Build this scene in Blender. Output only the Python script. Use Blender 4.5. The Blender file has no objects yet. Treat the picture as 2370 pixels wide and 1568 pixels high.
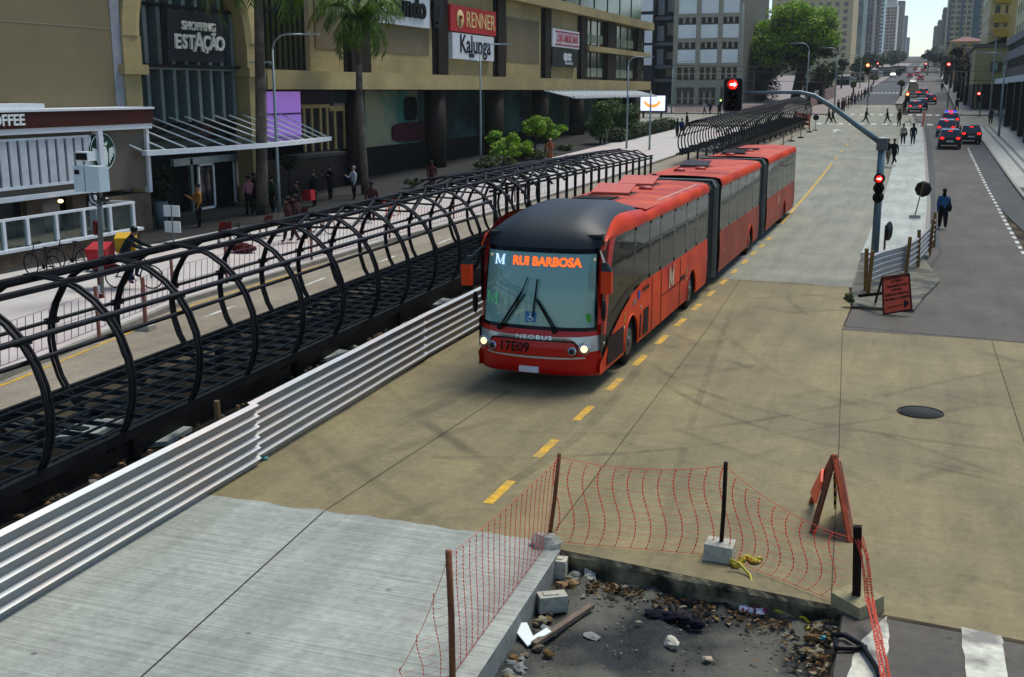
import bpy, math, random
from mathutils import Vector, Matrix
random.seed(7)
R = math.radians
S = bpy.context.scene
COL = S.collection
# ------------------------------------------------------------ camera, world, sun
FPX, CX, CY, CAMZ = 2600.0, 1185.0, 784.0, 5.7
PITCH = math.atan((784-210)/FPX)
YAW = math.atan((2145-CX)/(FPX/math.cos(PITCH)))
cd = bpy.data.cameras.new("camera"); cam = bpy.data.objects.new("camera", cd); COL.objects.link(cam)
cam.location = (0, 0, CAMZ); cam.rotation_euler = (math.pi/2-PITCH, 0, YAW)
cd.sensor_width = 36; cd.lens = FPX/2370*36; cd.clip_end = 6000; cd.clip_start = 0.1
S.camera = cam
w = bpy.data.worlds.new("World"); S.world = w; w.use_nodes = True
nt = w.node_tree; bg = nt.nodes['Background']
sky = nt.nodes.new('ShaderNodeTexSky'); sky.sky_type = 'NISHITA'; sky.sun_disc = False
SUN_EL, SUN_AZ = 62, 22          # azimuth clockwise from +Y
sky.sun_elevation = R(SUN_EL); sky.sun_rotation = R(SUN_AZ)
sky.air_density = 1.0; sky.dust_density = .5; sky.ozone_density = 2.6
nt.links.new(sky.outputs[0], bg.inputs[0]); bg.inputs[1].default_value = 0.062
sl = bpy.data.lights.new("sun", 'SUN'); sl.energy = 1.5; sl.angle = R(26); sl.color = (1, .95, .86)
so = bpy.data.objects.new("sun", sl); COL.objects.link(so)
d = Vector((math.sin(R(SUN_AZ))*math.cos(R(SUN_EL)), math.cos(R(SUN_AZ))*math.cos(R(SUN_EL)), math.sin(R(SUN_EL))))
so.rotation_euler = d.to_track_quat('Z', 'Y').to_euler(); so.location = (0, 0, 60)
S.view_settings.view_transform = 'Standard'; S.view_settings.look = 'None'
S.view_settings.exposure = 1.45; S.view_settings.gamma = 1
S.render.engine = 'CYCLES'
S.cycles.max_bounces = 6; S.cycles.transparent_max_bounces = 12; S.cycles.volume_bounces = 0

# ------------------------------------------------------------ measuring helpers (photo position -> real point)
FW = Vector((-math.sin(YAW)*math.cos(PITCH), math.cos(YAW)*math.cos(PITCH), -math.sin(PITCH)))
RT = Vector((math.cos(YAW), math.sin(YAW), 0)); UPV = RT.cross(FW)
CAM = Vector((0, 0, CAMZ))
def gz(Y):
    if Y < 45: return 0.
    if Y < 75: return .03*(Y-45)**2/60
    return .45+.03*(Y-75)
def ray(px, py): return (FW*FPX+RT*(px-CX)-UPV*(py-CY)).normalized()
def G(px, py, h=0.):
    dd = ray(px, py); t = 2.
    f = lambda t: (CAM+dd*t).z-gz((CAM+dd*t).y)-h
    while f(t) > 0 and t < 4000: t *= 1.01
    lo, hi = t/1.01, t
    for _ in range(30):
        m = (lo+hi)/2
        if f(m) > 0: lo = m
        else: hi = m
    return CAM+dd*hi
def OX(px, py, X):
    dd = ray(px, py); return CAM+dd*(X/dd.x)
def OY(px, py, Y):
    dd = ray(px, py); return CAM+dd*(Y/dd.y)

# ------------------------------------------------------------ materials
def lin(c):
    o = []
    for v in c[:3]:
        v /= 255.; o.append(v/12.92 if v < .04045 else ((v+.055)/1.055)**2.4)
    return tuple(o)+(1,)
MATS = {}
KEEPC = ('mesh', 'white', 'paving', 'paint', 'galvan', 'cabinet', 'pale_', 'concrete_block', 'sign', 'letters', 'plate', 'lintel', 'silver', 'slab', 'canopy')
def mat(name, c, rough=.6, metal=0., var=.18, vs=2., emit=0., bump=0., streak=None, c2=None, spec=.5, c2s=None, joints=None):
    if name in MATS: return MATS[name]
    m = bpy.data.materials.new(name); m.use_nodes = True; MATS[name] = m
    n = m.node_tree; b = n.nodes['Principled BSDF']; L = n.links.new
    b.inputs['Roughness'].default_value = rough; b.inputs['Metallic'].default_value = metal
    b.inputs['Specular IOR Level'].default_value = spec
    k_ = 1. if emit or any(q in name for q in KEEPC) else .82     # surfaces a little darker than first measured
    c = tuple(v*k_ for v in c); c2 = tuple(v*k_ for v in c2) if c2 is not None else None
    if not emit and sum(c) < 190 and 'glass' not in name and 'window' not in name:
        b.inputs['Specular IOR Level'].default_value = spec*.35; c = tuple(v*.74 for v in c)
    base = lin(c)
    if emit:
        b.inputs['Base Color'].default_value = base
        b.inputs['Emission Color'].default_value = base; b.inputs['Emission Strength'].default_value = emit
        return m
    tc = n.nodes.new('ShaderNodeTexCoord'); geo = n.nodes.new('ShaderNodeNewGeometry')
    src = geo.outputs['Position']
    if streak:
        mp = n.nodes.new('ShaderNodeMapping'); mp.inputs['Scale'].default_value = streak
        L(src, mp.inputs[0]); src2 = mp.outputs[0]
    else: src2 = src
    no = n.nodes.new('ShaderNodeTexNoise'); no.inputs['Scale'].default_value = vs; no.inputs['Detail'].default_value = 6
    no.inputs['Roughness'].default_value = .65
    L(src2, no.inputs['Vector'])
    rp = n.nodes.new('ShaderNodeValToRGB')
    rp.color_ramp.elements[0].position = .3; rp.color_ramp.elements[1].position = .7
    lo = tuple(x*(1-var) for x in base[:3])+(1,); hi = tuple(min(1, x*(1+var)) for x in base[:3])+(1,)
    rp.color_ramp.elements[0].color = lo; rp.color_ramp.elements[1].color = hi
    L(no.outputs[0], rp.inputs[0]); out = rp.outputs[0]
    if c2 is not None:
        n2 = n.nodes.new('ShaderNodeTexNoise'); n2.inputs['Scale'].default_value = c2s or vs*.12; n2.inputs['Detail'].default_value = 4
        L(src, n2.inputs['Vector'])
        r2 = n.nodes.new('ShaderNodeValToRGB'); r2.color_ramp.elements[0].position = .42; r2.color_ramp.elements[1].position = .62
        L(n2.outputs[0], r2.inputs[0])
        mx = n.nodes.new('ShaderNodeMixRGB'); L(r2.outputs[0], mx.inputs[0]); L(out, mx.inputs[1]); mx.inputs[2].default_value = lin(c2)
        out = mx.outputs[0]
    if joints:   # fine dark joint lines of slabs or panels: (axis vector scale, mortar size, row height, brick width)
        br = n.nodes.new('ShaderNodeTexBrick'); mp2 = n.nodes.new('ShaderNodeMapping')
        mp2.inputs['Rotation'].default_value = joints.get('rot', (0, 0, 0)); L(src, mp2.inputs[0]); L(mp2.outputs[0], br.inputs['Vector'])
        br.inputs['Scale'].default_value = 1; br.inputs['Mortar Size'].default_value = joints.get('m', .01)
        br.inputs['Brick Width'].default_value = joints['w']; br.inputs['Row Height'].default_value = joints['h']
        br.offset = joints.get('off', 0); br.inputs['Color1'].default_value = (1, 1, 1, 1)
        v = joints.get('v', .9); br.inputs['Color2'].default_value = (v, v, v, 1)
        k = joints.get('k', .45); br.inputs['Mortar'].default_value = (k, k, k, 1)
        mj = n.nodes.new('ShaderNodeMixRGB'); mj.blend_type = 'MULTIPLY'; mj.inputs[0].default_value = 1
        L(out, mj.inputs[1]); L(br.outputs[0], mj.inputs[2]); out = mj.outputs[0]
    L(out, b.inputs['Base Color'])
    if bump:
        bp = n.nodes.new('ShaderNodeBump'); bp.inputs['Strength'].default_value = bump; bp.inputs['Distance'].default_value = .03
        nb = n.nodes.new('ShaderNodeTexNoise'); nb.inputs['Scale'].default_value = vs*4; nb.inputs['Detail'].default_value = 8
        L(src2, nb.inputs['Vector']); L(nb.outputs[0], bp.inputs['Height']); L(bp.outputs[0], b.inputs['Normal'])
    return m

def road_mat(name, c, cs, tracks=True, ang=.5, broom=False):
    """worn concrete: blotches, fine grain, brushed streaks and curved tyre marks"""
    m = bpy.data.materials.new(name); m.use_nodes = True; MATS[name] = m
    n = m.node_tree; b = n.nodes['Principled BSDF']; L = n.links.new
    b.inputs['Roughness'].default_value = .82; b.inputs['Specular IOR Level'].default_value = .3
    geo = n.nodes.new('ShaderNodeNewGeometry'); P = geo.outputs['Position']
    def noise(sc, scale3=(1, 1, 1), det=6, rot=0, rough=.6):
        mp = n.nodes.new('ShaderNodeMapping'); mp.inputs['Scale'].default_value = scale3; mp.inputs['Rotation'].default_value = (0, 0, rot)
        L(P, mp.inputs[0]); t = n.nodes.new('ShaderNodeTexNoise'); t.inputs['Scale'].default_value = sc; t.inputs['Detail'].default_value = det
        t.inputs['Roughness'].default_value = rough
        L(mp.outputs[0], t.inputs['Vector']); return t.outputs[0]
    def ramp(v, a, b_, ca, cb):
        r = n.nodes.new('ShaderNodeValToRGB'); r.color_ramp.elements[0].position = a; r.color_ramp.elements[1].position = b_
        r.color_ramp.elements[0].color = ca; r.color_ramp.elements[1].color = cb; L(v, r.inputs[0]); return r.outputs[0]
    def mul(a, b_, f=1.):
        x = n.nodes.new('ShaderNodeMixRGB'); x.blend_type = 'MULTIPLY'; x.inputs[0].default_value = f; L(a, x.inputs[1]); L(b_, x.inputs[2]); return x.outputs[0]
    W = (1, 1, 1, 1)
    def g(v): return (v, v, v, 1)
    out = ramp(noise(.35, det=5), .35, .65, lin(c), lin(cs))
    out = mul(out, ramp(noise(9, det=8), .3, .7, g(.82), g(1.08)))
    out = mul(out, ramp(noise(1.1, (1, .25, 1), rot=ang), .35, .6, g(.8), W))
    out = mul(out, ramp(noise(60, det=3), .3, .45, g(.8), W), .4)
    out = mul(out, ramp(noise(2.2, (.12, 1.6, 1), rot=-.12), .35, .7, g(.93), g(1.04)))
    out = mul(out, ramp(noise(.9, (3, .18, 1), det=3), .3, .55, g(.86), W))
    out = mul(out, ramp(noise(3.5, det=10, rough=.75), .36, .5, g(.88), W))
    vr = n.nodes.new('ShaderNodeTexVoronoi'); vr.inputs['Scale'].default_value = 1.3; L(P, vr.inputs[0]); out = mul(out, ramp(vr.outputs[0], .02, .06, g(.45), W))
    if broom: out = mul(out, ramp(noise(1.0, (.35, 22, 1), det=4, rot=.03), .38, .6, g(.8), g(1.06)))
    if tracks:
        for cx, cy, sc, dist in ((9, 34, 1.5, 1.2), (-20, 2, 1.1, 1.5), (14, 8, 1.3, .9)):
            mp = n.nodes.new('ShaderNodeMapping'); mp.inputs['Location'].default_value = (-cx, -cy, 0); L(P, mp.inputs[0])
            wv = n.nodes.new('ShaderNodeTexWave'); wv.wave_type = 'RINGS'; wv.rings_direction = 'Z'
            wv.inputs['Scale'].default_value = .11*sc; wv.inputs['Distortion'].default_value = dist; wv.inputs['Detail'].default_value = 2
            L(mp.outputs[0], wv.inputs[0])
            t = ramp(wv.outputs[1], .955, .995, W, g(.78))
            msk = ramp(noise(.22, det=2), .5, .62, g(0), W)
            x = n.nodes.new('ShaderNodeMixRGB'); x.blend_type = 'MULTIPLY'; L(msk, x.inputs[0]); L(out, x.inputs[1]); L(t, x.inputs[2]); out = x.outputs[0]
    L(out, b.inputs['Base Color'])
    bp = n.nodes.new('ShaderNodeBump'); bp.inputs['Strength'].default_value = .25; bp.inputs['Distance'].default_value = .02
    L(noise(14, det=8), bp.inputs['Height']); L(bp.outputs[0], b.inputs['Normal'])
    return m

def glass_mat(name, c, mixf=.45, rough=.04, tint=(.75, .85, .85)):
    m = bpy.data.materials.new(name); m.use_nodes = True; MATS[name] = m
    n = m.node_tree; b = n.nodes['Principled BSDF']; L = n.links.new
    b.inputs['Base Color'].default_value = lin(c); b.inputs['Roughness'].default_value = rough; b.inputs['Specular IOR Level'].default_value = .35 if sum(c) < 60 else .7
    ge = n.nodes.new('ShaderNodeNewGeometry'); nz = n.nodes.new('ShaderNodeTexNoise'); nz.inputs['Scale'].default_value = 1.6; L(ge.outputs['Position'], nz.inputs['Vector'])
    bp = n.nodes.new('ShaderNodeBump'); bp.inputs['Strength'].default_value = .06; bp.inputs['Distance'].default_value = .04; L(nz.outputs[0], bp.inputs['Height']); L(bp.outputs[0], b.inputs['Normal'])
    tr = n.nodes.new('ShaderNodeBsdfTransparent'); tr.inputs[0].default_value = tint+(1,)
    mx = n.nodes.new('ShaderNodeMixShader'); mx.inputs[0].default_value = mixf
    L(b.outputs[0], mx.inputs[1]); L(tr.outputs[0], mx.inputs[2]); L(mx.outputs[0], n.nodes['Material Output'].inputs[0])
    return m

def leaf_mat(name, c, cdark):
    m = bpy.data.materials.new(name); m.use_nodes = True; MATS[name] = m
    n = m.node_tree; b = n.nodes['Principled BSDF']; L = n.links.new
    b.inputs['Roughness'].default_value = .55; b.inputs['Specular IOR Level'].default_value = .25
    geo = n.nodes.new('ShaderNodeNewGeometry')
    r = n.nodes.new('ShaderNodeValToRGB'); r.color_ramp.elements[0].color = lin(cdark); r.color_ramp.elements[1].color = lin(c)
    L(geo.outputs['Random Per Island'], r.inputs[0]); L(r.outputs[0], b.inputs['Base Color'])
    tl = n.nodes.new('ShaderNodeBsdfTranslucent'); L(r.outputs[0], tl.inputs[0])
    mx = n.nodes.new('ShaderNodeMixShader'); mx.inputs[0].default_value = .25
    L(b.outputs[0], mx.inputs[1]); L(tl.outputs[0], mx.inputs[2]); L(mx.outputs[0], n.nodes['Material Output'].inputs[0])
    return m

steel = mat('black_steel', (13, 17, 24), .5, .0, .5, 9, spec=.5, c2=(30, 32, 34), c2s=1.7)
steel2 = mat('grating_steel', (50, 64, 70), .5, .0, .5, 5, spec=.4)
galv = mat('galvanised_sheet', (150, 154, 154), .5, .75, .08, 2.5, c2=(158, 154, 150), c2s=.8)
lampm = mat('lamp_post_paint', (128, 146, 150), .45, .3, .1)
blk = mat('black_plastic', (14, 15, 17), .5, 0, .2)
rubber = mat('rubber', (18, 18, 19), .85)
wood = mat('raw_timber', (118, 88, 48), .8, 0, .35, 12)
woodd = mat('rusty_stake', (128, 72, 38), .85, 0, .4, 20)
orange = mat('orange_sign_paint', (230, 84, 30), .55, 0, .15)
netm = mat('orange_mesh', (212, 94, 62), .6, 0, .15)
_n = netm.node_tree; _t = _n.nodes.new('ShaderNodeBsdfTranslucent'); _t.inputs[0].default_value = lin((240, 90, 50)); _m = _n.nodes.new('ShaderNodeMixShader'); _m.inputs[0].default_value = .5
_n.links.new(_n.nodes['Principled BSDF'].outputs[0], _m.inputs[1]); _n.links.new(_t.outputs[0], _m.inputs[2]); _n.links.new(_m.outputs[0], _n.nodes['Material Output'].inputs[0])
blockm = mat('concrete_block', (160, 158, 142), .9, 0, .25, 14, bump=.5)
white = mat('white_paint', (205, 212, 210), .5, 0, .08)
offw = mat('off_white', (176, 180, 174), .6, 0, .12)
dglass = mat('dark_glass', (16, 22, 26), .08, 0, .3, .6, spec=.9)
dgl2 = mat('green_black_glass', (14, 24, 24), .12, 0, .5, .3, spec=.8)
skin = mat('skin', (150, 104, 80), .6, 0, .08)
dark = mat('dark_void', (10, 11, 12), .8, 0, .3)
redl = mat('red_lamp_glow', (255, 26, 16), emit=.9)
whit = mat('lamp_core_glow', (255, 214, 150), emit=.75)
ambl = mat('amber_lamp_glow', (255, 130, 10), emit=1.1)
grnl = mat('green_lamp_glow', (40, 230, 60), emit=1)

# ------------------------------------------------------------ mesh builder
class MB:
    def __init__(s): s.v = []; s.f = []; s.m = []; s.mats = []; s.cur = 0; s.sm = []
    def use(s, m):
        if m not in s.mats: s.mats.append(m)
        s.cur = s.mats.index(m); return s
    def add(s, vs, fs, smooth=False):
        o = len(s.v); s.v += [tuple(v) for v in vs]
        for f in fs: s.f.append(tuple(i+o for i in f)); s.m.append(s.cur); s.sm.append(smooth)
        return s
    def box(s, x0, x1, y0, y1, z0, z1):
        v = [(x, y, z) for z in (z0, z1) for y in (y0, y1) for x in (x0, x1)]
        return s.add(v, [(0, 2, 3, 1), (4, 5, 7, 6), (0, 1, 5, 4), (2, 6, 7, 3), (0, 4, 6, 2), (1, 3, 7, 5)])
    def hexa(s, b4, t4):
        return s.add(list(b4)+list(t4), [(3, 2, 1, 0), (4, 5, 6, 7), (0, 1, 5, 4), (1, 2, 6, 5), (2, 3, 7, 6), (3, 0, 4, 7)])
    def bar(s, p, q, wx, wy=None):
        """square bar between two points"""
        wy = wy or wx; p = Vector(p); q = Vector(q); t = (q-p)
        if t.length < 1e-6: return s
        t.normalize(); up = Vector((0, 0, 1)) if abs(t.z) < .95 else Vector((0, 1, 0))
        a = t.cross(up).normalized()*wx/2; b = t.cross(a).normalized()*wy/2
        return s.hexa([p-a-b, p+a-b, p+a+b, p-a+b], [q-a-b, q+a-b, q+a+b, q-a+b])
    def tube(s, pts, r, n=8, cap=True, rs=None):
        pts = [Vector(p) for p in pts]; vs = []; fs = []; K = len(pts); pa = None
        for i, p in enumerate(pts):
            t = (pts[min(i+1, K-1)]-pts[max(i-1, 0)]).normalized()
            if pa is None: pa = t.cross(Vector((0, 0, 1)) if abs(t.z) < .9 else Vector((0, 1, 0))).normalized()
            a = (pa-t*pa.dot(t)).normalized(); pa = a; b = t.cross(a); rr = rs[i] if rs else r
            for k in range(n):
                g = 2*math.pi*k/n; vs.append(p+a*math.cos(g)*rr+b*math.sin(g)*rr)
        for i in range(K-1):
            for k in range(n):
                k2 = (k+1) % n; fs.append((i*n+k, i*n+k2, (i+1)*n+k2, (i+1)*n+k))
        if cap: fs.append(tuple(range(n-1, -1, -1))); fs.append(tuple((K-1)*n+k for k in range(n)))
        return s.add(vs, fs, True)
    def disc(s, c, ax, r, t, n=20, r2=None):
        c = Vector(c); ax = Vector(ax).normalized(); return s.tube([c-ax*t/2, c+ax*t/2], r, n, rs=[r, r if r2 is None else r2])
    def ring(s, c, ax, R_, r, n=20, k=6):
        c = Vector(c); ax = Vector(ax).normalized(); a = ax.orthogonal().normalized(); b = ax.cross(a); vs = []; fs = []
        for i in range(n):
            g = 2*math.pi*i/n; u = a*math.cos(g)+b*math.sin(g)
            for j in range(k):
                h = 2*math.pi*j/k; vs.append(c+u*(R_+r*math.cos(h))+ax*r*math.sin(h))
        for i in range(n):
            for j in range(k):
                fs.append((i*k+j, ((i+1) % n)*k+j, ((i+1) % n)*k+(j+1) % k, i*k+(j+1) % k))
        return s.add(vs, fs, True)
    def prism(s, pts, off):
        """polygon pts (3D, planar) extruded by vector off"""
        n = len(pts); off = Vector(off); P = [Vector(p) for p in pts]
        return s.add(P+[p+off for p in P], [tuple(range(n-1, -1, -1)), tuple(range(n, 2*n))]+[(i, (i+1) % n, (i+1) % n+n, i+n) for i in range(n)])
    def blob(s, c, rx, ry, rz, seed=0, jit=.25, n=7, m=5):
        rnd = random.Random(seed); vs = [(c[0], c[1], c[2]-rz)]; fs = []
        for i in range(1, m):
            ph = math.pi*i/m
            for k in range(n):
                th = 2*math.pi*k/n; q = 1+rnd.uniform(-jit, jit)
                vs.append((c[0]+rx*q*math.sin(ph)*math.cos(th), c[1]+ry*q*math.sin(ph)*math.sin(th), c[2]-rz*q*math.cos(ph)))
        vs.append((c[0], c[1], c[2]+rz)); T = len(vs)-1
        for k in range(n): fs.append((0, 1+(k+1) % n, 1+k)); fs.append((T, T-n+k, T-n+(k+1) % n))
        for i in range(m-2):
            for k in range(n):
                a = 1+i*n+k; b = 1+i*n+(k+1) % n; fs.append((a, b, b+n, a+n))
        return s.add(vs, fs)
    def build(s, name, m=None, parent=None, **kw):
        me = bpy.data.meshes.new(name); me.from_pydata(s.v, [], s.f)
        ml = s.mats if (s.mats and m is None) else [m]
        for q in ml: me.materials.append(q)
        if len(ml) > 1: me.polygons.foreach_set('material_index', s.m)
        me.polygons.foreach_set('use_smooth', s.sm); me.update()
        return link(bpy.data.objects.new(name, me), parent, **kw)
def link(o, parent=None, **kw):
    COL.objects.link(o)
    if parent: o.parent = parent
    for k, v in kw.items(): o[k] = v
    return o
def thing(name, label, cat, loc=(0, 0, 0), rz=0, group=None):
    o = bpy.data.objects.new(name, None); COL.objects.link(o); o.location = loc; o.rotation_euler = (0, 0, rz)
    o.empty_display_size = .2
    o['label'] = label; o['category'] = cat
    if group: o['group'] = group
    return o
def tag(o, label, cat, group=None):
    o['label'] = label; o['category'] = cat
    if group: o['group'] = group
    return o
def kids(o): return [c for c in bpy.data.objects if c.parent == o]
def dup(o, loc, rz=None, label=None, parent=None, sc=None):
    def cp(x, par):
        c = x.copy(); COL.objects.link(c); c.parent = par
        for ch in KID.get(x.name, []): cp(ch, c)
        return c
    global KID
    KID = {}
    for x in bpy.data.objects:
        if x.parent: KID.setdefault(x.parent.name, []).append(x)
    r = cp(o, parent); r.location = loc
    if rz is not None: r.rotation_euler = (0, 0, rz)
    if sc: r.scale = (sc,)*3
    if label: r['label'] = label
    return r
def text(s, size, m, o, name, parent, ax=(0, 1, 0), up=(0, 0, 1), ext=.01, sx=1., bold=0., space=1.):
    """letters as a real mesh, origin o = centre"""
    cu = bpy.data.curves.new(name, 'FONT'); cu.body = s; cu.size = size; cu.extrude = ext; cu.align_x = 'CENTER'; cu.align_y = 'CENTER'
    cu.offset = bold; cu.resolution_u = 3; cu.space_character = space
    t = bpy.data.objects.new(name, cu); me = bpy.data.meshes.new_from_object(t)
    bpy.data.objects.remove(t); bpy.data.curves.remove(cu)
    a = Vector(ax).normalized(); u = Vector(up).normalized(); nn = a.cross(u)
    M = Matrix(((a.x*sx, u.x, nn.x, o[0]), (a.y*sx, u.y, nn.y, o[1]), (a.z*sx, u.z, nn.z, o[2]), (0, 0, 0, 1)))
    me.transform(M); me.materials.clear(); me.materials.append(m)
    return link(bpy.data.objects.new(name, me), parent)
def serif_m(h, m, o, name, parent, ax=(0, 1, 0), t=.006):
    mb = MB(); w_ = h*.5; st = h*.14
    def P(x, z): return Vector(o)+Vector(ax)*x+Vector((0, 0, z))
    off = Vector(ax).cross(Vector((0, 0, 1)))*t
    for pts in ([(-w_, -h/2), (-w_+st, -h/2), (-w_+st, h/2), (-w_, h/2)], [(w_-st*1.4, -h/2), (w_, -h/2), (w_, h/2), (w_-st*1.4, h/2)], [(-w_, h/2), (-w_+st*1.5, h/2), (st*.5, -h*.42), (-st*.4, -h*.42)], [(w_-st, h/2), (w_, h/2), (st*.4, -h*.42), (-st*.1, -h*.42)], [(-w_-st*.7, -h/2), (-w_+st*1.7, -h/2), (-w_+st*1.7, -h*.44), (-w_-st*.7, -h*.44)], [(w_-st*2.2, -h/2), (w_+st*.7, -h/2), (w_+st*.7, -h*.44), (w_-st*2.2, -h*.44)], [(-w_-st*.7, h*.44), (-w_+st, h*.44), (-w_+st, h/2), (-w_-st*.7, h/2)], [(w_-st, h*.44), (w_+st*.7, h*.44), (w_+st*.7, h/2), (w_-st, h/2)]):
        mb.prism([P(*q) for q in pts], off)
    return mb.build(name, m, parent)
def struct(o): o['kind'] = 'structure'; return o

# ============================================================ GROUND
def ribbon(name, tab, zoff, m, th=0., step=4.):
    """surface strip following the street's rise; tab = [(Y, xleft, xright)]"""
    mb = MB(); rows = []
    for (y0, a0, b0), (y1, a1, b1) in zip(tab[:-1], tab[1:]):
        k = max(1, int((y1-y0)/step)) if y1 > 45 else 1
        for i in range(k):
            t = i/k; rows.append((y0+(y1-y0)*t, a0+(a1-a0)*t, b0+(b1-b0)*t))
    rows.append(tab[-1])
    vs = []
    for y, a, b in rows:
        z = gz(y)+zoff; vs += [(a, y, z), (b, y, z)]
    fs = [(2*i, 2*i+1, 2*i+3, 2*i+2) for i in range(len(rows)-1)]
    n = len(vs)
    if th:
        vs += [(x, y, z-th) for x, y, z in vs]
        for i in range(len(rows)-1):
            a = 2*i; fs += [(a, a+2, a+2+n, a+n), (a+1, a+1+n, a+3+n, a+3)]
        fs += [(0, n, n+1, 1), (n-2, n-1, 2*n-1, 2*n-2)]
    mb.add(vs, fs); return struct(mb.build(name, m))
def poly(name, pts, z, m):
    mb = MB(); mb.add([(x, y, z) for x, y in pts], [tuple(range(len(pts)))]); return struct(mb.build(name, m))

earth = mat('dark_earth', (58, 52, 42), .95, 0, .45, 3, bump=.6, c2=(96, 84, 62), c2s=.5)
fargr = mat('far_ground', (74, 74, 66), .95, 0, .25, .05)
PA, PB, PC, PD = (-3.95, 12.78), (-.45, 12.3), (-.45, 3), (-3.45, 3)
mb = MB()
near = [[(-700, -60), (700, -60), (700, 3), (PC[0], 3), (PD[0], 3), (-700, 3)],
        [(-700, 3), (PD[0], 3), PA, (-700, 12.78)], [(PC[0], 3), (700, 3), (700, 12.3), PB],
        [(-700, 12.78), PA, PB, (700, 12.3), (700, 14), (-700, 14)]]
for p in near: mb.add([(x, y, 0) for x, y in p], [tuple(range(len(p)))])
ys = [14, 30, 45]+[45+5*i for i in range(1, 40)]+[300, 500, 900, 1500, 2600]
mb.add([(x, y, gz(y)-(.03 if y > 40 else 0)) for y in ys for x in (-700, 700)], [(2*i, 2*i+1, 2*i+3, 2*i+2) for i in range(len(ys)-1)])
struct(mb.build('ground', earth))
conc_new = road_mat('new_concrete', (150, 156, 146), (164, 168, 156), tracks=False, broom=True)
conc_old = road_mat('old_concrete', (138, 126, 90), (118, 109, 81))
conc_gry = road_mat('grey_concrete', (142, 142, 124), (126, 128, 114), tracks=False)
conc_lt = road_mat('median_concrete', (176, 182, 172), (160, 166, 156), tracks=False)
conc_lft = road_mat('busway_concrete', (132, 122, 104), (146, 138, 120), tracks=False)
asph = road_mat('brown_asphalt', (92, 87, 78), (78, 75, 68), tracks=False)
asphd = road_mat('fresh_asphalt', (56, 61, 62), (66, 69, 68), tracks=False)
paving = mat('plaza_paving', (170, 168, 162), .8, 0, .12, .8, c2=(178, 166, 160), c2s=.15, joints=dict(w=1.2, h=1.2, m=.012, k=.8, v=.96))
pavl = mat('kerb_stone', (150, 146, 134), .85, 0, .2, 3)
rnd = random.Random(3)
edge = [(-9.6, 12.96)]+[(-9.6+5.6*i/22, 12.96+rnd.uniform(-.05, .05)) for i in range(1, 22)]+[PA]
poly('new_concrete_slab', [(-9.6, 3), PD, PA]+edge[::-1][1:], .004, conc_new)
poly('concrete_intersection', edge[:-1]+[PA, PB, (1.4, 12.12), (4, 11.95), (16, 11.2), (16, 27.0), (2.6, 27.83), (-1.52, 28.35), (-1.5, 31), (-1.75, 34.35)]+[(-1.75-(8.3*i/12), 34.4+rnd.uniform(-.2, .25)+.06*i) for i in range(1, 13)], .004, conc_old)
ribbon('busway_lanes', [(34.3, -10.2, -1.6), (41, -10.4, -1.7), (60, -10.9, -1.4), (100, -11.3, -1.1), (126, -11.6, -.6), (127, -60, 40), (149, -60, 40), (150, -11, -3), (180, -11, -4.3)], .002, conc_gry)
poly('crossing_asphalt', [(PC[0], 3), (14, 3), (14, 11.1), (4, 11.9), (1.4, 12.07), PB], .004, asph)
poly('slab_joint_gap', [(-.45, 12.3), (1.4, 12.12), (4, 11.95), (10, 11.55), (10, 11.5), (4, 11.88), (1.4, 12.05), (-.45, 12.22)], .009, earth)  # flat earth-coloured strip along the slab joint
ribbon('street_asphalt', [(27.9, -1.5, 16), (31, -1.45, 9), (41, .2, 3.75), (60, .45, 3.8), (100, .1, 3.6), (126, -.25, 3.4), (181, -3.3, 3.6), (400, -3.6, 3.4), (900, -3.6, 3.4)], .008, asph)
ribbon('fresh_asphalt_lane', [(30, 4.9, 9), (36, 4.5, 6.2), (44, 4.15, 5.6), (50, 4.2, 5.4), (60, 3.75, 5.2), (80, 3.7, 5.0), (100, 3.6, 4.9), (126, 3.4, 4.6)], .012, asphd)
ribbon('asphalt_patch_strip', [(38, .3, .5), (43, .88, .95), (48, .45, .9), (55, .4, .8), (75, .3, .9), (100, .05, .7), (126, -.2, .5)], .012, asphd)
ribbon('far_busway_asphalt', [(180.5, -11, -4.4), (300, -11.2, -4.6), (900, -11.4, -4.8)], .006, asphd)
ribbon('median', [(41, -1.75, .3), (60, -1.7, .42), (100, -1.9, .1), (126, -2.1, -.25)], .14, conc_lt, .14)
ribbon('median_kerb', [(41, .3, .48), (60, .42, .6), (100, .1, .28), (126, -.25, -.07)], .155, pavl, .155)
ribbon('far_median', [(181, -4.3, -3.3), (400, -4.6, -3.6), (900, -4.8, -3.8)], .15, pavl, .15)
ribbon('broken_median', [(30.8, -1.45, 0.1), (33, -1.6, .35), (36, -1.65, .8), (41, -1.72, .3)], .09, mat('broken_concrete', (120, 120, 100), .9, 0, .4, 4, bump=.8, c2=(66, 66, 60), c2s=1.3), .09)
LS = [(3, -17.1), (17, -17.2), (22, -18.1), (25.6, -18.8), (39, -19.1), (60, -18.8), (78, -18.1), (100, -17.3), (121, -16.6)]
ribbon('plaza_pavement', [(y, -60, x) for y, x in LS], .13, paving, .13)
ribbon('arcade_shade_strip', [(y, -60, -26.6 if y < 70 else -26.6+(y-70)*.04) for y, x in LS], .136, mat('arcade_shade_tone', (66, 66, 64), .8, 0, .2, 1.5, joints=dict(w=.6, h=.6, m=.012, k=.7, v=.85)))  # darker strip paints in the shade under the ledge and canopy
ribbon('plaza_kerb', [(y, x, x+.16) for y, x in LS], .135, pavl, .135)
ribbon('left_busway', [(y, x+.16, -15.1-.045*(y-13)*(1 if y < 60 else .2)-(2.1 if y >= 60 else 0)*0) for y, x in LS[:6]], .006, conc_lft)
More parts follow.
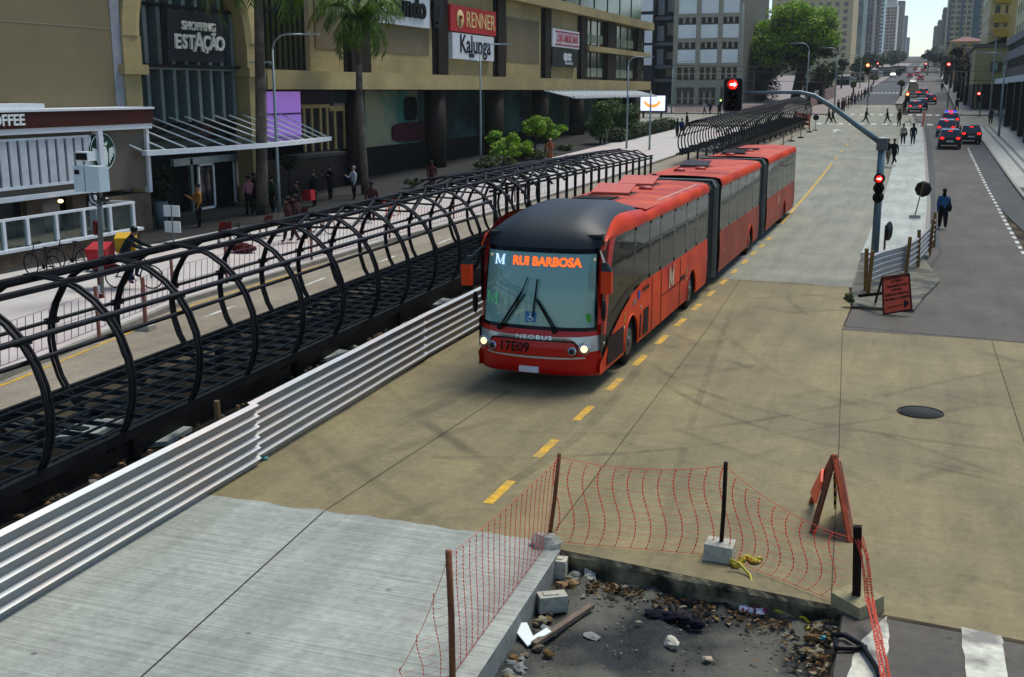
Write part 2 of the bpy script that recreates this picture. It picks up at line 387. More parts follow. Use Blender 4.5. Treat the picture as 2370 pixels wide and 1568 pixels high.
ribbon('left_busway', [(60, -18.64, -10.9), (78, -17.94, -11.1), (100, -17.14, -11.4), (126, -16.4, -11.6)], .006, conc_lft)
ribbon('station_strip', [(3, -11.4, -9.3), (20, -12.2, -9.8), (34, -12.8, -10.15)], .002, mat('muddy_strip', (66, 60, 46), .95, 0, .5, 6, bump=.8, c2=(120, 112, 92), c2s=1.6))
RS = [(40, 6.2), (50, 5.5), (60, 5.3), (80, 5.15), (100, 5.0), (126, 4.7)]
ribbon('right_pavement', [(y, x, 40) for y, x in RS], .13, mat('right_paving', (150, 152, 142), .85, 0, .15, 2, joints=dict(w=1.0, h=1.0, m=.02, k=.75, v=.9)), .13)
ribbon('right_kerb', [(y, x-.15, x) for y, x in RS], .135, pavl, .135)
for a, b in ((.9, 1.1), (1.45, 1.7)):
    ribbon('tactile_strip', [(y, x+a, x+b) for y, x in RS[1:]], .138, mat('tactile_paving', (92, 94, 92), .9))
ribbon('side_street_asphalt', [(62, 5.35, 12), (69, 5.25, 12)], .134, asphd)
ribbon('far_right_pavement', [(150, 3.9, 14), (400, 3.6, 12), (900, 3.6, 12)], .13, pavl, .13)
ribbon('far_left_pavement', [(150, -60, -11.2), (300, -60, -11.4), (900, -60, -11.6)], .13, mat('far_paving', (120, 110, 104), .85, 0, .15, 1), .13)
ribbon('tube_shade_strip', [(3, -13.5, -10.5), (20, -14.2, -11.3), (50, -15.7, -12.8)], .012, mat('shaded_black_earth', (22, 20, 16), .95, 0, .6, 5, bump=.8, c2=(52, 46, 34), c2s=1.5))  # earth below the tube floor, its shade put into the colour
# painted markings
yel = mat('yellow_road_paint', (190, 146, 20), .75, 0, .35, 12, c2=(150, 128, 62), c2s=4)
wht = mat('white_road_paint', (196, 200, 190), .75, 0, .2, 10, c2=(150, 150, 140), c2s=3)
wear = mat('worn_white_paint', (186, 186, 168), .8, 0, .25, 8, c2=(120, 116, 108), c2s=2.2)
mb = MB()
yd = [(13.98+2.17*k, 14.98+2.17*k) for k in range(15)]
for a, b in yd: mb.add([(-5.48, a, .009), (-5.33, a, .009), (-5.33, b, .009), (-5.48, b, .009)], [(0, 1, 2, 3)])
struct(mb.build('yellow_dashes', yel))
ribbon('yellow_line', [(50, -5.62, -5.48), (57, -5.74, -5.6), (83, -5.98, -5.84)], .011, yel)
mb = MB()
for i in range(6):
    y = 86+i*6.4; x = -5.95-.01*i
    mb.add([(x-.07, y, gz(y)+.012), (x+.07, y, gz(y)+.012), (x+.07, y+2, gz(y+2)+.012), (x-.07, y+2, gz(y+2)+.012)], [(0, 1, 2, 3)])
struct(mb.build('yellow_dashes', yel))
mb = MB()
y = 36
while y < 98:
    x = 3.68 if y < 60 else 3.68-.006*(y-60)
    mb.add([(x-.07, y, gz(y)+.02), (x+.07, y, gz(y)+.02), (x+.07, y+.75, gz(y+.75)+.02), (x-.07, y+.75, gz(y+.75)+.02)], [(0, 1, 2, 3)]); y += 1.5
for y in (24, 29, 34, 39, 44, 49, 54):                 # lane marks of the left busway
    mb.add([(-17.1, y, .012), (-17.0, y, .012), (-17.15, y+1.6, .012), (-17.25, y+1.6, .012)], [(0, 1, 2, 3)])
struct(mb.build('white_dashes', wht))
ribbon('yellow_line', [(y, x+.36, x+.46) for y, x in LS[:5]], .012, yel)
mb = MB()
for i in range(11):
    x = -11.2+i*1.15
    for Y in (129.2, 149.5): mb.add([(x, Y, gz(Y)+.014), (x+.55, Y, gz(Y)+.014), (x+.55, Y+2.6, gz(Y+2.6)+.014), (x, Y+2.6, gz(Y+2.6)+.014)], [(0, 1, 2, 3)])
for i in range(6):
    x = -1+i*1.1
    for Y in (149.5,): mb.add([(x, Y, gz(Y)+.018), (x+.55, Y, gz(Y)+.018), (x+.55, Y+2.2, gz(Y+2.2)+.018), (x, Y+2.2, gz(Y+2.2)+.018)], [(0, 1, 2, 3)])
for X in (-8.3, -3.4):                                 # two small lane arrows
    Y = 116 if X < -5 else 106; z = gz(Y)+.016
    mb.add([(X-.12, Y, z), (X+.12, Y, z), (X+.12, Y+3, z+.09), (X-.12, Y+3, z+.09)], [(0, 1, 2, 3)])
    mb.add([(X-.55, Y+3, z+.09), (X+.55, Y+3, z+.09), (X, Y+5, z+.15)], [(0, 1, 2)])
for i in range(9):
    x = -10.4+i*.7; Y = 232; mb.add([(x, Y, gz(Y)+.02), (x+.4, Y, gz(Y)+.02), (x+.4, Y+4, gz(Y+4)+.02), (x, Y+4, gz(Y+4)+.02)], [(0, 1, 2, 3)])
struct(mb.build('crosswalk', wht))
mb = MB()
for q in ([(1985, 1490), (2052, 1428), (2058, 1500), (2040, 1568), (1950, 1600)], [(2222, 1452), (2318, 1474), (2322, 1500), (2334, 1600), (2240, 1600)]):
    rr = random.Random(len(q)*3); pp = []
    P_ = [G(*p) for p in q]
    for i in range(len(P_)):
        for t in range(6):
            v = P_[i].lerp(P_[(i+1) % len(P_)], t/6); pp.append((v.x+rr.uniform(-.012, .012), v.y+rr.uniform(-.012, .012), .012))
    mb.add(pp, [tuple(range(len(pp)))])
struct(mb.build('crosswalk_stripes', wear))
# slab joints: thin dark grooves
mb = MB()
def groove(x0, y0, x1, y1, wd=.018, z=.011):
    wd *= .6
    a = Vector((x0, y0, 0)); b = Vector((x1, y1, 0)); nrm = (b-a).normalized().cross(Vector((0, 0, 1)))*wd/2
    k = max(1, int((b-a).length/4))
    for i in range(k):
        p = a.lerp(b, i/k); q = a.lerp(b, (i+1)/k)
        mb.add([(p.x-nrm.x, p.y-nrm.y, gz(p.y)+z), (q.x-nrm.x, q.y-nrm.y, gz(q.y)+z), (q.x+nrm.x, q.y+nrm.y, gz(q.y)+z), (p.x+nrm.x, p.y+nrm.y, gz(p.y)+z)], [(3, 2, 1, 0)])
groove(-6.55, 5, -7.43, 12.93, .03); groove(-7.43, 12.97, -7.2, 20); groove(-4.2, 13, -4.62, 27.04); groove(-4.62, 27.04, -5.0, 34.8)
groove(-.6, 12.4, -.92, 18.24); groove(-.92, 18.24, -1.52, 28.15); groove(1.95, 19.5, 1.85, 27.81); groove(1.95, 12.1, 1.95, 19.5)
groove(-10, 34.6, -1.7, 34.3, .03)
for y in (41, 47.5, 54, 60.5, 67, 73.5, 80, 86.5, 93, 99.5, 106): groove(-10, y, -1.8, y, .012, .014); 
for y in (47, 54, 61, 68, 75, 82, 90, 98): groove(-1.7, y, .2, y, .02, .146)
groove(-1.55, 28.35, 2.6, 27.83, .04, .014)
struct(mb.build('slab_joints', mat('joint_dark', (84, 80, 66), .95)))
# long tyre marks on the junction: thin smears of rubber
tm = bpy.data.materials.new('tyre_rubber_smear'); tm.use_nodes = True; n_ = tm.node_tree; b_ = n_.nodes['Principled BSDF']; b_.inputs['Base Color'].default_value = lin((58, 54, 46)); b_.inputs['Roughness'].default_value = .8
ge_ = n_.nodes.new('ShaderNodeNewGeometry'); no_ = n_.nodes.new('ShaderNodeTexNoise'); no_.inputs['Scale'].default_value = .8; no_.inputs['Detail'].default_value = 8; n_.links.new(ge_.outputs['Position'], no_.inputs['Vector'])
rp_ = n_.nodes.new('ShaderNodeValToRGB'); rp_.color_ramp.elements[0].position = .32; rp_.color_ramp.elements[1].position = .85; rp_.color_ramp.elements[0].color = (0, 0, 0, 1); rp_.color_ramp.elements[1].color = (.3, .3, .3, 1); n_.links.new(no_.outputs[0], rp_.inputs[0])
tr_ = n_.nodes.new('ShaderNodeBsdfTransparent'); mx_ = n_.nodes.new('ShaderNodeMixShader'); n_.links.new(rp_.outputs[0], mx_.inputs[0]); n_.links.new(tr_.outputs[0], mx_.inputs[1]); n_.links.new(b_.outputs[0], mx_.inputs[2]); n_.links.new(mx_.outputs[0], n_.nodes['Material Output'].inputs[0])
for k_, (pl_, wd_) in enumerate((([(1500, 840), (1600, 900), (1750, 950), (1950, 992), (2150, 1022), (2369, 1050)], .16), ([(1520, 880), (1640, 950), (1800, 1004), (2000, 1050), (2200, 1090), (2369, 1130)], .15), ([(1640, 740), (1760, 850), (1950, 930), (2160, 975), (2369, 1000)], .18), ([(1200, 1000), (1450, 1010), (1700, 985), (1950, 940), (2200, 880), (2369, 850)], .15), ([(1000, 1060), (1300, 1060), (1600, 1040), (1900, 990), (2369, 930)], .12), ([(1560, 700), (1480, 860), (1350, 1010), (1150, 1140)], .2), ([(860, 1010), (1100, 900), (1220, 860)], .3), ([(2050, 1010), (2200, 1060), (2369, 1120)], .14), ([(1700, 700), (1640, 860), (1590, 1010), (1540, 1200)], .14))):
    pp_ = [G(*q) for q in pl_]; sm_ = []
    for a, b in zip(pp_[:-1], pp_[1:]): sm_ += [a.lerp(b, i/6) for i in range(6)]
    sm_.append(pp_[-1])
    for _ in range(8): sm_ = [sm_[0]]+[(sm_[i-1]+sm_[i]*2+sm_[i+1])/4 for i in range(1, len(sm_)-1)]+[sm_[-1]]
    mb = MB(); vs = []
    for i, p in enumerate(sm_):
        t_ = (sm_[min(i+1, len(sm_)-1)]-sm_[max(0, i-1)]); t_.z = 0; n2_ = t_.normalized().cross(Vector((0, 0, 1)))*wd_/2; vs += [(p.x-n2_.x, p.y-n2_.y, .0062+.0003*k_), (p.x+n2_.x, p.y+n2_.y, .0062+.0003*k_)]
    mb.add(vs, [(2*i, 2*i+1, 2*i+3, 2*i+2) for i in range(len(sm_)-1)]); struct(mb.build('tyre_marks', tm))
# manhole
p = G(2130, 956); mb = MB(); mb.disc((p.x, p.y, .012), (0, 0, 1), .36, .012, 28); t = thing('manhole_cover', 'round dark iron manhole cover set in the concrete junction', 'manhole cover', (0, 0, 0))
mb.build('cover', mat('iron_cover', (72, 74, 72), .6, .4, .3, 25, bump=.8), t)
mb = MB(); mb.ring((p.x, p.y, .01), (0, 0, 1), .39, .018, 28, 5); mb.build('frame', mat('iron_rim', (50, 48, 42), .7), t)

# ============================================================ EXCAVATED PIT
pitw = mat('pit_wall_concrete', (140, 144, 138), .9, 0, .2, 4, bump=.3)
pitb = mat('broken_slab_edge', (66, 62, 50), .95, 0, .5, 7, bump=1., c2=(130, 122, 96), c2s=3)
pitf = mat('pit_floor', (52, 56, 58), .7, 0, .5, 6, bump=.6, c2=(98, 98, 86), c2s=1.1)
pitm = mat('leaf_litter', (84, 62, 26), .95, 0, .6, 14, bump=1., c2=(40, 34, 22), c2s=4)
DZ = -.3
mb = MB(); rr = random.Random(5)
nx, ny = 36, 60; vs = []
for j in range(ny+1):
    for i in range(nx+1):
        u = i/nx; v = j/ny
        xa = PD[0]+(PA[0]-PD[0])*v; xb = PC[0]; ya = 3; yb = PA[1]+(PB[1]-PA[1])*u
        z = DZ+.03*math.sin(i*.7+j*.3)+rr.uniform(-.008, .008)
        if u > .86: z += (u-.86)*1.6*(.6+.4*math.sin(j*1.3))
        if v > .965: z += .05*(.5+.5*math.sin(i*2.1))
        vs.append((xa+(xb-xa)*u, ya+(yb-ya)*v, z))
mb.add(vs, [(j*(nx+1)+i, j*(nx+1)+i+1, (j+1)*(nx+1)+i+1, (j+1)*(nx+1)+i) for j in range(ny) for i in range(nx)], True)
struct(mb.build('pit_floor', pitf))
mb = MB(); mb.use(pitw); mb.add([(PD[0], PD[1], 0), (PA[0], PA[1], 0), (PA[0], PA[1], -1), (PD[0], PD[1], -1)], [(0, 1, 2, 3)])
mb.use(pitb); nseg = 40; vs = []
for i in range(nseg+1):
    t = i/nseg; x = PA[0]+(PB[0]-PA[0])*t; y = PA[1]+(PB[1]-PA[1])*t
    vs += [(x, y, .003), (x, y-.03+rr.uniform(-.03, .01), -.05), (x, y+rr.uniform(-.05, .02), -.2), (x, y+rr.uniform(-.03, .03)-.06, -.75)]
mb.add(vs, [(4*i+k, 4*i+4+k, 4*i+5+k, 4*i+1+k) for i in range(nseg) for k in range(3)])
vs = []
for i in range(41):
    y = PB[1]+(3-PB[1])*i/40; vs += [(PB[0], y, .003), (PB[0]-rr.uniform(0, .06), y, -.12), (PB[0]-rr.uniform(0.03, .12), y, -.8)]
mb.add(vs, [(3*i+k, 3*i+3+k, 3*i+4+k, 3*i+1+k) for i in range(40) for k in range(2)])
struct(mb.build('pit_walls'))
# leaf litter along the back and right foot of the pit: countless scraps
mb = MB(); lm = [mat('litter_brown', (98, 64, 24), .9), mat('litter_ochre', (120, 92, 40), .9), mat('litter_black', (26, 22, 16), .9), mat('litter_pale', (150, 142, 116), .9)]
for i in range(1000):
    mb.use(lm[0 if (q := rr.random()) < .35 else 1 if q < .5 else 2 if q < .93 else 3])
    if rr.random() < .5: x = rr.uniform(-3.6, -.6); y = PA[1]+(PB[1]-PA[1])*((x+3.95)/3.5)-abs(rr.gauss(0, .22))-.12
    else: x = -.5-abs(rr.gauss(0, .22)); y = rr.uniform(9.5, 12.2)
    z = DZ+.03+max(0, ((x-PD[0])/(PC[0]-PD[0])-.86))*1.5+.02; s = rr.uniform(.012, .05); a = rr.uniform(0, 6.3)
    c, e = math.cos(a)*s, math.sin(a)*s
    mb.add([(x-c, y-e, z), (x+e*.6, y-c*.6, z+.01), (x+c, y+e, z+rr.uniform(0, .03)), (x-e*.6, y+c*.6, z+.015)], [(0, 1, 2, 3)])
for i in range(420):   # grit
    mb.use(lm[3] if rr.random() < .5 else pitb); x = rr.uniform(-3.6, -.7); y = rr.uniform(8.5, 12.3); s = rr.uniform(.004, .016)
    mb.blob((x, y, DZ+.02), s*1.5, s, s*.8, i, .3, 5, 3)
o = mb.build('leaf_litter'); o['kind'] = 'stuff'

mb = MB()
for i in range(130):
    mb.use([pitb, pitw, lm[1], lm[3]][rr.choice([0, 0, 1, 2, 3])])
    if i < 60: x = PD[0]-.05+abs(rr.gauss(0, .16))-.25*0; y = rr.uniform(9.0, 12.6); x = PD[0]+(PA[0]-PD[0])*(y-3)/9.78+.08+abs(rr.gauss(0, .12))
    elif i < 95: x = rr.uniform(-3.8, -2.9); y = 12.62-abs(rr.gauss(0, .16))
    else: x = -.55-abs(rr.gauss(0, .15)); y = rr.uniform(9.5, 12.2)
    s_ = rr.uniform(.02, .07); mb.blob((x, y, DZ+.02+(.12 if i >= 95 else 0)), s_*1.3, s_, s_*.7, i, .35, 6, 4)
o = mb.build('rubble_fragments'); o['kind'] = 'stuff'
def rock(name, px, py, s, m, label, cat='stone', h=DZ, seed=1, rz=0, flat=.6, grp=None):
    p = G(px, py, h); mb = MB(); mb.blob((0, 0, s*flat*.8), s, s*.75, s*flat, seed, .28, 7, 5)
    o = mb.build(name, m); o.location = (p.x, p.y, h+.01); o.rotation_euler = (0, 0, rz); tag(o, label, cat, grp); return o
def brick(px, py, lx, ly, lz, rz, label, m=blockm, h=DZ, tilt=0, name='concrete_block', cat='concrete block'):
    p = G(px, py, h); mb = MB(); b = .015
    r2 = random.Random(int(px))
    c = [(sx*lx/2*(1-r2.uniform(0, .12)), sy*ly/2*(1-r2.uniform(0, .12)), z) for z in (0, lz) for sx, sy in ((-1, -1), (1, -1), (1, 1), (-1, 1))]
    mb.hexa(c[:4], c[4:]); mb.box(-lx*.3, lx*.2, -ly*.2, ly*.3, lz-.002, lz+.012)
    o = mb.build(name, m); o.location = (p.x, p.y, h+.02); o.rotation_euler = (tilt, 0, rz); return tag(o, label, cat)
pale = mat('pale_rubble', (176, 172, 152), .9, 0, .25, 10, bump=.4); tanr = mat('tan_rubble', (158, 124, 78), .9, 0, .3, 10, bump=.4)
brick(1297, 1338, .17, .2, .24, .1, 'upright grey concrete block in the back left corner of the pit', pale)
brick(1278, 1415, .36, .2, .2, .55, 'large rectangular concrete block lying against the left wall of the pit', blockm)
rock('rubble', 1297, 1365, .09, tanr, 'tan lump of rubble furthest left below the upright block', 'rubble', seed=2)
rock('rubble', 1325, 1360, .085, tanr, 'tan rounded lump of rubble right of the other tan lump', 'rubble', seed=3)
rock('rubble', 1332, 1340, .08, pale, 'small pale jagged rubble piece between the corner blocks', 'rubble', seed=4)
brick(1365, 1340, .14, .34, .08, .35, 'flat pale slab fragment leaning in the pit near its back wall', pale, tilt=.3, name='slab_fragment', cat='rubble')
rock('rubble', 1378, 1333, .055, white, 'small white chip beside the leaning slab fragment', 'rubble', seed=6)
rock('pebble', 1468, 1356, .035, white, 'white scrap near the foot of the pit back wall, left one', 'rubble', seed=7)
rock('pebble', 1515, 1370, .04, pale, 'grey white pebble in the litter right of the white scrap', 'pebble', seed=8)
rock('pebble', 1590, 1383, .04, white, 'white crumpled scrap in brown litter left of the patterned cloth', 'rubble', seed=9)
rock('stone', 1555, 1500, .1, pale, 'elongated pale stone on the pit floor below the dark cloth', 'stone', seed=10, rz=-.8)
rock('stone', 1370, 1480, .1, pitw, 'grey half round stone on the pit floor near the timber offcut', 'stone', seed=11, flat=.3)
rock('stone', 1637, 1530, .055, mat('cream_chip', (210, 190, 160), .9), 'small cream chip near the bottom edge of the pit floor', 'stone', seed=12, flat=.4)
p, q = G(1235, 1502, DZ), G(1370, 1418, DZ); mb = MB(); mb.bar((p.x, p.y, DZ+.05), (q.x, q.y, DZ+.09), .075, .05)
tag(mb.build('timber_offcut', mat('grey_timber', (120, 102, 84), .85, 0, .3, 9)), 'weathered timber batten lying across the pit floor', 'timber')
p = G(1228, 1490, DZ); mb = MB()                       # white V shaped scrap
mb.prism([(0, -.14, 0), (.2, .16, 0), (.13, .2, 0), (.02, .03, 0), (-.1, .22, 0), (-.17, .19, 0), (-.16, .02, 0)], (0, 0, .02))
o = mb.build('plastic_scrap', mat('white_plastic', (200, 210, 206), .4, 0, .05)); o.location = (p.x, p.y, DZ+.06); o.rotation_euler = (.25, .1, .1)
tag(o, 'white V shaped plastic scrap against the left pit wall', 'scrap')
p = G(1560, 1440, DZ); mb = MB()
for (x, y, a, b, s) in ((-.22, .02, .14, .11, 1), (-.05, .05, .15, .1, 2), (.1, -.02, .14, .06, 3), (.27, -.08, .1, .045, 4)): mb.blob((x, y, .03), a, b, .05, s, .25, 9, 5)
o = mb.build('dark_cloth', mat('navy_cloth', (16, 18, 40), .95, 0, .4, 20)); o.location = (p.x, p.y, DZ+.02); tag(o, 'crumpled dark navy cloth lying on the pit floor', 'cloth')
p = G(1745, 1423, DZ); mb = MB(); cw = mat('patterned_white', (215, 205, 210), .8, 0, .1); cr = mat('patterned_pink', (170, 60, 90), .8)
for i in range(14):
    mb.use(cw if i % 3 else cr); a = rr.uniform(0, 6.3); mb.blob((rr.uniform(-.14, .14), rr.uniform(-.06, .06), .03), .05, .04, .04, i, .3, 6, 4)
o = mb.build('patterned_rag'); o.location = (p.x, p.y, DZ+.03); tag(o, 'crumpled white and pink patterned rag in the pit litter', 'rag')
p = G(1905, 1492, DZ+.1); mb = MB(); mb.blob((0, 0, .03), .045, .04, .035, 3, .2, 6, 4); o = mb.build('turquoise_scrap', mat('turquoise', (50, 170, 180), .6)); o.location = (p.x, p.y, DZ+.14); tag(o, 'small turquoise scrap at the right edge of the pit', 'scrap')
p = G(610, 1065, 0); mb = MB(); mb.blob((0, 0, .02), .1, .06, .03, 3, .2, 8, 4); o = mb.build('turquoise_scrap', mat('turquoise_pale', (90, 170, 165), .6)); o.location = (p.x, p.y, 0.01); tag(o, 'flat turquoise scrap at the foot of the corrugated fence joint', 'scrap')
# black hoses at the pit's right rim
mb = MB(); P_ = [G(x, y, .1) for x, y in ((1925, 1462), (1955, 1462), (1995, 1485), (2030, 1540), (2050, 1600))]; mb.tube([(p.x, p.y, .06) for p in P_], .03, 8)
P_ = [G(x, y, .05) for x, y in ((1932, 1478), (1936, 1500), (1975, 1500), (2005, 1497))]; mb.tube([(p.x, p.y, .045) for p in P_], .03, 8)
tag(mb.build('black_hose', mat('black_hose', (16, 20, 30), .4)), 'black bent hose pipe emerging over the right rim of the pit', 'hose')
# yellow tape from the middle post
tapem = mat('yellow_tape', (206, 186, 20), .5, 0, .15)
mb = MB()
path = [(1690, 1295, .14), (1712, 1305, .1), (1735, 1330, .03), (1750, 1385, -.1), (1757, 1405, -.22)]
pts = [Vector((G(x, y, h).x, G(x, y, h).y, h)) for x, y, h in path]; mb.tube(pts, .02, 5)
pts2 = [Vector((G(x, y, DZ+.06).x, G(x, y, DZ+.06).y, DZ+.06+.03*(i % 2))) for i, (x, y) in enumerate(((1757, 1405), (1800, 1420), (1830, 1424), (1862, 1436), (1880, 1450), (1868, 1462)))]
mb.tube(pts2, .022, 5)
for i in range(16):
    t = i/15; x, y = 1694+62*t, 1306-12*t+8*math.sin(t*9); g_ = G(x, y, .02); mb.blob((g_.x, g_.y, .04), .045, .03, .03, i, .4, 6, 4)
tag(mb.build('barrier_tape', tapem), 'tangled yellow barrier tape trailing from the middle post into the pit', 'tape')
# ============================================================ FOREGROUND NET BARRIER
posts = [((-4.01, 9.38), (1038, 1275), 'rusty round stake nearest the camera at the left of the orange mesh', .035, None),
         ((-4.16, 12.93), (1295, 1050), 'rusty stake at the mesh corner above the pit back left corner', .027, 'lump'),
         ((-2.0, 13.21), (1680, 1070), 'dark stake standing in a square concrete block behind the pit', .027, 'block'),
         ((-.32, 12.3), (1985, 1218), 'dark timber stake in a tilted pale block at the right end of the mesh', .042, 'tilt')]
tops = []
for (x, y), (tx, ty), lab, r, kind in posts:
    t_ = OY(tx, ty, y+.03); tops.append(t_)
    t = thing('barrier_post', lab, 'barrier post')
    mb = MB()
    if kind == 'tilt': mb.bar((x, y, .02), t_, .09, .09)
    else: mb.tube([(x, y, -.02), Vector((x, y, 0)).lerp(t_, .5)+Vector((.008, 0, 0)), t_], r, 8)
    mb.build('stake', woodd if kind in (None, 'lump') else mat('dark_stake', (52, 34, 22), .85, 0, .3, 20), t)
    if kind:
        mb = MB()
        if kind == 'block': mb.hexa([(x-.19, y-.16, .01), (x+.17, y-.18, .01), (x+.18, y+.13, .01), (x-.17, y+.15, .01)], [(x-.18, y-.15, .22), (x+.17, y-.17, .21), (x+.17, y+.13, .22), (x-.17, y+.14, .22)])
        elif kind == 'lump': mb.blob((x, y-.08, .02), .2, .16, .16, 4, .25, 9, 5)
        else: mb.hexa([(x-.28, y-.02, .01), (x+.05, y-.27, .01), (x+.3, y+.02, .01), (x-.04, y+.24, .01)], [(x-.28, y-.01, .17), (x+.04, y-.26, .14), (x+.28, y+.02, .2), (x-.04, y+.23, .22)])
        mb.build('footing', blockm if kind != 'tilt' else mat('sandy_block', (170, 160, 118), .9, 0, .2, 12, bump=.4), t)
def net(a, b, at, bt, name_lab, sp=.19, wob=.1, dash=.028, th=.0055, seed=1, zb=0.03, sag=.1, bell=0., lean=0.):
    """hanging plastic mesh: the thick strands show as dotted wavy lines, thin cords join them"""
    rr = random.Random(seed); mb = MB(); a = Vector(a); b = Vector(b); L_ = (b-a).length; n = max(2, int(L_/sp)); nrm = (b-a).normalized().cross(Vector((0, 0, 1)))
    dirv = (b-a).normalized()
    for i in range(n+1):
        t = (i+.25)/n
        if t > .995: continue
        base = a.lerp(b, t); top = at.lerp(bt, t); zt = top.z-.05-sag*4*t*(1-t); k = max(6, int((zt-zb)/.045)); ph = rr.uniform(-.15, .15)
        pts = []
        for j in range(k+1):
            s = j/k; p = Vector((base.x, base.y, 0)).lerp(Vector((top.x, top.y, 0)), s)
            off = wob*(math.sin(s*5.2+ph+.5)-.35)+lean*(1-s)*(1-s)*t; p = p+dirv*off*.8+nrm*(-bell*math.sin(s*math.pi)*.5)
            pts.append(Vector((p.x, p.y, zb+(zt-zb)*s)))
        for j in range(k):
            p, q = pts[j], pts[j+1]; mb.bar(p, p.lerp(q, .72), th*2.6, th*1.3)
            if j % 2 == 0 and i < n: mb.bar(p, p+dirv*sp, .0024)
    for zz in (0, 1):
        P_ = [(a.lerp(b, s/12) if not zz else at.lerp(bt, s/12)) for s in range(13)]
        mb.tube([(p.x, p.y, zb if not zz else p.z-.05-sag*4*(s/12)*(1-s/12)) for s, p in enumerate(P_)], .004, 4)
    o = mb.build('mesh_netting', netm); return tag(o, name_lab, 'safety net')
A = [Vector((x, y, 0)) for (x, y), *_ in posts]
net(A[1], A[2], tops[1], tops[2], 'orange mesh between the corner stake and the concrete block post', seed=1, bell=.1)
net(A[2], A[3]+Vector((-.1, 0, 0)), tops[2], tops[3]-Vector((0.05, 0, .1)), 'orange mesh sagging between the block post and the right end stake', seed=2, wob=.14, sag=.12, lean=-.3, bell=.1)
net(A[0], A[1], tops[0], tops[1], 'fine orange mesh between the nearest stake and the corner stake', seed=3, wob=.04, sp=.17, th=.0035, sag=.04)
e2 = G(925, 1610); e2.z = 0; net(e2, A[0], e2+Vector((0, 0, .3)), tops[0], 'fine orange mesh running from the nearest stake out of the bottom edge', seed=4, wob=.04, sp=.17, th=.0035)
mb = MB(); pts = [tops[3]-Vector((-.02, 0.03, .12)), OY(2003, 1290, 12.2), OY(2012, 1380, 12.0), Vector((-.12, 11.6, .25)), Vector((.0, 10.8, .2)), Vector((.1, 9.6, .35)), Vector((.15, 8, .5))]
for dx in (-.04, -.02, 0, .02, .04):
    q_ = [p+Vector((dx+rr.uniform(-.015, .015), 0, rr.uniform(-.02, .02))) for p in pts]
    for a_, b_ in zip(q_[:-1], q_[1:]):
        for k in range(14): mb.bar(a_.lerp(b_, k/14), a_.lerp(b_, (k+.75)/14)+Vector((rr.uniform(-.008, .008), 0, 0)), .018, .006)
tag(mb.build('mesh_bundle', netm), 'orange mesh gathered into a strip hanging from the right end stake', 'safety net')
# ---- A frame warning board seen from behind
t = thing('folding_sign', 'orange A frame warning board seen edge on behind the mesh', 'warning sign')
apx = OY(1931, 1055, 14.7)
feet = [G(1880, 1236), G(1968, 1256), G(1878, 1163), G(1931, 1180)]
for f_ in (feet[0], feet[1], feet[2], G(1958, 1180)):
    mb = MB(); mb.bar((f_.x, f_.y, 0), (apx.x, apx.y, apx.z), .07, .045); mb.build('leg', woodd if f_ is feet[0] else mat('orange_timber', (196, 82, 34), .7, 0, .3, 9), t)
a_, b_ = Vector(feet[0]), Vector(feet[2]); mb = MB()
def lr(f_, s, dx=0): return Vector((f_.x, f_.y, 0)).lerp(apx, s)+Vector((dx, 0, 0))
mb.prism([lr(a_, .38, -.05), lr(a_, .66, -.05), lr(b_, .72, -.05), lr(b_, .22, -.05)], (-.03, 0, 0)); mb.build('board', orange, t)
mb = MB(); f1 = G(1968, 1256); f4 = G(1958, 1180); mb.prism([lr(f1, .1, .05), lr(f1, .95, .05), lr(f4, .95, .05), lr(f4, .1, .05)], (.025, 0, 0)); mb.build('board', mat('board_back', (214, 130, 100), .7), t)
mb = MB(); k = 8; q0 = apx; q1 = Vector(G(1933, 1190))
for i in range(k): mb.use(tapem if i % 2 else blk); mb.bar(q0.lerp(q1, .3+.6*i/k), q0.lerp(q1, .3+.6*(i+1)/k), .03)
mb.build('striped_strap', None, t)

# ============================================================ CORRUGATED FENCE
t = thing('corrugated_fence', 'low galvanised corrugated sheet fence between the tube station and the bus lane', 'fence')
def corr(a, b, h, z0=0.02, ribs=6, name='sheet', parent=None, m=galv, dep=.035, dz=0):
    a = Vector((a[0], a[1], 0)); b = Vector((b[0], b[1], 0)); dr = (b-a).normalized(); nn = dr.cross(Vector((0, 0, 1)))
    prof = [(0, 0)]; p = h/ribs
    for i in range(ribs):
        z = i*p; prof += [(0, z+p*.5), (dep*1.9, z+p*.53), (dep*1.9, z+p*.58), (0, z+p*.82)]
    seg = max(1, int((b-a).length/1.5)); vs = []; r2 = random.Random(int(a.y*10))
    for s in range(seg+1):
        q = a.lerp(b, s/seg); wob = r2.uniform(-.008, .008)
        for o_, z in prof: vs.append((q.x+nn.x*(o_+wob), q.y+nn.y*(o_+wob), z0+z+dz))
    n = len(prof); mb = MB(); mb.add(vs, [(s*n+i, (s+1)*n+i, (s+1)*n+i+1, s*n+i+1) for s in range(seg) for i in range(n-1)])
    o = mb.build(name, m, parent); return o
corr((-8.95, 3.0), (-9.38, 14.35), 1.02, parent=t)
corr((-9.42, 14.2), (-9.78, 21.6), 1.02, parent=t, dz=.03)
corr((-9.83, 21.4), (-10.02, 28.5), 1.02, parent=t)
corr((-10.06, 28.3), (-10.25, 36.5), 1.02, parent=t)
for q in ((-9.3, 9), (-9.5, 12), (-9.62, 14.3), (-9.72, 18), (-9.95, 23)):
    mb = MB(); mb.bar((q[0]-.02, q[1], 0), (q[0]-.04, q[1], .95), .05, .05); mb.build('stake', wood, t)
mb = MB(); p = OY(505, 925, 13.9); mb.bar((-9.95, 14.2, 0), (-9.97, 14.2, 1.02), .07, .07)
tag(mb.build('timber_stake', wood), 'short pale timber stake just behind the corrugated fence joint', 'stake')
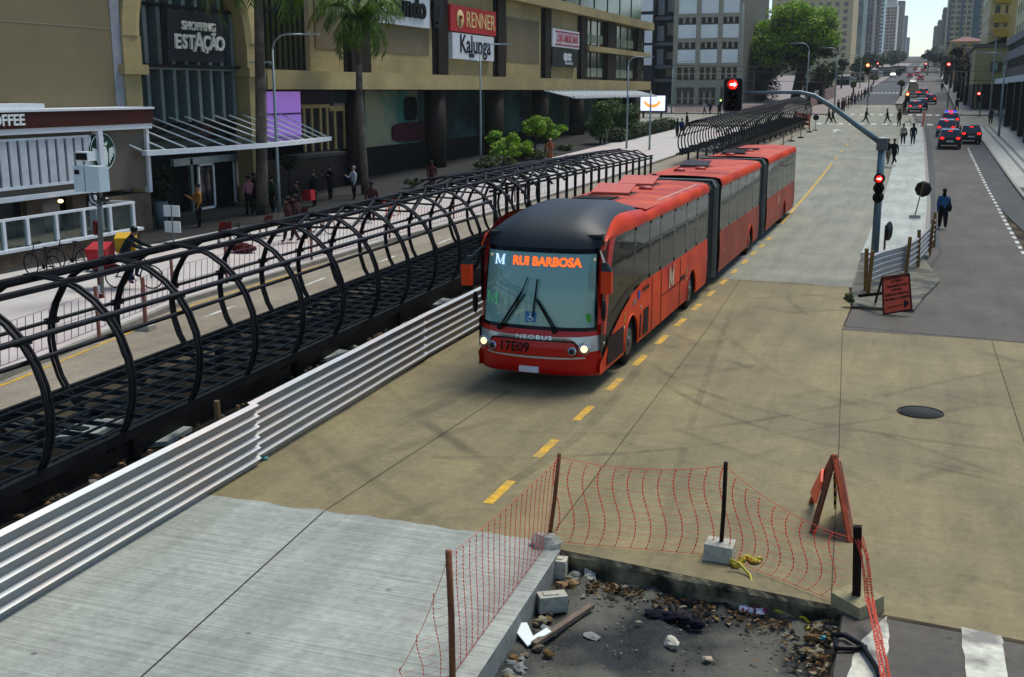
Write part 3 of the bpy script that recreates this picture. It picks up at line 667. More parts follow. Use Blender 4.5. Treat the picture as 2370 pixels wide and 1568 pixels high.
# rubble under the tube along the fence
mb = MB(); sl = mat('pale_slab', (150, 158, 150), .85, 0, .2, 6)
for i in range(420):
    y = rr.uniform(8, 34); x = -9.75-.05*(y-13)-rr.uniform(0, 1.9); s = rr.uniform(.03, .13)
    mb.use([pale, tanr, wood, pitb][rr.choice([0, 1, 2, 3, 3, 3])]); mb.blob((x, y, .03), s, s*rr.uniform(.4, 1), s*.5, i, .35, 6, 4)
o = mb.build('construction_rubble'); o['kind'] = 'stuff'
for (px, py, lab) in ((365, 1018, 'pale flat slab lying under the tube frame left of the timber stake'), (745, 828, 'pale flat slab under the tube frame near the fence middle'), (1005, 705, 'pale flat slab under the tube frame left of the bus mirror'), (205, 1000, 'pale triangular slab inside the nearest tube bay')):
    p = G(px, py, .05); mb = MB(); mb.prism([(-.55, -.3, 0), (.1, -.35, 0), (.6, .2, 0), (.2, .45, 0), (-.3, .2, 0)], (0, 0, .08)); o = mb.build('stone_slab', sl); o.location = (p.x, p.y, .05); o.rotation_euler = (.05, 0, rr.uniform(.2, 1.2)); tag(o, lab, 'slab')

# ============================================================ TUBE STATION FRAMES
def tube_station(name, label, ax, ys, spacing, zbase, posts_from=None, fl=.72, cls=1.):
    """ax(y) -> x of the axis; rings stand across it"""
    t = thing(name, label, 'bus station frame', (ax(ys[0]), ys[0], zbase(ys[0])))
    O = Vector(t.location); L_ = lambda x, y, z: Vector((x, y, z+zbase(y)))-O
    Rr, zc = 1.5, 1.5; y = ys[0]; yr = []
    while y <= ys[1]+.01: yr.append(y); y += spacing
    a0 = math.asin((fl-.35-zc)/Rr)
    for y in yr:
        mb = MB(); n = 22; x0 = ax(y); door = posts_from and y > posts_from+3
        for dy in ((-.055, .055) if cls == 1 else (0,)):
            pts = []
            for i in range(n+1):
                g = a0+(math.pi-2*a0)*i/n
                if door and g < .55: continue
                pts.append(L_(x0+Rr*math.cos(g), y+dy, zc+Rr*math.sin(g)))
            mb.tube(pts, .029 if cls == 1 else .05, 6)
        mb.tube([L_(x0+Rr*math.cos(a0+(math.pi-2*a0)*i/n)*.985, y, zc+Rr*math.sin(a0+(math.pi-2*a0)*i/n)*.985) for i in range(n+1) if not (door and a0+(math.pi-2*a0)*i/n < .55)], .026, 5)
        for g in (.70, math.pi/2-.3, math.pi/2+.12, math.pi-.25):
            if not (door and g < .8): q_ = L_(x0+Rr*math.cos(g), y, zc+Rr*math.sin(g)); mb.bar(q_-Vector((0, .13, 0)), q_+Vector((0, .13, 0)), .1, .1)
        mb.build('ring', steel, t)
    def rail(g, rr_, y0, y1, nm, inset=0, sq=False):
        mb = MB(); pts = []; k = max(2, int((y1-y0)/3))
        for i in range(k+1):
            yy = y0+(y1-y0)*i/k; pts.append(L_(ax(yy)+(Rr-inset)*math.cos(g), yy, zc+(Rr-inset)*math.sin(g)))
        if sq:
            for p, q in zip(pts[:-1], pts[1:]): mb.bar(p, q, rr_*2.6, rr_*1.2)
        else: mb.tube(pts, rr_, 8)
        mb.build(nm, steel, t)
    y0, y1 = ys[0]-.3, yr[-1]+.3
    rail(.70, .045, y0, min(y1, 31) if cls == 1 else y1, 'side_rail', -.03); rail(.52, .036, y0, min(y1, 30) if cls == 1 else y1, 'side_rail', .12)
    rail(math.pi-.25, .035, y0, y1, 'side_rail')
    rail(math.pi/2-.3, .055, y0, y1, 'roof_purlin', 0, True); rail(math.pi/2+.12, .055, y0, y1, 'roof_purlin', 0, True); rail(math.pi/2+.5, .05, y0, y1, 'roof_purlin')
    # roof lattice diagonals
    mb = MB()
    if cls == 1:
        for a, b in zip(yr[:-1], yr[1:]):
            if a < 20: continue
            for g0, g1 in ((1.27, 1.69), (1.69, 1.27), (1.69, 2.07), (2.07, 1.69), (1.27, .95), (.95, 1.27)):
                mb.bar(L_(ax(a)+Rr*math.cos(g0), a, zc+Rr*math.sin(g0)), L_(ax(b)+Rr*math.cos(g1), b, zc+Rr*math.sin(g1)), .05)
    else:
        for a, b in zip(yr[:-1], yr[1:]):
            for g0, g1 in ((1.27, 1.69), (1.69, 2.07)): mb.bar(L_(ax(a)+Rr*math.cos(g0), a, zc+Rr*math.sin(g0)), L_(ax(b)+Rr*math.cos(g1), b, zc+Rr*math.sin(g1)), .05)
    mb.build('roof_lattice', steel, t)
    # floor: edge beams, joists and the grid of flat bars
    hw = 1.28; k = int((y1-y0)/3)
    for sx in (-1, 1):
        mb = MB()
        for i in range(k):
            ya, yb = y0+(y1-y0)*i/k, y0+(y1-y0)*(i+1)/k
            mb.bar(L_(ax(ya)+sx*hw, ya, fl-.08), L_(ax(yb)+sx*hw, yb, fl-.08-(0 if cls == 1 else .12)), .08, .16 if cls == 1 else .45)
            if sx == 1: mb.bar(L_(ax(ya)+sx*(hw-.45), ya, .3), L_(ax(yb)+sx*(hw-.45), yb, .3), .1, .42)
            if sx == -1: mb.bar(L_(ax(ya)-1.52, ya, fl-.25), L_(ax(yb)-1.52, yb, fl-.25), .07, .1)
        mb.build('edge_beam', steel, t)
    mb = MB(); y = y0
    st = .55 if cls == 1 else 1.2
    while y < y1: mb.bar(L_(ax(y)-hw, y, fl-.06), L_(ax(y)+hw, y, fl-.06), .032, .07); y += st
    for i in range(7):
        o_ = -hw+.18+i*.37
        for j in range(k):
            ya, yb = y0+(y1-y0)*j/k, y0+(y1-y0)*(j+1)/k
            mb.bar(L_(ax(ya)+o_, ya, fl-.02), L_(ax(yb)+o_, yb, fl-.02), .03, .035)
    mb.build('floor_grating', steel2, t)
    mb = MB(); r3 = random.Random(9)
    y = y0+.5
    while y < min(y1, 60):
        for s in range(2):
            if r3.random() < .55:
                xx = ax(y)+r3.uniform(-1.1, .6); mb = MB(); mb.bar(L_(xx, y, fl-.1), L_(xx+r3.uniform(.3, .6), y+r3.uniform(-.1, .1), fl-.1), .16, .03); mb.build('floor_plate', steel2, t)
        y += .6
    # stub legs
    y = y0+1
    while y < y1:
        for sx in (-1, 1):
            mb = MB(); mb.bar(L_(ax(y)+sx*.9, y, -.02), L_(ax(y)+sx*.9, y, fl-.2), .14); mb.build('leg', steel, t)
        y += spacing*3
    if posts_from:
        y = posts_from
        px_ = lambda q: -12.62+.04*(q-34.4)-1.35
        y1 = 51.2
        while y < y1+1.2:
            mb = MB(); xx = px_(y)+1.35; mb.bar(L_(xx, y, fl-.3), L_(xx, y, 2.72), .09); mb.build('door_post', steel, t); y += .98 if y < 48 else 1.0
        mb = MB()
        for dx, z in ((1.35, 2.72), (1.35, 2.6), (.6, 2.95), (-.2, 3.0), (-1., 2.9)):
            mb.bar(L_(px_(posts_from)+dx, posts_from-.4, z), L_(px_(y1+1.2)+dx, y1+1.2, z), .1, .06)
        y = posts_from
        while y < y1+1.2:
            P_ = [L_(px_(y)+dx, y, z) for dx, z in ((1.35, 2.74), (.6, 2.95), (-.2, 3.0), (-1., 2.9), (-1.6, 2.6))]
            for p, q in zip(P_[:-1], P_[1:]): mb.bar(p, q, .06)
            mb.bar(P_[0], L_(px_(y+1)+.6, y+1, 2.95), .04); mb.bar(P_[2], L_(px_(y+1)-1., y+1, 2.9), .04); y += 1.
        mb.build('canopy_frame', steel, t)
    return t
tube_station('tube_station_frame', 'black steel ring frame of a tube station under construction beside the corrugated fence', lambda y: -12.2-.05*(y-13), (7.8, 47), 1.8, lambda y: 0, posts_from=33.5)
tube_station('tube_station_frame', 'more distant black tube station frame of closely set rings beyond the bus', lambda y: -14.75+.045*(y-79), (79.5, 125), .95, lambda y: gz(y)+.1, fl=.9, cls=2)

# ============================================================ THE LONG RED BUS
BX, BY, HW = -6.78, 20.05, 1.25
redf = mat('bus_red_paint', (176, 10, 6), .25, 0, .06, 1.5, spec=.35)
redo = mat('bus_orange_red_paint', (206, 60, 10), .45, 0, .1, 1.2, spec=.2, c2=(176, 38, 16), c2s=.7)
redd = mat('bus_faded_red', (186, 68, 42), .45, 0, .14, 1.2, spec=.15, c2=(160, 50, 34), c2s=.5)
roofm = mat('bus_roof_paint', (184, 78, 46), .6, 0, .14, 1.6, c2=(156, 50, 38), c2s=.9, spec=.15)
capm = mat('bus_cap_paint', (34, 48, 54), .5, 0, .12, 1.2, spec=.7)
chrome = mat('silver_trim', (176, 182, 184), .25, .6, .08)
hatchm = mat('hatch_orange', (226, 92, 62), .45, 0, .1)
bellow = mat('gangway_bellows', (70, 74, 72), .7, 0, .25, 6)
wsg = glass_mat('windscreen_glass', (134, 184, 176), .3, .04, (.6, .78, .78))
sideg = glass_mat('side_window_glass', (8, 10, 11), .25, .05, (.6, .66, .66))
inter = mat('bus_interior', (58, 62, 64), .8, 0, .3)
bus = thing('articulated_bus', 'long red bi-articulated city bus with a dark front roof cap driving towards the camera', 'bus', (BX, BY, 0))
PROF = [(.32, .06), (.36, .02), (.5, 0), (.85, -.02), (1.0, 0), (1.18, .03), (1.24, .05), (1.6, .09), (2.0, .14), (2.4, .21), (2.66, .28), (2.74, .31), (2.86, .38), (3.0, .5), (3.15, .72), (3.28, 1.05), (3.38, 1.5), (3.44, 2.1), (3.45, 2.8), (3.41, 3.5), (3.32, 4.1), (3.2, 4.55)]
def pz(z):
    for (a, b), (c, e) in zip(PROF[:-1], PROF[1:]):
        if a <= z <= c and c > a: return b+(e-b)*(z-a)/(c-a)
    return PROF[0][1]
def front(u, z, off=0.):
    """front surface: u -1..1 across, z height"""
    y = pz(z)+.16*u*u+.24*abs(u)**7; x = u*(HW-(.06*abs(u)**4 if z > 1.2 else 0)*min(1, (z-1.2)/1.5))
    return (x, y-off, z)
def patch(mb, u0, u1, zs, off, nu=16, edge=None):
    vs = [];
    for z in zs:
        for i in range(nu+1):
            u = u0+(u1-u0)*i/nu; vs.append(front(u, z, off))
    n = nu+1
    mb.add(vs, [(j*n+i, j*n+i+1, (j+1)*n+i+1, (j+1)*n+i) for j in range(len(zs)-1) for i in range(nu)], True)
def fr(a, b, n): return [a+(b-a)*i/n for i in range(n+1)]
def rrpatch(mb, u0, u1, z0, z1, r, off, n=10, skew=0.):
    """rounded rectangle on the front surface"""
    c = []; ru = r/HW
    for (cu, cz, a0) in ((u1-ru, z1-r, 0), (u0+ru, z1-r, 90), (u0+ru, z0+r, 180), (u1-ru, z0+r, 270)):
        for k in range(7):
            g = R(a0+15*k); c.append((cu+ru*math.cos(g), cz+r*math.sin(g)))
    zs = sorted(set([round(z, 4) for _, z in c]+[z0+(z1-z0)*i/8 for i in range(9)]))
    rows = []
    for z in zs:
        xs = []
        for (a, za), (b, zb) in zip(c, c[1:]+c[:1]):
            if abs(za-z) < 1e-6: xs.append(a)
            if (za-z)*(zb-z) < 0: xs.append(a+(b-a)*(z-za)/(zb-za))
        if xs: rows.append([front(min(xs)+(max(xs)-min(xs))*i/n, z, off) for i in range(n+1)])
    vs = [p for r_ in rows for p in r_]; m_ = n+1
    mb.add(vs, [(j*m_+i, j*m_+i+1, (j+1)*m_+i+1, (j+1)*m_+i) for j in range(len(rows)-1) for i in range(n)], True)
# bumper and red front shell (everything behind glass opening is open)
mb = MB(); patch(mb, -1, 1, fr(.32, 1.21, 10), 0); mb.build('front_panel', redf, bus)
mb = MB(); patch(mb, -1, 1, fr(.325, .36, 2), .012); mb.build('bumper_lip', mat('bus_bright_red', (206, 14, 14), .2, 0, .05), bus)
for a, b in ((-1, -.93), (.93, 1)):
    mb = MB(); patch(mb, a, b, fr(1.21, 2.9, 10), 0, 3)
    vs = []
    for z in fr(1.1, 2.9, 10):
        f_ = front(1 if b == 1 else -1, z); vs += [f_, (math.copysign(HW+.014, b if b == 1 else -1), f_[1]+.05, z), (math.copysign(HW+.016, b if b == 1 else -1), f_[1]+.2+.12*(z-1.2), z)]
    mb.add(vs, [(3*i+k, 3*i+1+k, 3*i+4+k, 3*i+3+k) for i in range(10) for k in range(2)])
    mb.build('windscreen_pillar', redf, bus)
blkg = mat('windscreen_border', (8, 10, 12), .15, 0, .1)
mb = MB(); U = 16
for (a, b, z0_, z1_) in ((-.94, .94, 1.2, 1.27), (-.94, .94, 2.66, 2.75)): patch(mb, a, b, fr(z0_, z1_, 2), .006)
for a, b in ((-.94, -.9), (.9, .94)): patch(mb, a, b, fr(1.2, 2.75, 8), .006, 2)
mb.build('windscreen_seal', blkg, bus)
mb = MB(); patch(mb, -.92, .92, fr(1.24, 2.70, 14), .002); mb.build('windscreen', wsg, bus)
# roof cap
def capx(z, y): return 1-.13*max(0, min(1, (y-.6)/2.5))
mb = MB(); vs = []; idx = [p for p in PROF if p[0] >= 2.74 or p[1] > 1]; k = 0; nu = 18
K0 = [i for i, p in enumerate(PROF) if p == (2.74, .31)][0]
for z, y in PROF[K0:]:
    q = capx(z, y); 
    for i in range(nu+1):
        u = (-1+2*i/nu); fu = abs(u)
        t = max(0, min(1, (z-2.74)/.5))
        zz = z-(z-2.9)*max(0, fu-.55)**1.5*2.1*(1 if y > .5 else t)
        zz -= .035*math.exp(-((fu-.62)/.07)**2)*min(1, y/1.5)         # moulded groove
        if y > 3.2: zz = zz*(1-(y-3.2)/1.6*.4)+3.15*(y-3.2)/1.6*.4
        yy = y+.16*u*u+.24*fu**7*(1-min(1, max(0, y-.3))) ; vs.append((u*q*(HW-.045), yy, zz+.01))
n = nu+1; rws = len(PROF)-K0
mb.add(vs, [(j*n+i, j*n+i+1, (j+1)*n+i+1, (j+1)*n+i) for j in range(rws-1) for i in range(nu)], True)
mb.build('front_roof_cap', capm, bus)
# silver band with lamps and grille
mb = MB(); vs = []
def bz(u): return .06*(1-abs(u)**2)
mb.use(chrome)
for i in range(33):
    u = -1+2*i/32; dn = .0 if abs(u) < .62 else .24*min(1, (abs(u)-.62)/.2)
    for z in (1.10-.045*(1-u*u)+.02, 1.06-.05*(1-u*u), 1.06-.05*(1-u*u)-dn*.5, 1.06-.05*(1-u*u)-dn): vs.append(front(u, z, .014))
mb.add(vs, [(4*i+k, 4*i+4+k, 4*i+5+k, 4*i+1+k) for i in range(32) for k in range(3)], True)
mb.build('silver_band', None, bus)
mb = MB(); vs = []
for i in range(33):
    u = -.8+1.6*i/32
    for z in (.705-.02*(1-u*u)+.03*abs(u)**3, .675-.03*(1-u*u)+.03*abs(u)**3): vs.append(front(u, z, .016))
mb.add(vs, [(2*i, 2*i+2, 2*i+3, 2*i+1) for i in range(32)], True); mb.build('silver_strip', chrome, bus)
mb = MB(); rrpatch(mb, -.75, .68, .69, 1.015, .1, .018, 12); mb.build('grille_surround', blkg, bus)
mb = MB(); rrpatch(mb, -.73, .665, .70, .985, .09, .026, 12); mb.build('grille_panel', redf, bus)
for s, uu in ((-1, -.87), (1, .79)):
    f_ = front(uu, .88, .03); lp = bus
    mb = MB(); mb.disc((f_[0], f_[1]-.015, .88), (.25*s, -1, 0), .115, .03, 20); h = mb.build('headlight', chrome, bus)
    mb = MB(); mb.disc((f_[0], f_[1]-.035, .88), (.25*s, -1, 0), .066, .03, 20); mb.build('lamp', whit, h)
    f_ = front(uu-.16*s*1.1, .84, .03); mb = MB(); mb.disc((f_[0], f_[1]-.01, .83), (.15*s, -1, 0), .085, .03, 20); h = mb.build('fog_light', chrome, bus)
    mb = MB(); mb.disc((f_[0], f_[1]-.028, .83), (.15*s, -1, 0), .055, .02, 20); mb.build('lamp', mat('clear_lamp', (60, 66, 70), .1, .2, .1, spec=.9), h)
def fwrap(o, x0, off):
    for v in o.data.vertices:
        u = max(-1, min(1, v.co.x/HW)); yy = front(u, v.co.z)[1]; v.co.y = yy-off+(v.co.y-x0)*1
tn = text('NEOBUS', .11, mat('chrome_letters', (210, 216, 220), .15, .7, .02), (0, 0, 1.06), 'lettering', bus, (1, 0, 0), ext=.012, sx=1.6, space=1.15)
fwrap(tn, 0, .03)
tn = text('17E09', .26, mat('black_letters', (20, 4, 6), .5), (-.4, 0, .845), 'lettering', bus, (1, .0, 0), ext=.003, bold=.006)
fwrap(tn, 0, .034)
c_ = front(-.13, .415, .012); mb = MB(); mb.box(-.2-.1, .2-.1, c_[1]-.02, c_[1], .355, .475); pl = mb.build('number_plate', mat('plate_white', (200, 198, 204), .5), bus)
tn = text('RUI BARBOSA', .225, mat('led_orange', (255, 92, 20), emit=.6), (.16, 0, 2.49), 'destination_lettering', bus, (1, 0, 0), ext=.002, sx=.98, bold=.008); fwrap(tn, 0, .012)
tn = serif_m(.19, mat('led_white', (190, 220, 255), emit=.4), (-.8, 0, 2.5), 'route_emblem', bus, (1, 0, 0)); fwrap(tn, 0, .012)
tn = serif_m(.24, mat('green_decal_paint', (110, 220, 150), .5, 0, .02), (-.93, 0, 1.75), 'side_emblem', bus, (1, 0, 0)); fwrap(tn, 0, .01)
bl = mat('blue_sticker', (24, 130, 190), .5, 0, .02)
mb = MB(); mb.use(bl); mb.box(-.2, .02, pz(1.42)-.012, pz(1.42)-.008, 1.33, 1.54); o = mb.build('access_sticker', None, bus)
mb = MB(); ysk = pz(1.42)-.016; mb.disc((-.09, ysk, 1.505), (0, 1, 0), .018, .004, 10); mb.bar((-.09, ysk, 1.49), (-.095, ysk, 1.42), .02, .004); mb.bar((-.095, ysk, 1.42), (-.04, ysk, 1.42), .02, .004); mb.bar((-.04, ysk, 1.42), (-.02, ysk, 1.37), .02, .004); mb.ring((-.1, ysk, 1.4), (0, 1, 0), .045, .009, 16, 4)
mb.build('symbol', white, o)
mb = MB(); p = front(.82, 1.46, .02); mb.box(p[0]-.05, p[0]+.05, p[1]-.004, p[1], 1.38, 1.54); mb.build('green_sticker', mat('green_sticker', (60, 190, 40), .5), bus)
for u in (-.86, .86):
    p = front(u, 2.55, -.06); mb = MB(); mb.disc(p, (0, 1, 0), .03, .02, 10); mb.build('marker_lamp', mat('marker_glow', (255, 200, 140), emit=.5), bus)
# wipers
def wiper(u0, z0_, u1, z1_, ub, zb):
    w_ = MB(); a = Vector(front(u0, z0_, .05)); b = Vector(front(u1, z1_, .06)); c = Vector(front(ub, zb, .05))
    w_.tube([a, b], .02, 5); w_.tube([a+Vector((.06, 0, 0)), b+Vector((.06, 0, -.05))], .014, 5)
    w_.disc(a, (0, 1, 0), .05, .05, 10)
    mid = b; w_.bar(mid+(mid-c)*.95, c, .03, .02); return w_.build('wiper', blk, bus)
wiper(-.58, 1.2, -.22, 1.92, -.32, 1.62); wiper(.33, 1.2, .0, 1.82, -.03, 1.45)
# mirrors
for s in (-1, 1):
    mb = MB(); x = s*(HW+.16); mb.hexa([(x-.1, .02, 1.98), (x+.1, .02, 1.98), (x+.1, .14, 1.98), (x-.1, .14, 1.98)], [(x-.1, .0, 2.4), (x+.1, .0, 2.4), (x+.1, .14, 2.4), (x-.1, .14, 2.4)])
    h = mb.build('mirror', redo, bus)
    mb = MB(); mb.hexa([(x-.1, .01, 2.402), (x+.1, .01, 2.402), (x+.1, .15, 2.402), (x-.1, .15, 2.402)], [(x-.05-s*.05, .05, 2.56), (x+.05-s*.05, .05, 2.56), (x+.05-s*.05, .15, 2.56), (x-.05-s*.05, .15, 2.56)])
    mb.bar((x-s*.05, .1, 2.52), (s*HW*.95, .4, 2.72), .035); mb.build('mirror_arm', mat('mirror_grey', (58, 76, 80), .4), h)
    mb = MB(); mb.blob((s*(HW+.06), .25, 1.62), .05, .1, .22, 2, .05, 8, 6); mb.build('lower_mirror', blk, bus)
# body sections
def side_pts(y0, y1, zs): pass
def section(y0, y1, wheels, wins, first=False, last=False):
    """lower skirt panels with wheel arches, window band, cant rail, roof"""
    r = .58
    for s in (-1, 1):
        X = s*HW; mb = MB(); mb.use(redo if first else redd)
        outline = [(y0, 1.58), (y0, .34)]
        for wy in wheels:
            outline += [(wy-r, .34)]+[(wy-r*math.cos(R(a)), .5+r*math.sin(R(a))) for a in range(0, 181, 15)]+[(wy+r, .34)]
        outline += [(y1, .34), (y1, 1.58)]
        if first: outline = [(y0+.05, .34)]+outline[2:-1]+[(y1, 1.62), (3.6, 1.62), (2.6, 1.5), (1.75, 1.27), (.95, .95), (.5, .7)]
        f_ = outline if s > 0 else outline[::-1]
        # triangulated fan by columns
        ysamp = sorted(set([o_[0] for o_ in outline]+fr(y0, y1, 12)))
        def topz(y):
            if not first: return 1.58
            T = [(.25, .6), (.5, .7), (.95, .95), (1.75, 1.27), (2.6, 1.5), (3.6, 1.62), (99, 1.62)]
            for (a, b), (c, e) in zip(T[:-1], T[1:]):
                if y <= c: return b+(e-b)*max(0, y-a)/(c-a)
            return 1.62
        def botz(y):
            for wy in wheels:
                if abs(y-wy) < r: return .5+math.sqrt(max(0, r*r-(y-wy)**2))
            return .34
        ysamp = sorted(set([round(y, 3) for y in fr(y0 if not first else .28, y1, 60)]+[round(wy+r*math.cos(R(a)), 3) for wy in wheels for a in range(0, 181, 12)]))
        vs = []
        for y in ysamp:
            b_, t_ = botz(y), topz(y)
            for k in range(4): 
                z = b_+(t_-b_)*k/3; vs.append((X+(.02*s if .6 < z < 1.5 else 0), y, z))
        n = 4; mb.add(vs, [(n*i+k, n*i+n+k, n*i+n+k+1, n*i+k+1) if s > 0 else (n*i+k+1, n*i+n+k+1, n*i+n+k, n*i+k) for i in range(len(ysamp)-1) for k in range(3)])
        pn = mb.build('side_panel', None, bus)
        for wy in wheels:   # arch lips
            mb = MB(); mb.tube([(X+.012*s, wy-r*math.cos(R(a)), .5+r*math.sin(R(a))) for a in range(-10, 191, 10)], .028, 6); mb.build('wheel_arch', redo, bus)
        # window band
        z0w, z1w = (1.62 if first else 1.58), 2.9
        mb = MB(); mb.use(blkg); yb = y0 if not first else .62
        for a, b in ((z0w, z0w+.08), (z1w-.07, z1w)): mb.box(X-.01 if s > 0 else X, X if s > 0 else X+.01, (yb+2.6 if first and a < 2 else yb), y1, a, b)
        for a, b in wins:
            mb.box(min(X, X-.012*s), max(X, X-.012*s), a-.09, a+.09, z0w, z1w)
        mb.box(min(X, X-.012*s), max(X, X-.012*s), y1-.12, y1, z0w, z1w)
        mb.build('window_frame', None, bus)
        for i, (a, b) in enumerate(wins):
            mb = MB()
            if first and i == 0: mb.add([(X-.004*s, a+.05, 1.0), (X-.004*s, 1.75, 1.27), (X-.004*s, b-.05, 1.55), (X-.004*s, b-.05, z1w-.07), (X-.004*s, a+.15, z1w-.1)], [(0, 1, 2, 3, 4)])
            else: mb.add([(X-.004*s, a+.05, z0w+.08), (X-.004*s, b-.05, z0w+.08), (X-.004*s, b-.05, z1w-.07), (X-.004*s, a+.05, z1w-.07)], [(0, 1, 2, 3)])
            wn = mb.build('window', sideg, bus)
            if not (first and i == 0) and s > 0:
                mb = MB(); mb.box(X-.0, X+.008, a+.05, b-.05, 2.42, 2.45); mb.build('vent_rail', blkg, wn)
    if first:   # dark sweep below the driver's window
        for s in (-1, 1):
            X = s*(HW+.003); mb = MB(); mb.use(mat('bus_dark_sweep', (36, 32, 28), .35, 0, .2))
            mb.add([(X, .3, .72), (X, .5, .83), (X, .95, 1.05), (X, 1.75, 1.36), (X, 2.6, 1.58), (X, 3.6, 1.68), (X, 3.6, 1.73), (X, 2.4, 1.7), (X, 1.4, 1.5), (X, .3, 1.3)], [tuple(range(10))]); mb.build('side_sweep', None, bus)
    # roof with rounded edges
    mb = MB(); mb.use(roofm); vs = []
    cs = [(HW, 2.9), (HW+.015, 2.97), (HW-.01, 3.08), (HW-.08, 3.15), (HW-.2, 3.18), (.7, 3.2), (0, 3.22), (-.7, 3.2), (-HW+.2, 3.18), (-HW+.08, 3.15), (-HW+.01, 3.08), (-HW-.015, 2.97), (-HW, 2.9)]
    yy = [4.2, 5.5, y1] if first else [y0, y1]
    for y in yy: vs += [(x, y, z) for x, z in cs]
    n = len(cs)
    mb.add(vs, [(j*n+i, (j+1)*n+i, (j+1)*n+i+1, j*n+i+1) for j in range(len(yy)-1) for i in range(3, n-4)], True); mb.build('roof', None, bus)
    for s in (-1, 1):
        mb = MB(); mb.use(redo); vs = []
        ee = cs[:4] if s > 0 else cs[-4:]
        ys_ = fr(y0, y1, 8) if not first else [.42, .5, .65, .9, 1.2, 1.6, 2.1, 2.8, 3.5, 4.2, 5.5, y1]
        for y in ys_:
            if first and y < 4.3:
                t = min(1, (y-.42)/1.5); zt = 2.78+(3.27-2.78)*(1-(1-t)**2.2) if y < 2.2 else 3.27-.12*(y-2.2)/2.1
                q = 1.0-.13*max(0, min(1, (y-.6)/2.5)); xi = q*(HW-.045)
                E = [(HW, 2.74 if y < .6 else 2.9), (HW+.01, 2.78+(zt-2.78)*.4+(.08 if y > .6 else 0)), (HW-.02-(HW-.02-xi)*.3, zt*.97+.03), (xi, zt+.0)]
                E = [(s*a, b) for a, b in E]; E = E if s > 0 else E[::-1]
            else: E = ee
            vs += [(x, y, z) for x, z in E]
        mb.add(vs, [(j*4+i, (j+1)*4+i, (j+1)*4+i+1, j*4+i+1) for j in range(len(ys_)-1) for i in range(3)], True); mb.build('cant_rail', None, bus)
    # underbody, floor, seats rows
    mb = MB(); mb.box(-HW+.05, HW-.05, max(y0, .4), y1-.05, .3, .95) if not wheels else None
    ed = sorted([(max(y0, .4))]+[v for wy in wheels for v in (wy-.62, wy+.62)]+[y1-.05])
    for a, b in zip(ed[::2], ed[1::2]): mb.box(-HW+.06, HW-.06, a, b, .34, .9)
    mb.box(-HW+.06, HW-.06, max(y0, .5), y1-.05, .9, .98); mb.box(-HW+.1, HW-.1, max(y0, .6), y1-.1, 2.95, 3.0); mb.build('floor', inter, bus)
    y = y0+2.4 if first else y0+.8
    while y < y1-.6:
        mb = MB()
        for x in (-.95, -.5, .5, .95): mb.box(x-.2, x+.2, y, y+.08, 1.35, 2.0); mb.box(x-.2, x+.2, y-.4, y, 1.3, 1.38)
        mb.box(-1.16, 1.16, y-.2, y-.1, 1.2, 1.31); mb.build('seat_row', mat('seat_fabric', (84, 80, 78), .9), bus)
        if random.Random(int(y*7)).random() < .75:
            for x in (.62, -.5): mb = MB(); mb.tube([(x, y-.3, 1.0), (x, y-.3, 2.95)], .022, 6); mb.build('grab_pole', mat('grab_pole_steel', (190, 190, 180), .4, .2), bus)
        y += .85
section(0, 11.55, [2.7, 9.3], [(.5, 2.95), (2.95, 4.35), (4.35, 5.45), (5.45, 7.0), (7.0, 8.5), (8.5, 9.9), (9.9, 11.5)], first=True)
section(13.65, 22.2, [20.2], [(13.7, 15.4), (15.4, 17.1), (17.1, 18.8), (18.8, 20.5), (20.5, 22.1)])
section(24.45, 34.4, [30.4], [(24.5, 26.2), (26.2, 27.9), (27.9, 29.6), (29.6, 31.3), (31.3, 32.8), (32.8, 34.3)])
mb = MB(); mb.add([(-HW, 34.4, .34), (HW, 34.4, .34), (HW, 34.4, 2.95), (HW-.1, 34.45, 3.15), (-HW+.1, 34.45, 3.15), (-HW, 34.4, 2.95)], [(0, 1, 2, 3, 4, 5)]); mb.build('rear_panel', redd, bus)
for y0_, y1_ in ((11.55, 13.65), (22.2, 24.45)):          # folded gangways
    mb = MB(); n = 18; vs = []
    for i in range(n+1):
        y = y0_+(y1_-y0_)*i/n; o_ = 0 if i % 2 else -.07
        if i in (n//2,): o_ = .02
        a = HW-.03+o_
        vs += [(a, y, .38), (a, y, 2.95), (a-.12, y, 3.12+o_), (-a+.12, y, 3.12+o_), (-a, y, 2.95), (-a, y, .38)]
    mb.add(vs, [(6*i+k, 6*i+6+k, 6*i+7+k, 6*i+1+k) for i in range(n) for k in range(5)]); mb.build('gangway_bellows', bellow, bus)
    ym = (y0_+y1_)/2
    mb = MB(); P_ = [(HW+.0, ym, .35), (HW+.0, ym, 2.98), (HW-.1, ym, 3.17), (-HW+.1, ym, 3.17), (-HW, ym, 2.98), (-HW, ym, .35)]
    for a, b in zip(P_[:-1], P_[1:]): mb.bar(a, b, .16, .05)
    mb.build('gangway_hoop', mat('gangway_grey', (120, 126, 118), .5), bus)
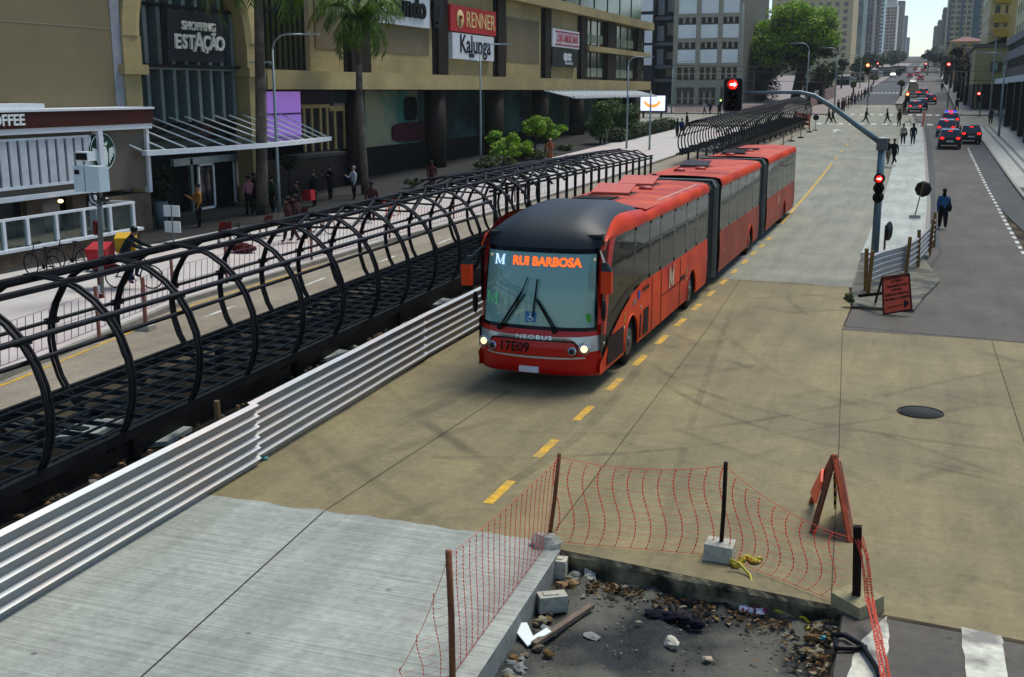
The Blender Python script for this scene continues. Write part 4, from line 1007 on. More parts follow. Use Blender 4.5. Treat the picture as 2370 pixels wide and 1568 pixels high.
for wy in (2.7, 9.3, 20.2, 30.4):
    for s in (-1, 1):
        mb = MB(); x = s*(HW-.2); mb.use(rubber); prof = [(.0, .3), (.0, .44), (.04, .49), (.24, .49), (.28, .44)]
        mb.tube([(x+s*.14, wy, .5), (x+s*.10, wy, .5), (x-s*.14, wy, .5)], .48, 28, rs=[.46, .5, .49]); wh = mb.build('wheel', None, bus)
        mb = MB(); mb.use(mat('wheel_rim', (104, 106, 100), .5, .4, .2)); mb.disc((x+s*.148, wy, .5), (s, 0, 0), .3, .02, 24, .28); mb.disc((x+s*.165, wy, .5), (s, 0, 0), .13, .06, 16, .09)
        for k in range(8): mb.disc((x+s*.16, wy+.2*math.cos(k*.785), .5+.2*math.sin(k*.785)), (s, 0, 0), .025, .02, 6)
        mb.build('rim', None, wh)
# doors, hatches, stickers on the right side
X = HW+.022
dm = mat('panel_gap', (70, 12, 8), .6); dk = mat('louvre_dark', (46, 12, 14), .6, 0, .2)
def sbox(name, y0, y1, z0, z1, m, parent=bus, d=.006): 
    mb = MB(); mb.box(X, X+d, y0, y1, z0, z1); return mb.build(name, m, parent)
for y in (4.55, 5.5, 7.7): sbox('panel_seam', y, y+.035, .36, 1.6, dm)
sbox('panel_seam', 5.5, 9.0-.6, .98, 1.0, dm)
sbox('service_hatch', .75, 2.0, .42, .98, dk); sbox('service_hatch', 3.75, 4.25, .42, 1.0, dk); sbox('service_hatch', 3.42, 3.55, .42, .95, dk)
sbox('emergency_handle', 7.7, 8.35, 1.02, 1.1, dk)
for y in (2.02, 8.6): sbox('side_lamp', y, y+.09, 1.02, 1.24, mat('amber_lens', (200, 150, 20), .3)); 
for y, z in ((.45, .93), (2.02, .93), (3.5, 1.1), (8.6, .92), (11.3, 1.1), (14.6, .9), (17.3, 1.0), (26, .9)): 
    mb = MB(); mb.disc((X+.004, y, z), (1, 0, 0), .035, .012, 10); mb.build('side_marker', mat('clear_marker', (220, 205, 200), .3), bus)
sbox('access_sticker', 3.2, 3.38, 1.32, 1.5, mat('blue_sticker_dark', (30, 60, 170), .5)); sbox('small_lettering_plate', 2.75, 3.05, 1.25, 1.38, mat('faded_print', (180, 110, 100), .6)); sbox('small_lettering_plate', 3.65, 4.25, 1.42, 1.5, mat('faint_print', (112, 42, 40), .6))
for y, z, s_, f_ in ((6.65, 1.3, .78, 1), (28.2, 1.25, .5, .8)): serif_m(s_*.66, mat('m_decal_paint', (206, 190, 160), .6), (X+.006, y, z), 'side_emblem', bus)
mb = MB(); mb.box(-HW+.1, HW-.1, 3.0, 34, .26, .34); mb.build('chassis', dark, bus)
# roof hatches
def hatch(y, x, l, wdt, open_, m=hatchm, z=3.2):
    mb = MB(); mb.use(mat('hatch_frame', (150, 60, 46), .6)); mb.box(x-wdt/2-.06, x+wdt/2+.06, y-.06, y+l+.06, z, z+.035); f_ = mb.build('roof_hatch', None, bus)
    mb = MB(); zz = z+.05; mb.hexa([(x-wdt/2, y, zz), (x+wdt/2, y, zz), (x+wdt/2, y+l, zz+open_), (x-wdt/2, y+l, zz+open_)], [(x-wdt/2, y, zz+.035), (x+wdt/2, y, zz+.035), (x+wdt/2, y+l, zz+open_+.035), (x-wdt/2, y+l, zz+open_+.035)]); mb.build('hatch_lid', m, f_)
    if open_ > .05: 
        mb = MB(); mb.box(x-wdt/2, x+wdt/2, y+.02, y+l, z+.036, z+.044); mb.build('opening', dark, f_)
def vent(y, x, z=3.2):
    mb = MB(); mb.disc((x, y, z+.05), (0, 0, 1), .2, .09, 16, .15); mb.build('roof_vent', mat('vent_red', (190, 50, 34), .5), bus)
hatch(4.9, -.3, .9, .9, -.02, dark); hatch(6.6, -.3, .75, .95, .16); hatch(9.4, -.35, .8, .95, .16)
vent(8.5, .15); vent(15.5, -.4); hatch(17.3, -.3, .8, .9, .12, mat('hatch_dark', (50, 26, 26), .5)); vent(16.4, .1); hatch(25.5, -.3, .8, .9, .1, dark); vent(24.9, -.3); hatch(29, -.3, .8, .95, -.01, dark); vent(28.0, .0)
mb = MB(); mb.blob((-.25, 11.3, 3.3), .12, .1, .12, 3, .1, 8, 5); mb.build('roof_beacon', blk, bus)
mb = MB()
mb.box(HW-.27, HW-.2, 6, 11, 3.172, 3.184)
mb.build('rain_strip', mat('worn_marks', (206, 150, 140), .7), bus)
# interior: dashboard
mb = MB(); mb.use(mat('dash_grey', (150, 170, 166), .6)); mb.hexa([(.1, .32, 1.0), (1.1, .4, 1.0), (1.1, 1.0, 1.0), (.1, 1.0, 1.0)], [(.2, .4, 1.62), (1.05, .45, 1.6), (1.05, .85, 1.55), (.2, .85, 1.6)]); mb.box(-1.1, 1.1, .42, .95, .95, 1.22); mb.build('dashboard', None, bus)
mb = MB(); mb.box(-1.15, 1.15, 1.9, 1.94, 1.2, 2.95); mb.build('cab_partition', mat('cab_partition', (96, 116, 114), .4), bus)
mb = MB(); mb.box(.35, .85, 1.35, 1.45, 1.2, 2.1); mb.box(.35, .85, .95, 1.4, 1.3, 1.42); mb.build('driver_seat', blk, bus)

# ============================================================ BUILDINGS, left side
beige = mat('beige_concrete', (190, 172, 116), .85, 0, .16, 1.2, c2=(166, 150, 100), c2s=.2, joints=dict(rot=(R(90), 0, R(90)), w=1.5, h=5, m=.02, k=.8, v=.94))
taupe = mat('taupe_wall', (132, 118, 84), .85, 0, .1, .5, c2=(120, 108, 76), c2s=.1)
brown = mat('brown_column', (50, 34, 18), .6, 0, .35, 3, streak=(1, 1, .15))
brownd = mat('dark_brown_column', (44, 32, 22), .6, 0, .4, 3, streak=(1, 1, .15))
teal = mat('teal_window', (72, 96, 84), .12, 0, .5, .5, spec=.8)
fin = mat('metal_fin', (118, 138, 138), .4, .2, .12)
whw = mat('white_wall', (196, 202, 204), .6, 0, .08)
XF = -31.0
def yz(px, py, X): p = OX(px, py, X); return p.y, p.z
def fx(parent, name, px0, px1, z0, z1, X, m, dep=.1, py=200, **kw):
    """box on a plane facing the street between two photo columns"""
    ya = OX(px0, py, X).y; yb = OX(px1, py, X).y; mb = MB(); mb.box(X-dep, X, ya, yb, z0, z1); return mb.build(name, m, parent, **kw)
mall = thing('shopping_mall', 'large beige shopping mall with brown columns, a glazed arch entrance and shop signs', 'building', (XF, 60, 0))
mall.location = (0, 0, 0)
YE = OX(1495, 200, XF).y
def mpart(name, m, *boxes):
    mb = MB()
    for b in boxes: mb.box(*b)
    return mb.build(name, m, mall)
ysp = [OX(x, 150, XF).y for x in (812, 862, 1014, 1040, 1152, 1173, 1261, 1277, 1344, 1360, 1406, 1427, 1475, 1486)]
yarc0, yarc1 = OX(272, 150, XF).y, OX(601, 150, XF).y
mpart('wall', taupe, (-50, XF, 14, OX(262, 150, XF).y, .1, 22))
for z in (8.1, 10.3, 12.6): mpart('wall_joint', mat('joint_pale', (156, 146, 122), .9), (XF, XF+.012, 22, OX(262, 150, XF).y-.2, z, z+.035))
mpart('wall_strip', mat('grey_render', (150, 156, 164), .8), (XF-.3, XF+.02, OX(262, 150, XF).y+.003, yarc0+.3, .1, 22))
mpart('upper_wall', beige, (-50, XF-.5, yarc1+.2, YE, 6.72, 12.55))
mpart('upper_floor', taupe, (-50, XF-3, yarc1+.2, YE-4, 13.3, 22))
ledge = mpart('ledge', beige, (-34, XF+.35, yarc1+.1, YE+1.0, 5.76, 6.72))
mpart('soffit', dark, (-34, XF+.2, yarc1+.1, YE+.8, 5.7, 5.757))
mpart('roof_slab', beige, (-34, XF+.5, yarc1+4, YE+1.4, 12.55, 13.35))
for i in range(0, 14, 2):
    a, b = ysp[i], ysp[i+1]; zb = 12.547
    mpart('column', brown, (XF-.9, XF-.0, a+.15, b-.15, 6.723, zb)); mpart('column_recess', brownd, (XF-.5, XF-.2, a-.35, a+.148, 6.723, zb))
# bays: beige frame + taupe inset
bays = [(727, 812, 1), (862, 1014, 1), (1040, 1152, 0), (1173, 1261, 1), (1277, 1344, 0)]
for a, b, ins in bays:
    ya, yb = OX(a, 150, XF).y, OX(b, 150, XF).y
    mpart('bay_wall', beige, (XF-.5, XF-.25, ya, yb-.4, 6.73, 12.54))
    if ins: mpart('inset_panel', taupe, (XF-.26, XF-.2, ya+.6, yb-1.0, 7.95, 11.35))
for a, b in ((1360, 1406), (1427, 1475), (1486, 1497)):
    ya, yb = OX(a, 150, XF).y, OX(b, 150, XF).y
    for z0_, z1_ in ((6.73, 9.38), (9.98, 12.53)):
        w_ = mpart('window', teal, (XF-.8, XF-.45, ya, yb, z0_, z1_))
        mb = MB(); n = 3
        for k in range(n+1): yy = ya+(yb-ya)*k/n; mb.box(XF-.45, XF-.38, yy-.06, yy+.06, z0_, z1_)
        mb.box(XF-.45, XF-.36, ya, yb, z0_, z0_+.12); mb.build('frame', brownd, w_)
        mb = MB(); mb.box(XF-.447, XF-.43, ya+.3, yb-.3, z0_+.3, z0_+.3+(z1_-z0_)*.32); mb.build('blind', mat('pale_blind', (150, 158, 132), .7), w_)
mpart('balcony_slab', beige, (XF-.6, XF+.3, ysp[9]-.5, YE+.6, 9.42, 9.94))
for i in range(9):
    ya = ysp[7]+i*5; w_ = mpart('window', teal, (XF-.6, XF-.4, ya, ya+4.4, 13.36, 16)) if ya+4.4 < YE else None
# glazed corner left of the palm
ya, yb = OX(625, 150, XF).y, OX(712, 150, XF).y
w_ = mpart('window', mat('smoked_glass', (58, 62, 36), .1, 0, .4, .6, spec=.8), (XF-.5, XF-.2, ya, yb, 6.73, 12.5))
mb = MB()
for k in range(8): yy = ya+(yb-ya)*k/7; mb.box(XF-.2, XF-.13, yy-.05, yy+.05, 6.73, 12.5)
mb.box(XF-.2, XF-.12, ya, yb, 9.6, 9.75); mb.build('frame', blk, w_)
mpart('side_wall', taupe, (XF-.5, XF-.22, yb, OX(727, 150, XF).y, 6.73, 12.54))
# ground floor: murals between round brown columns
mural_specs = [((30, 104, 90), (134, 136, 106)), ((26, 40, 44), (44, 84, 80)), ((26, 74, 66), (60, 84, 76)), ((28, 84, 58), (34, 50, 40)), ((34, 96, 68), (30, 50, 46)), ((14, 34, 26), (30, 50, 30))]
cols = [837, 1027, 1163, 1269, 1352, 1416, 1480]
for i, (a, b) in enumerate(zip(cols[:-1], cols[1:])):
    c1, c2_ = mural_specs[i]; ya, yb = OX(a, 150, XF).y, OX(b, 150, XF).y
    m_ = mat('mural_paint_'+'abcdef'[i], c1, .6, 0, .5, .5, c2=c2_, c2s=.28)
    mb = MB(); mb.box(XF-2.3, XF-2.0, ya, yb, 2.2, 5.7); mu = mb.build('mural', m_, mall)
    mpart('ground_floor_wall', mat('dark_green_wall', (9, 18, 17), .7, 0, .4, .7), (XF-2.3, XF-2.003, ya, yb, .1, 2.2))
for X_, (z0_, z1_), a, b, c_, nm in ((-32.95, (2.3, 3.6), 905, 1005, (88, 30, 44), 'painted_carriage'), (-32.95, (3.7, 5.3), 935, 965, (16, 18, 24), 'painted_chimney'), (-32.95, (3.3, 5.2), 1205, 1240, (10, 14, 20), 'painted_oval')):
    ya, yb = OX(a, 250, X_).y, OX(b, 250, X_).y; mb = MB(); zc = (z0_+z1_)/2; yc = (ya+yb)/2
    mb.prism([(X_, yc+(yb-ya)/2*math.copysign(abs(math.cos(g*.3142))**.5, math.cos(g*.3142)), zc+(z1_-z0_)/2*math.copysign(abs(math.sin(g*.3142))**.5, math.sin(g*.3142))) for g in range(20)], (.03, 0, 0)); mb.build(nm, mat(nm+'_paint', c_, .6, 0, .4, 2), mall)
for x in cols:
    yy = OX(x, 150, XF).y; mb = MB(); mb.tube([(XF-.7, yy, .1), (XF-.7, yy, 5.7)], .75, 16); mb.build('column', brown if x != 837 else brown, mall)
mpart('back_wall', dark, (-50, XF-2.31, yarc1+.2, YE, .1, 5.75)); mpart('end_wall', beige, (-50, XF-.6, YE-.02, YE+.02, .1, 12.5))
# painted historical facade and lit purple panel right of the entrance
X_ = XF-.6
pb = mat('painted_beige', (140, 122, 72), .7, 0, .2, 2)
o = fx(mall, 'painted_facade', 700, 812, 2.35, 5.0, X_-.3, mat('painted_dark', (20, 20, 26), .6, 0, .3, 2), .1, 300)
for i, x in enumerate((704, 722, 742, 757, 775, 797, 808)): fx(o, 'painted_pillar', x, x+4, 2.4, 4.9, X_-.2, pb, .1, 300)
fx(o, 'painted_cornice', 765, 812, 4.55, 4.85, X_-.19, pb, .1, 300); fx(o, 'painted_cornice', 700, 765, 4.75, 4.95, X_-.19, pb, .1, 300); fx(o, 'painted_gable', 775, 800, 4.8, 5.4, X_-.17, mat('painted_grey', (104, 98, 80), .7), .1, 300)
fx(mall, 'kiosk_roof', 690, 800, 2.2, 2.36, X_+1.0, mat('grey_roof', (70, 74, 80), .6), 1.4, 380)
fx(mall, 'kiosk_front', 620, 815, .13, 2.2, X_-.1, mat('purple_black_shopfront', (26, 14, 28), .4, 0, .6, 1), .2, 400)
fx(mall, 'lit_panel', 619, 696, 3.35, 5.65, X_, mat('lilac_lit_panel', (150, 110, 196), emit=.17), .1, 250)
fx(mall, 'panel_frame', 619, 697, 4.45, 4.55, X_+.02, mat('purple_frame', (84, 40, 130), .5), .02, 250)
fx(mall, 'dark_banner', 697, 765, 5.0, 5.7, X_, mat('plum_banner', (52, 18, 48), .6, 0, .4, 1), .1, 250)
fx(mall, 'teal_banner', 765, 812, 5.0, 5.7, X_-.02, mat('deep_teal_banner', (14, 50, 54), .6, 0, .4, 1), .1, 250)
# signs
def sign(px0, px1, z0, z1, m, X_=XF+.12, d=.3): return fx(mall, 'shop_sign', px0, px1, z0, z1, X_, m, d, 80)
sg = sign(1043, 1148, 9.7, 11.45, mat('sign_red', (170, 14, 20), .5, 0, .06)); yc = (OX(1043, 80, XF).y+OX(1148, 80, XF).y)/2
cream = mat('sign_cream', (214, 186, 120), .5, 0, .04)
text('RENNER', 1.55, cream, (XF+.125, yc+.95, 10.55), 'lettering', sg, ext=.03, sx=.98)
mb = MB(); mb.disc((XF+.14, yc-3.0, 10.55), (1, 0, 0), .62, .04, 28); mb.build('emblem_disc', cream, sg)
text('r', 1.6, mat('sign_red_dark', (150, 14, 20), .5), (XF+.17, yc-3.0, 10.52), 'emblem_letter', sg, ext=.015, bold=.03)
sg = sign(1047, 1143, 7.85, 9.6, whw); text('Kalunga', 1.75, mat('navy_letters', (22, 24, 44), .5, 0, .02), (XF+.125, yc-.1, 8.85), 'lettering', sg, ext=.03, sx=1.1, bold=.02)
mb = MB(); mb.box(XF+.12, XF+.15, yc-1.4, yc-.4, 8.02, 8.28); mb.build('small_plate', mat('navy_plate', (24, 44, 74), .5), sg)
sg = sign(868, 996, 9.66, 12.0, whw); yc = (OX(868, 80, XF).y+OX(996, 80, XF).y)/2
text('mundo', 1.9, blk, (XF+.15, yc+.1, 10.8), 'lettering', sg, ext=.12, sx=1.05, bold=.05)
mb = MB(); mb.box(XF+.12, XF+.34, yc+4.0, yc+5.5, 10.1, 11.5); mb.prism([(XF+.12, yc+4.3, 11.65), (XF+.12, yc+5.5, 11.75), (XF+.12, yc+5.5, 11.98), (XF+.12, yc+4.3, 11.75)], (.2, 0, 0)); mb.prism([(XF+.12, yc+4.0, 9.72), (XF+.12, yc+5.1, 9.85), (XF+.12, yc+4.9, 10.0), (XF+.12, yc+4.0, 9.95)], (.2, 0, 0)); mb.build('emblem', mat('emblem_black', (20, 20, 28), .4), sg)
text('ji', 1.3, mat('emblem_grey', (70, 70, 84), .4), (XF+.36, yc+4.75, 10.75), 'emblem_letter', sg, ext=.02)
sg = sign(1279, 1341, 9.45, 11.0, whw, XF+.1); yc = (OX(1279, 80, XF).y+OX(1341, 80, XF).y)/2
pk = mat('sign_crimson', (160, 30, 66), .5)
for z in (9.62, 10.72): mb = MB(); mb.box(XF+.1, XF+.13, yc-3.6, yc+3.6, z, z+.12); mb.build('sign_stripe', pk, sg)
text('LOJAS AMERICANAS', .98, mat('sign_rose', (178, 84, 96), .5), (XF+.12, yc, 10.22), 'lettering', sg, ext=.02, sx=.74, bold=.01)
sg = sign(1279, 1338, 7.8, 9.35, mat('sign_slate', (40, 46, 50), .5), XF+.1)
text('epoc', 1.2, whw, (XF+.12, yc, 8.75), 'lettering', sg, ext=.02, sx=1.0, bold=.06); text('cosmeticos', .42, whw, (XF+.12, yc+.5, 8.13), 'lettering', sg, ext=.02, sx=1.25)
# arch entrance
ac = (OX(325, 150, XF).y+OX(569, 150, XF).y)/2; ri = (OX(569, 150, XF).y-OX(325, 150, XF).y)/2; zs = 7.9; ro = ri+1.15
mb = MB(); n = 28; vs = []
for i in range(n+1):
    g = math.pi*i/n; c, s_ = math.cos(g), math.sin(g)
    for r_, x_ in ((ri, XF-.8), (ri, XF+.05), (ri+.35, XF+.18), (ro, XF+.12), (ro, XF-.8)): vs.append((x_, ac-c*r_, zs+s_*r_))
mb.add(vs, [(5*i+k, 5*i+5+k, 5*i+6+k, 5*i+1+k) for i in range(n) for k in range(4)])
for s_ in (-1, 1):
    a, b = sorted((ac+s_*ri, ac+s_*ro)); mb.box(XF-.8, XF+.1, a, b, 6.75, zs)
mb.build('arch', beige, mall)
for s_ in (-1, 1):
    a, b = sorted((ac+s_*(ri-.15), ac+s_*(ro+.25))); mpart('pier_capital', beige, (XF-.8, XF+.3, a, b, 6.35, 6.75))
    a, b = sorted((ac+s_*(ri+.1), ac+s_*(ro))); mpart('pier', beige, (XF-.8, XF+.08, a, b, .13, 6.35))
mpart('arch_spandrel', mat('grey_render2', (150, 152, 140), .8), (XF-.9, XF-.5, ac-ro, ac+ro, 12.0, 20), (XF-.9, XF-.5, ac+ri+.5, ac+ro, 6.7, 12.0), (XF-.9, XF-.5, ac-ro, ac-ri-.5, 6.7, 12.0))
mpart('arch_glass', mat('arch_black_glass', (12, 18, 18), .08, 0, .6, .5, spec=.8), (XF-1.6, XF-1.1, ac-ri, ac+ri, 3.2, 12.1))
for k in range(9):
    yy = ac-ri+.25+(2*ri-.5)*k/8; zt = zs+math.sqrt(max(.2, ri*ri-(yy-ac)**2))
    mb = MB(); mb.box(XF-1.1, XF-.55, yy-.11, yy+.11, 4.3, 6.6); mb.build('mullion_fin', fin, mall)
    mb = MB(); mb.box(XF-1.1, XF-.55, yy-.13, yy+.13, 6.85, zt); mb.build('mullion_fin', fin, mall)
mpart('transom', fin, (XF-1.1, XF-.4, ac-ri, ac+ri, 6.6, 6.68)); mpart('transom', mat('dark_beam', (30, 34, 36), .5), (XF-1.1, XF-.3, ac-ri, ac+ri, 6.68, 6.84)); mpart('transom', blk, (XF-1.1, XF-.5, ac-ri, ac+ri, 9.25, 9.4))
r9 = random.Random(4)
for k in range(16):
    yy = ac+r9.uniform(-ri*.8, ri*.8); mb = MB(); mb.box(XF-1.099, XF-1.08, yy, yy+.3, 9.6+r9.uniform(0, 1), 9.7+r9.uniform(.9, 1.3)); mb.build('lit_reflection', mat('warm_reflection_glow', (190, 140, 40), emit=.2), mall)  # glowing slips on the glass imitate warm reflections
ya, yb = OX(391, 80, XF+.4).y, OX(517, 80, XF+.4).y
mb = MB(); mb.hexa([(XF+.1, ya, 6.95), (XF+.3, ya, 6.95), (XF+.3, yb, 6.95), (XF+.1, yb, 6.95)], [(XF+.25, ya-.1, 9.1), (XF+.45, ya-.1, 9.1), (XF+.45, yb, 9.1), (XF+.25, yb, 9.1)]); sg = mb.build('shop_sign', mat('sign_charcoal', (44, 48, 56), .6), mall)
lt = mat('pale_letters', (196, 200, 190), .5); yc = (ya+yb)/2
text('SHOPPING', .5, lt, (XF+.44, yc+.1, 8.45), 'lettering', sg, up=(.07, 0, 1), ext=.05, sx=1.05, bold=.01)
for ch, dy, s_ in (('E', -1.5, .85), ('S', -1.02, .82), ('T', -.55, .85), ('A', 0.0, 1.15), ('Ç', .58, .85), ('Ã', 1.08, .85), ('O', 1.6, .85)): text(ch, s_, lt, (XF+.42, yc+.05+dy*1.02, 7.75), 'lettering', sg, up=(.07, 0, 1), ext=.05, sx=1., bold=.02)
# canopy with fan of white rods
cnp = mall
ya, yb = OX(378, 359, -28).y, OX(797, 318, -28).y
mb = MB(); pts = []
for k in range(13):
    t_ = k/12; pts.append((-28+(-.9)*(2*t_-1)**2, ya+(yb-ya)*t_, 3.28))
for p, q in zip(pts[:-1], pts[1:]): mb.bar(p, q, .3, .2)
mb.build('canopy_edge', whw, mall)
mb = MB(); mb.add([(p[0], p[1], 3.3) for p in pts]+[(XF-.3, pts[-1][1], 3.5), (XF-.3, pts[0][1], 3.5)], [tuple(range(15))]); mb.build('canopy_glass', glass_mat('canopy_glass', (50, 64, 66), .35), mall)
for k in range(14):
    t_ = k/13; yy = ya+(yb-ya)*t_; mb = MB(); mb.tube([(XF-.2, yy-.9, 4.55), (-28.2-.9*(2*t_-1)**2, yy+.1, 3.38)], .035, 6); mb.build('canopy_rod', white, mall)
# doors
XD = -32.2
mpart('lobby_wall', dark, (-36, XD-.2, ac-ri-1, yarc1+1.5, .13, 3.6))
fx(mall, 'door_lintel', 403, 580, 2.3, 2.62, XD+.1, mat('lintel_grey', (132, 144, 146), .5), .2, 385)
for a, b in ((460, 497), (543, 582)):
    y0_, y1_ = OX(a, 440, XD).y, OX(b, 440, XD).y; mb = MB()
    for bx in ((y0_, y0_+.1, .14, 2.3), (y1_-.1, y1_, .14, 2.3), (y0_, y1_, .14, .24), (y0_, y1_, 2.2, 2.3)): mb.box(XD-.05, XD+.05, bx[0], bx[1], bx[2], bx[3])
    d_ = mb.build('door', mat('white_door_frame', (236, 240, 238), .5), mall); mb = MB(); mb.box(XD-.02, XD, y0_+.1, y1_-.1, .24, 2.2); mb.build('pane', dglass, d_)
y0_ = OX(455, 440, XD).y; mpart('door_post', fin, (XD-.05, XD+.1, y0_-.5, y0_-.3, .13, 2.6))
# second canopy at the far end
yA, yB = OX(1330, 225, -28.5).y, OX(1520, 215, -28.5).y
mb = MB(); mb.bar((-28.6, yA, 5.1), (-28.6, yB, 5.1), .3, .16); mb.build('canopy_edge', whw, mall)
for k in range(22):
    yy = yA+(yB-yA)*k/21; mb = MB(); mb.tube([(XF+.3, yy-1.8, 5.7), (-28.7, yy, 5.15)], .07, 5); mb.build('canopy_rod', white, mall)

# ---- coffee shop in front of the mall
XC = -29.5
cof = thing('coffee_shop', 'low coffee shop pavilion with a brown fascia, white louvres and a round green sign', 'building')
YR = OX(336, 300, XC).y; stone = mat('stone_cladding', (128, 108, 82), .85, 0, .4, 5, c2=(104, 82, 64), c2s=2.5, joints=dict(rot=(R(90), 0, R(90)), w=.5, h=.12, m=.01, k=.6, v=.75, off=.5))
def cpart(name, m, *b, parent=None):
    mb = MB()
    for q in b: mb.box(*q)
    return mb.build(name, m, parent or cof)
cpart('wall', mat('coffee_wall', (112, 102, 88), .85, 0, .06), (XC-1.3, XC, 20, YR, 1.9, 4.42))
cpart('fascia', mat('brown_fascia', (96, 38, 26), .7, 0, .3, 8, streak=(1, .3, 3)), (XC-1.4, XC+.35, 20, YR+.1, 4.42, 4.98))
cpart('roof', whw, (XC-1.45, XC+.4, 20, YR+.15, 4.98, 5.06), (XC-1.3, XC, 20, YR-5.5, 5.06, 5.25))
cpart('white_band', whw, (XC, XC+.3, 20, YR+.05, 4.22, 4.42), (XC, XC+.2, 20, OX(216, 300, XC).y, 1.95, 2.12)); cpart('corner_frame', whw, (XC-.1, XC+.12, YR-.12, YR+.06, 1.66, 4.22)); cpart('pillar', whw, (XC, XC+.3, OX(212, 300, XC).y, OX(222, 300, XC).y, 2.12, 4.22))
yl = OX(205, 380, XC).y; lv = cpart('louvre_screen', mat('louvre_gap_blue', (38, 40, 84), .6), (XC+.02, XC+.06, 20, yl, 2.45, 4.0))  # dark blue backing that shows between the white slats
cpart('screen_frame', whw, (XC+.06, XC+.16, 20, yl, 2.35, 2.45), (XC+.06, XC+.16, 20, yl, 4.0, 4.08), (XC+.06, XC+.16, yl-.06, yl+.04, 2.35, 4.08), parent=lv)
y = 22.5
while y < yl-.1: cpart('louvre', mat('louvre_white', (178, 184, 186), .6), (XC+.06, XC+.14, y, y+.33, 2.45, 4.0), parent=lv); y += .46
cpart('ground_glazing', dglass, (XC-.9, XC-.6, 20, YR-3, .6, 1.95)); 
for y in (26.5, 29.2, 31.8, 34.1): cpart('stone_pier', stone, (XC-.6, XC-.3, y, y+.75, .6, 1.95))
for y in (24.5, 25.3, 27.9, 28.6, 30.4): cpart('mullion', fin, (XC-.6, XC-.55, y, y+.07, .6, 1.95))
cpart('stone_wall', stone, (XC-1.3, XC+.05, YR-2.7, YR, .13, 1.66)); cpart('terrace', stone, (XC-.3, -27.25, 14, OX(325, 540, -27.25).y, .13, .62)); cpart('terrace_coping', whw, (-27.45, -27.15, 14, OX(325, 540, -27.25).y+.1, .62, .72)); cpart('column', whw, (-28.3, -28.0, OX(228, 450, -28).y-.2, OX(228, 450, -28).y+.2, .7, 2.1))
ry = OX(311, 480, -27.3).y; rl = cpart('railing', whw, (-27.36, -27.26, 14, ry, 1.62, 1.7), (-29, -27.3, ry-.06, ry+.02, 1.62, 1.7))
for px in (4, 60, 128, 192, 254, 308): yy = OX(px, 500, -27.3).y; cpart('railing_post', whw, (-27.38, -27.24, yy-.06, yy+.06, .72, 1.62), parent=rl)
cpart('railing_glass', glass_mat('railing_glass', (70, 84, 84), .8), (-27.32, -27.3, 14, ry, .74, 1.6), parent=rl)
yy = OX(40, 281, XC+.35).y; text('COFFEE', .52, white, (XC+.36, yy-.62, 4.70), 'lettering', cof, ext=.03, bold=.012, sx=1.05)
p = OX(237, 352, XC+.15); mb = MB(); mb.disc((XC+.12, p.y, p.z), (1, 0, 0), .74, .1, 36); lg = mb.build('round_sign', mat('logo_green', (18, 84, 48), .5, 0, .04), cof)
mb = MB(); gx = XC+.175; lw = mat('logo_white', (200, 214, 206), .5, 0, .02)
mb.ring((gx, p.y, p.z), (1, 0, 0), .69, .018, 36, 4)
mb.prism([(gx, p.y-.2, p.z-.5), (gx, p.y+.2, p.z-.5), (gx, p.y+.26, p.z-.1), (gx, p.y+.16, p.z+.2), (gx, p.y-.16, p.z+.2), (gx, p.y-.26, p.z-.1)], (.02, 0, 0))
for s_ in (-1, 1):
    for k in range(4): mb.prism([(gx, p.y+s_*(.3+.09*k), p.z-.45+.12*k), (gx, p.y+s_*(.36+.09*k), p.z-.4+.1*k), (gx, p.y+s_*(.4+.06*k), p.z+.1+.02*k), (gx, p.y+s_*(.34+.06*k), p.z+.12+.02*k)][::s_], (.02, 0, 0))
pts = []
for k in range(10):
    g = R(90+36*k); r_ = .13 if k % 2 == 0 else .055; pts.append((gx, p.y+r_*math.cos(g), p.z+.5+r_*math.sin(g)))
mb.prism(pts, (.02, 0, 0)); mb.prism([(gx, p.y-.22, p.z+.24), (gx, p.y+.22, p.z+.24), (gx, p.y+.26, p.z+.4), (gx, p.y+.12, p.z+.3), (gx, p.y, p.z+.4), (gx, p.y-.12, p.z+.3), (gx, p.y-.26, p.z+.4)], (.02, 0, 0)); mb.build('emblem', lw, lg)
mb = MB(); q = OX(140, 466, -29); mb.blob((q.x, q.y, q.z), .1, .1, .07, 2, .05, 8, 5); mb.build('ceiling_lamp', mat('warm_lamp', (255, 220, 150), emit=1), cof)

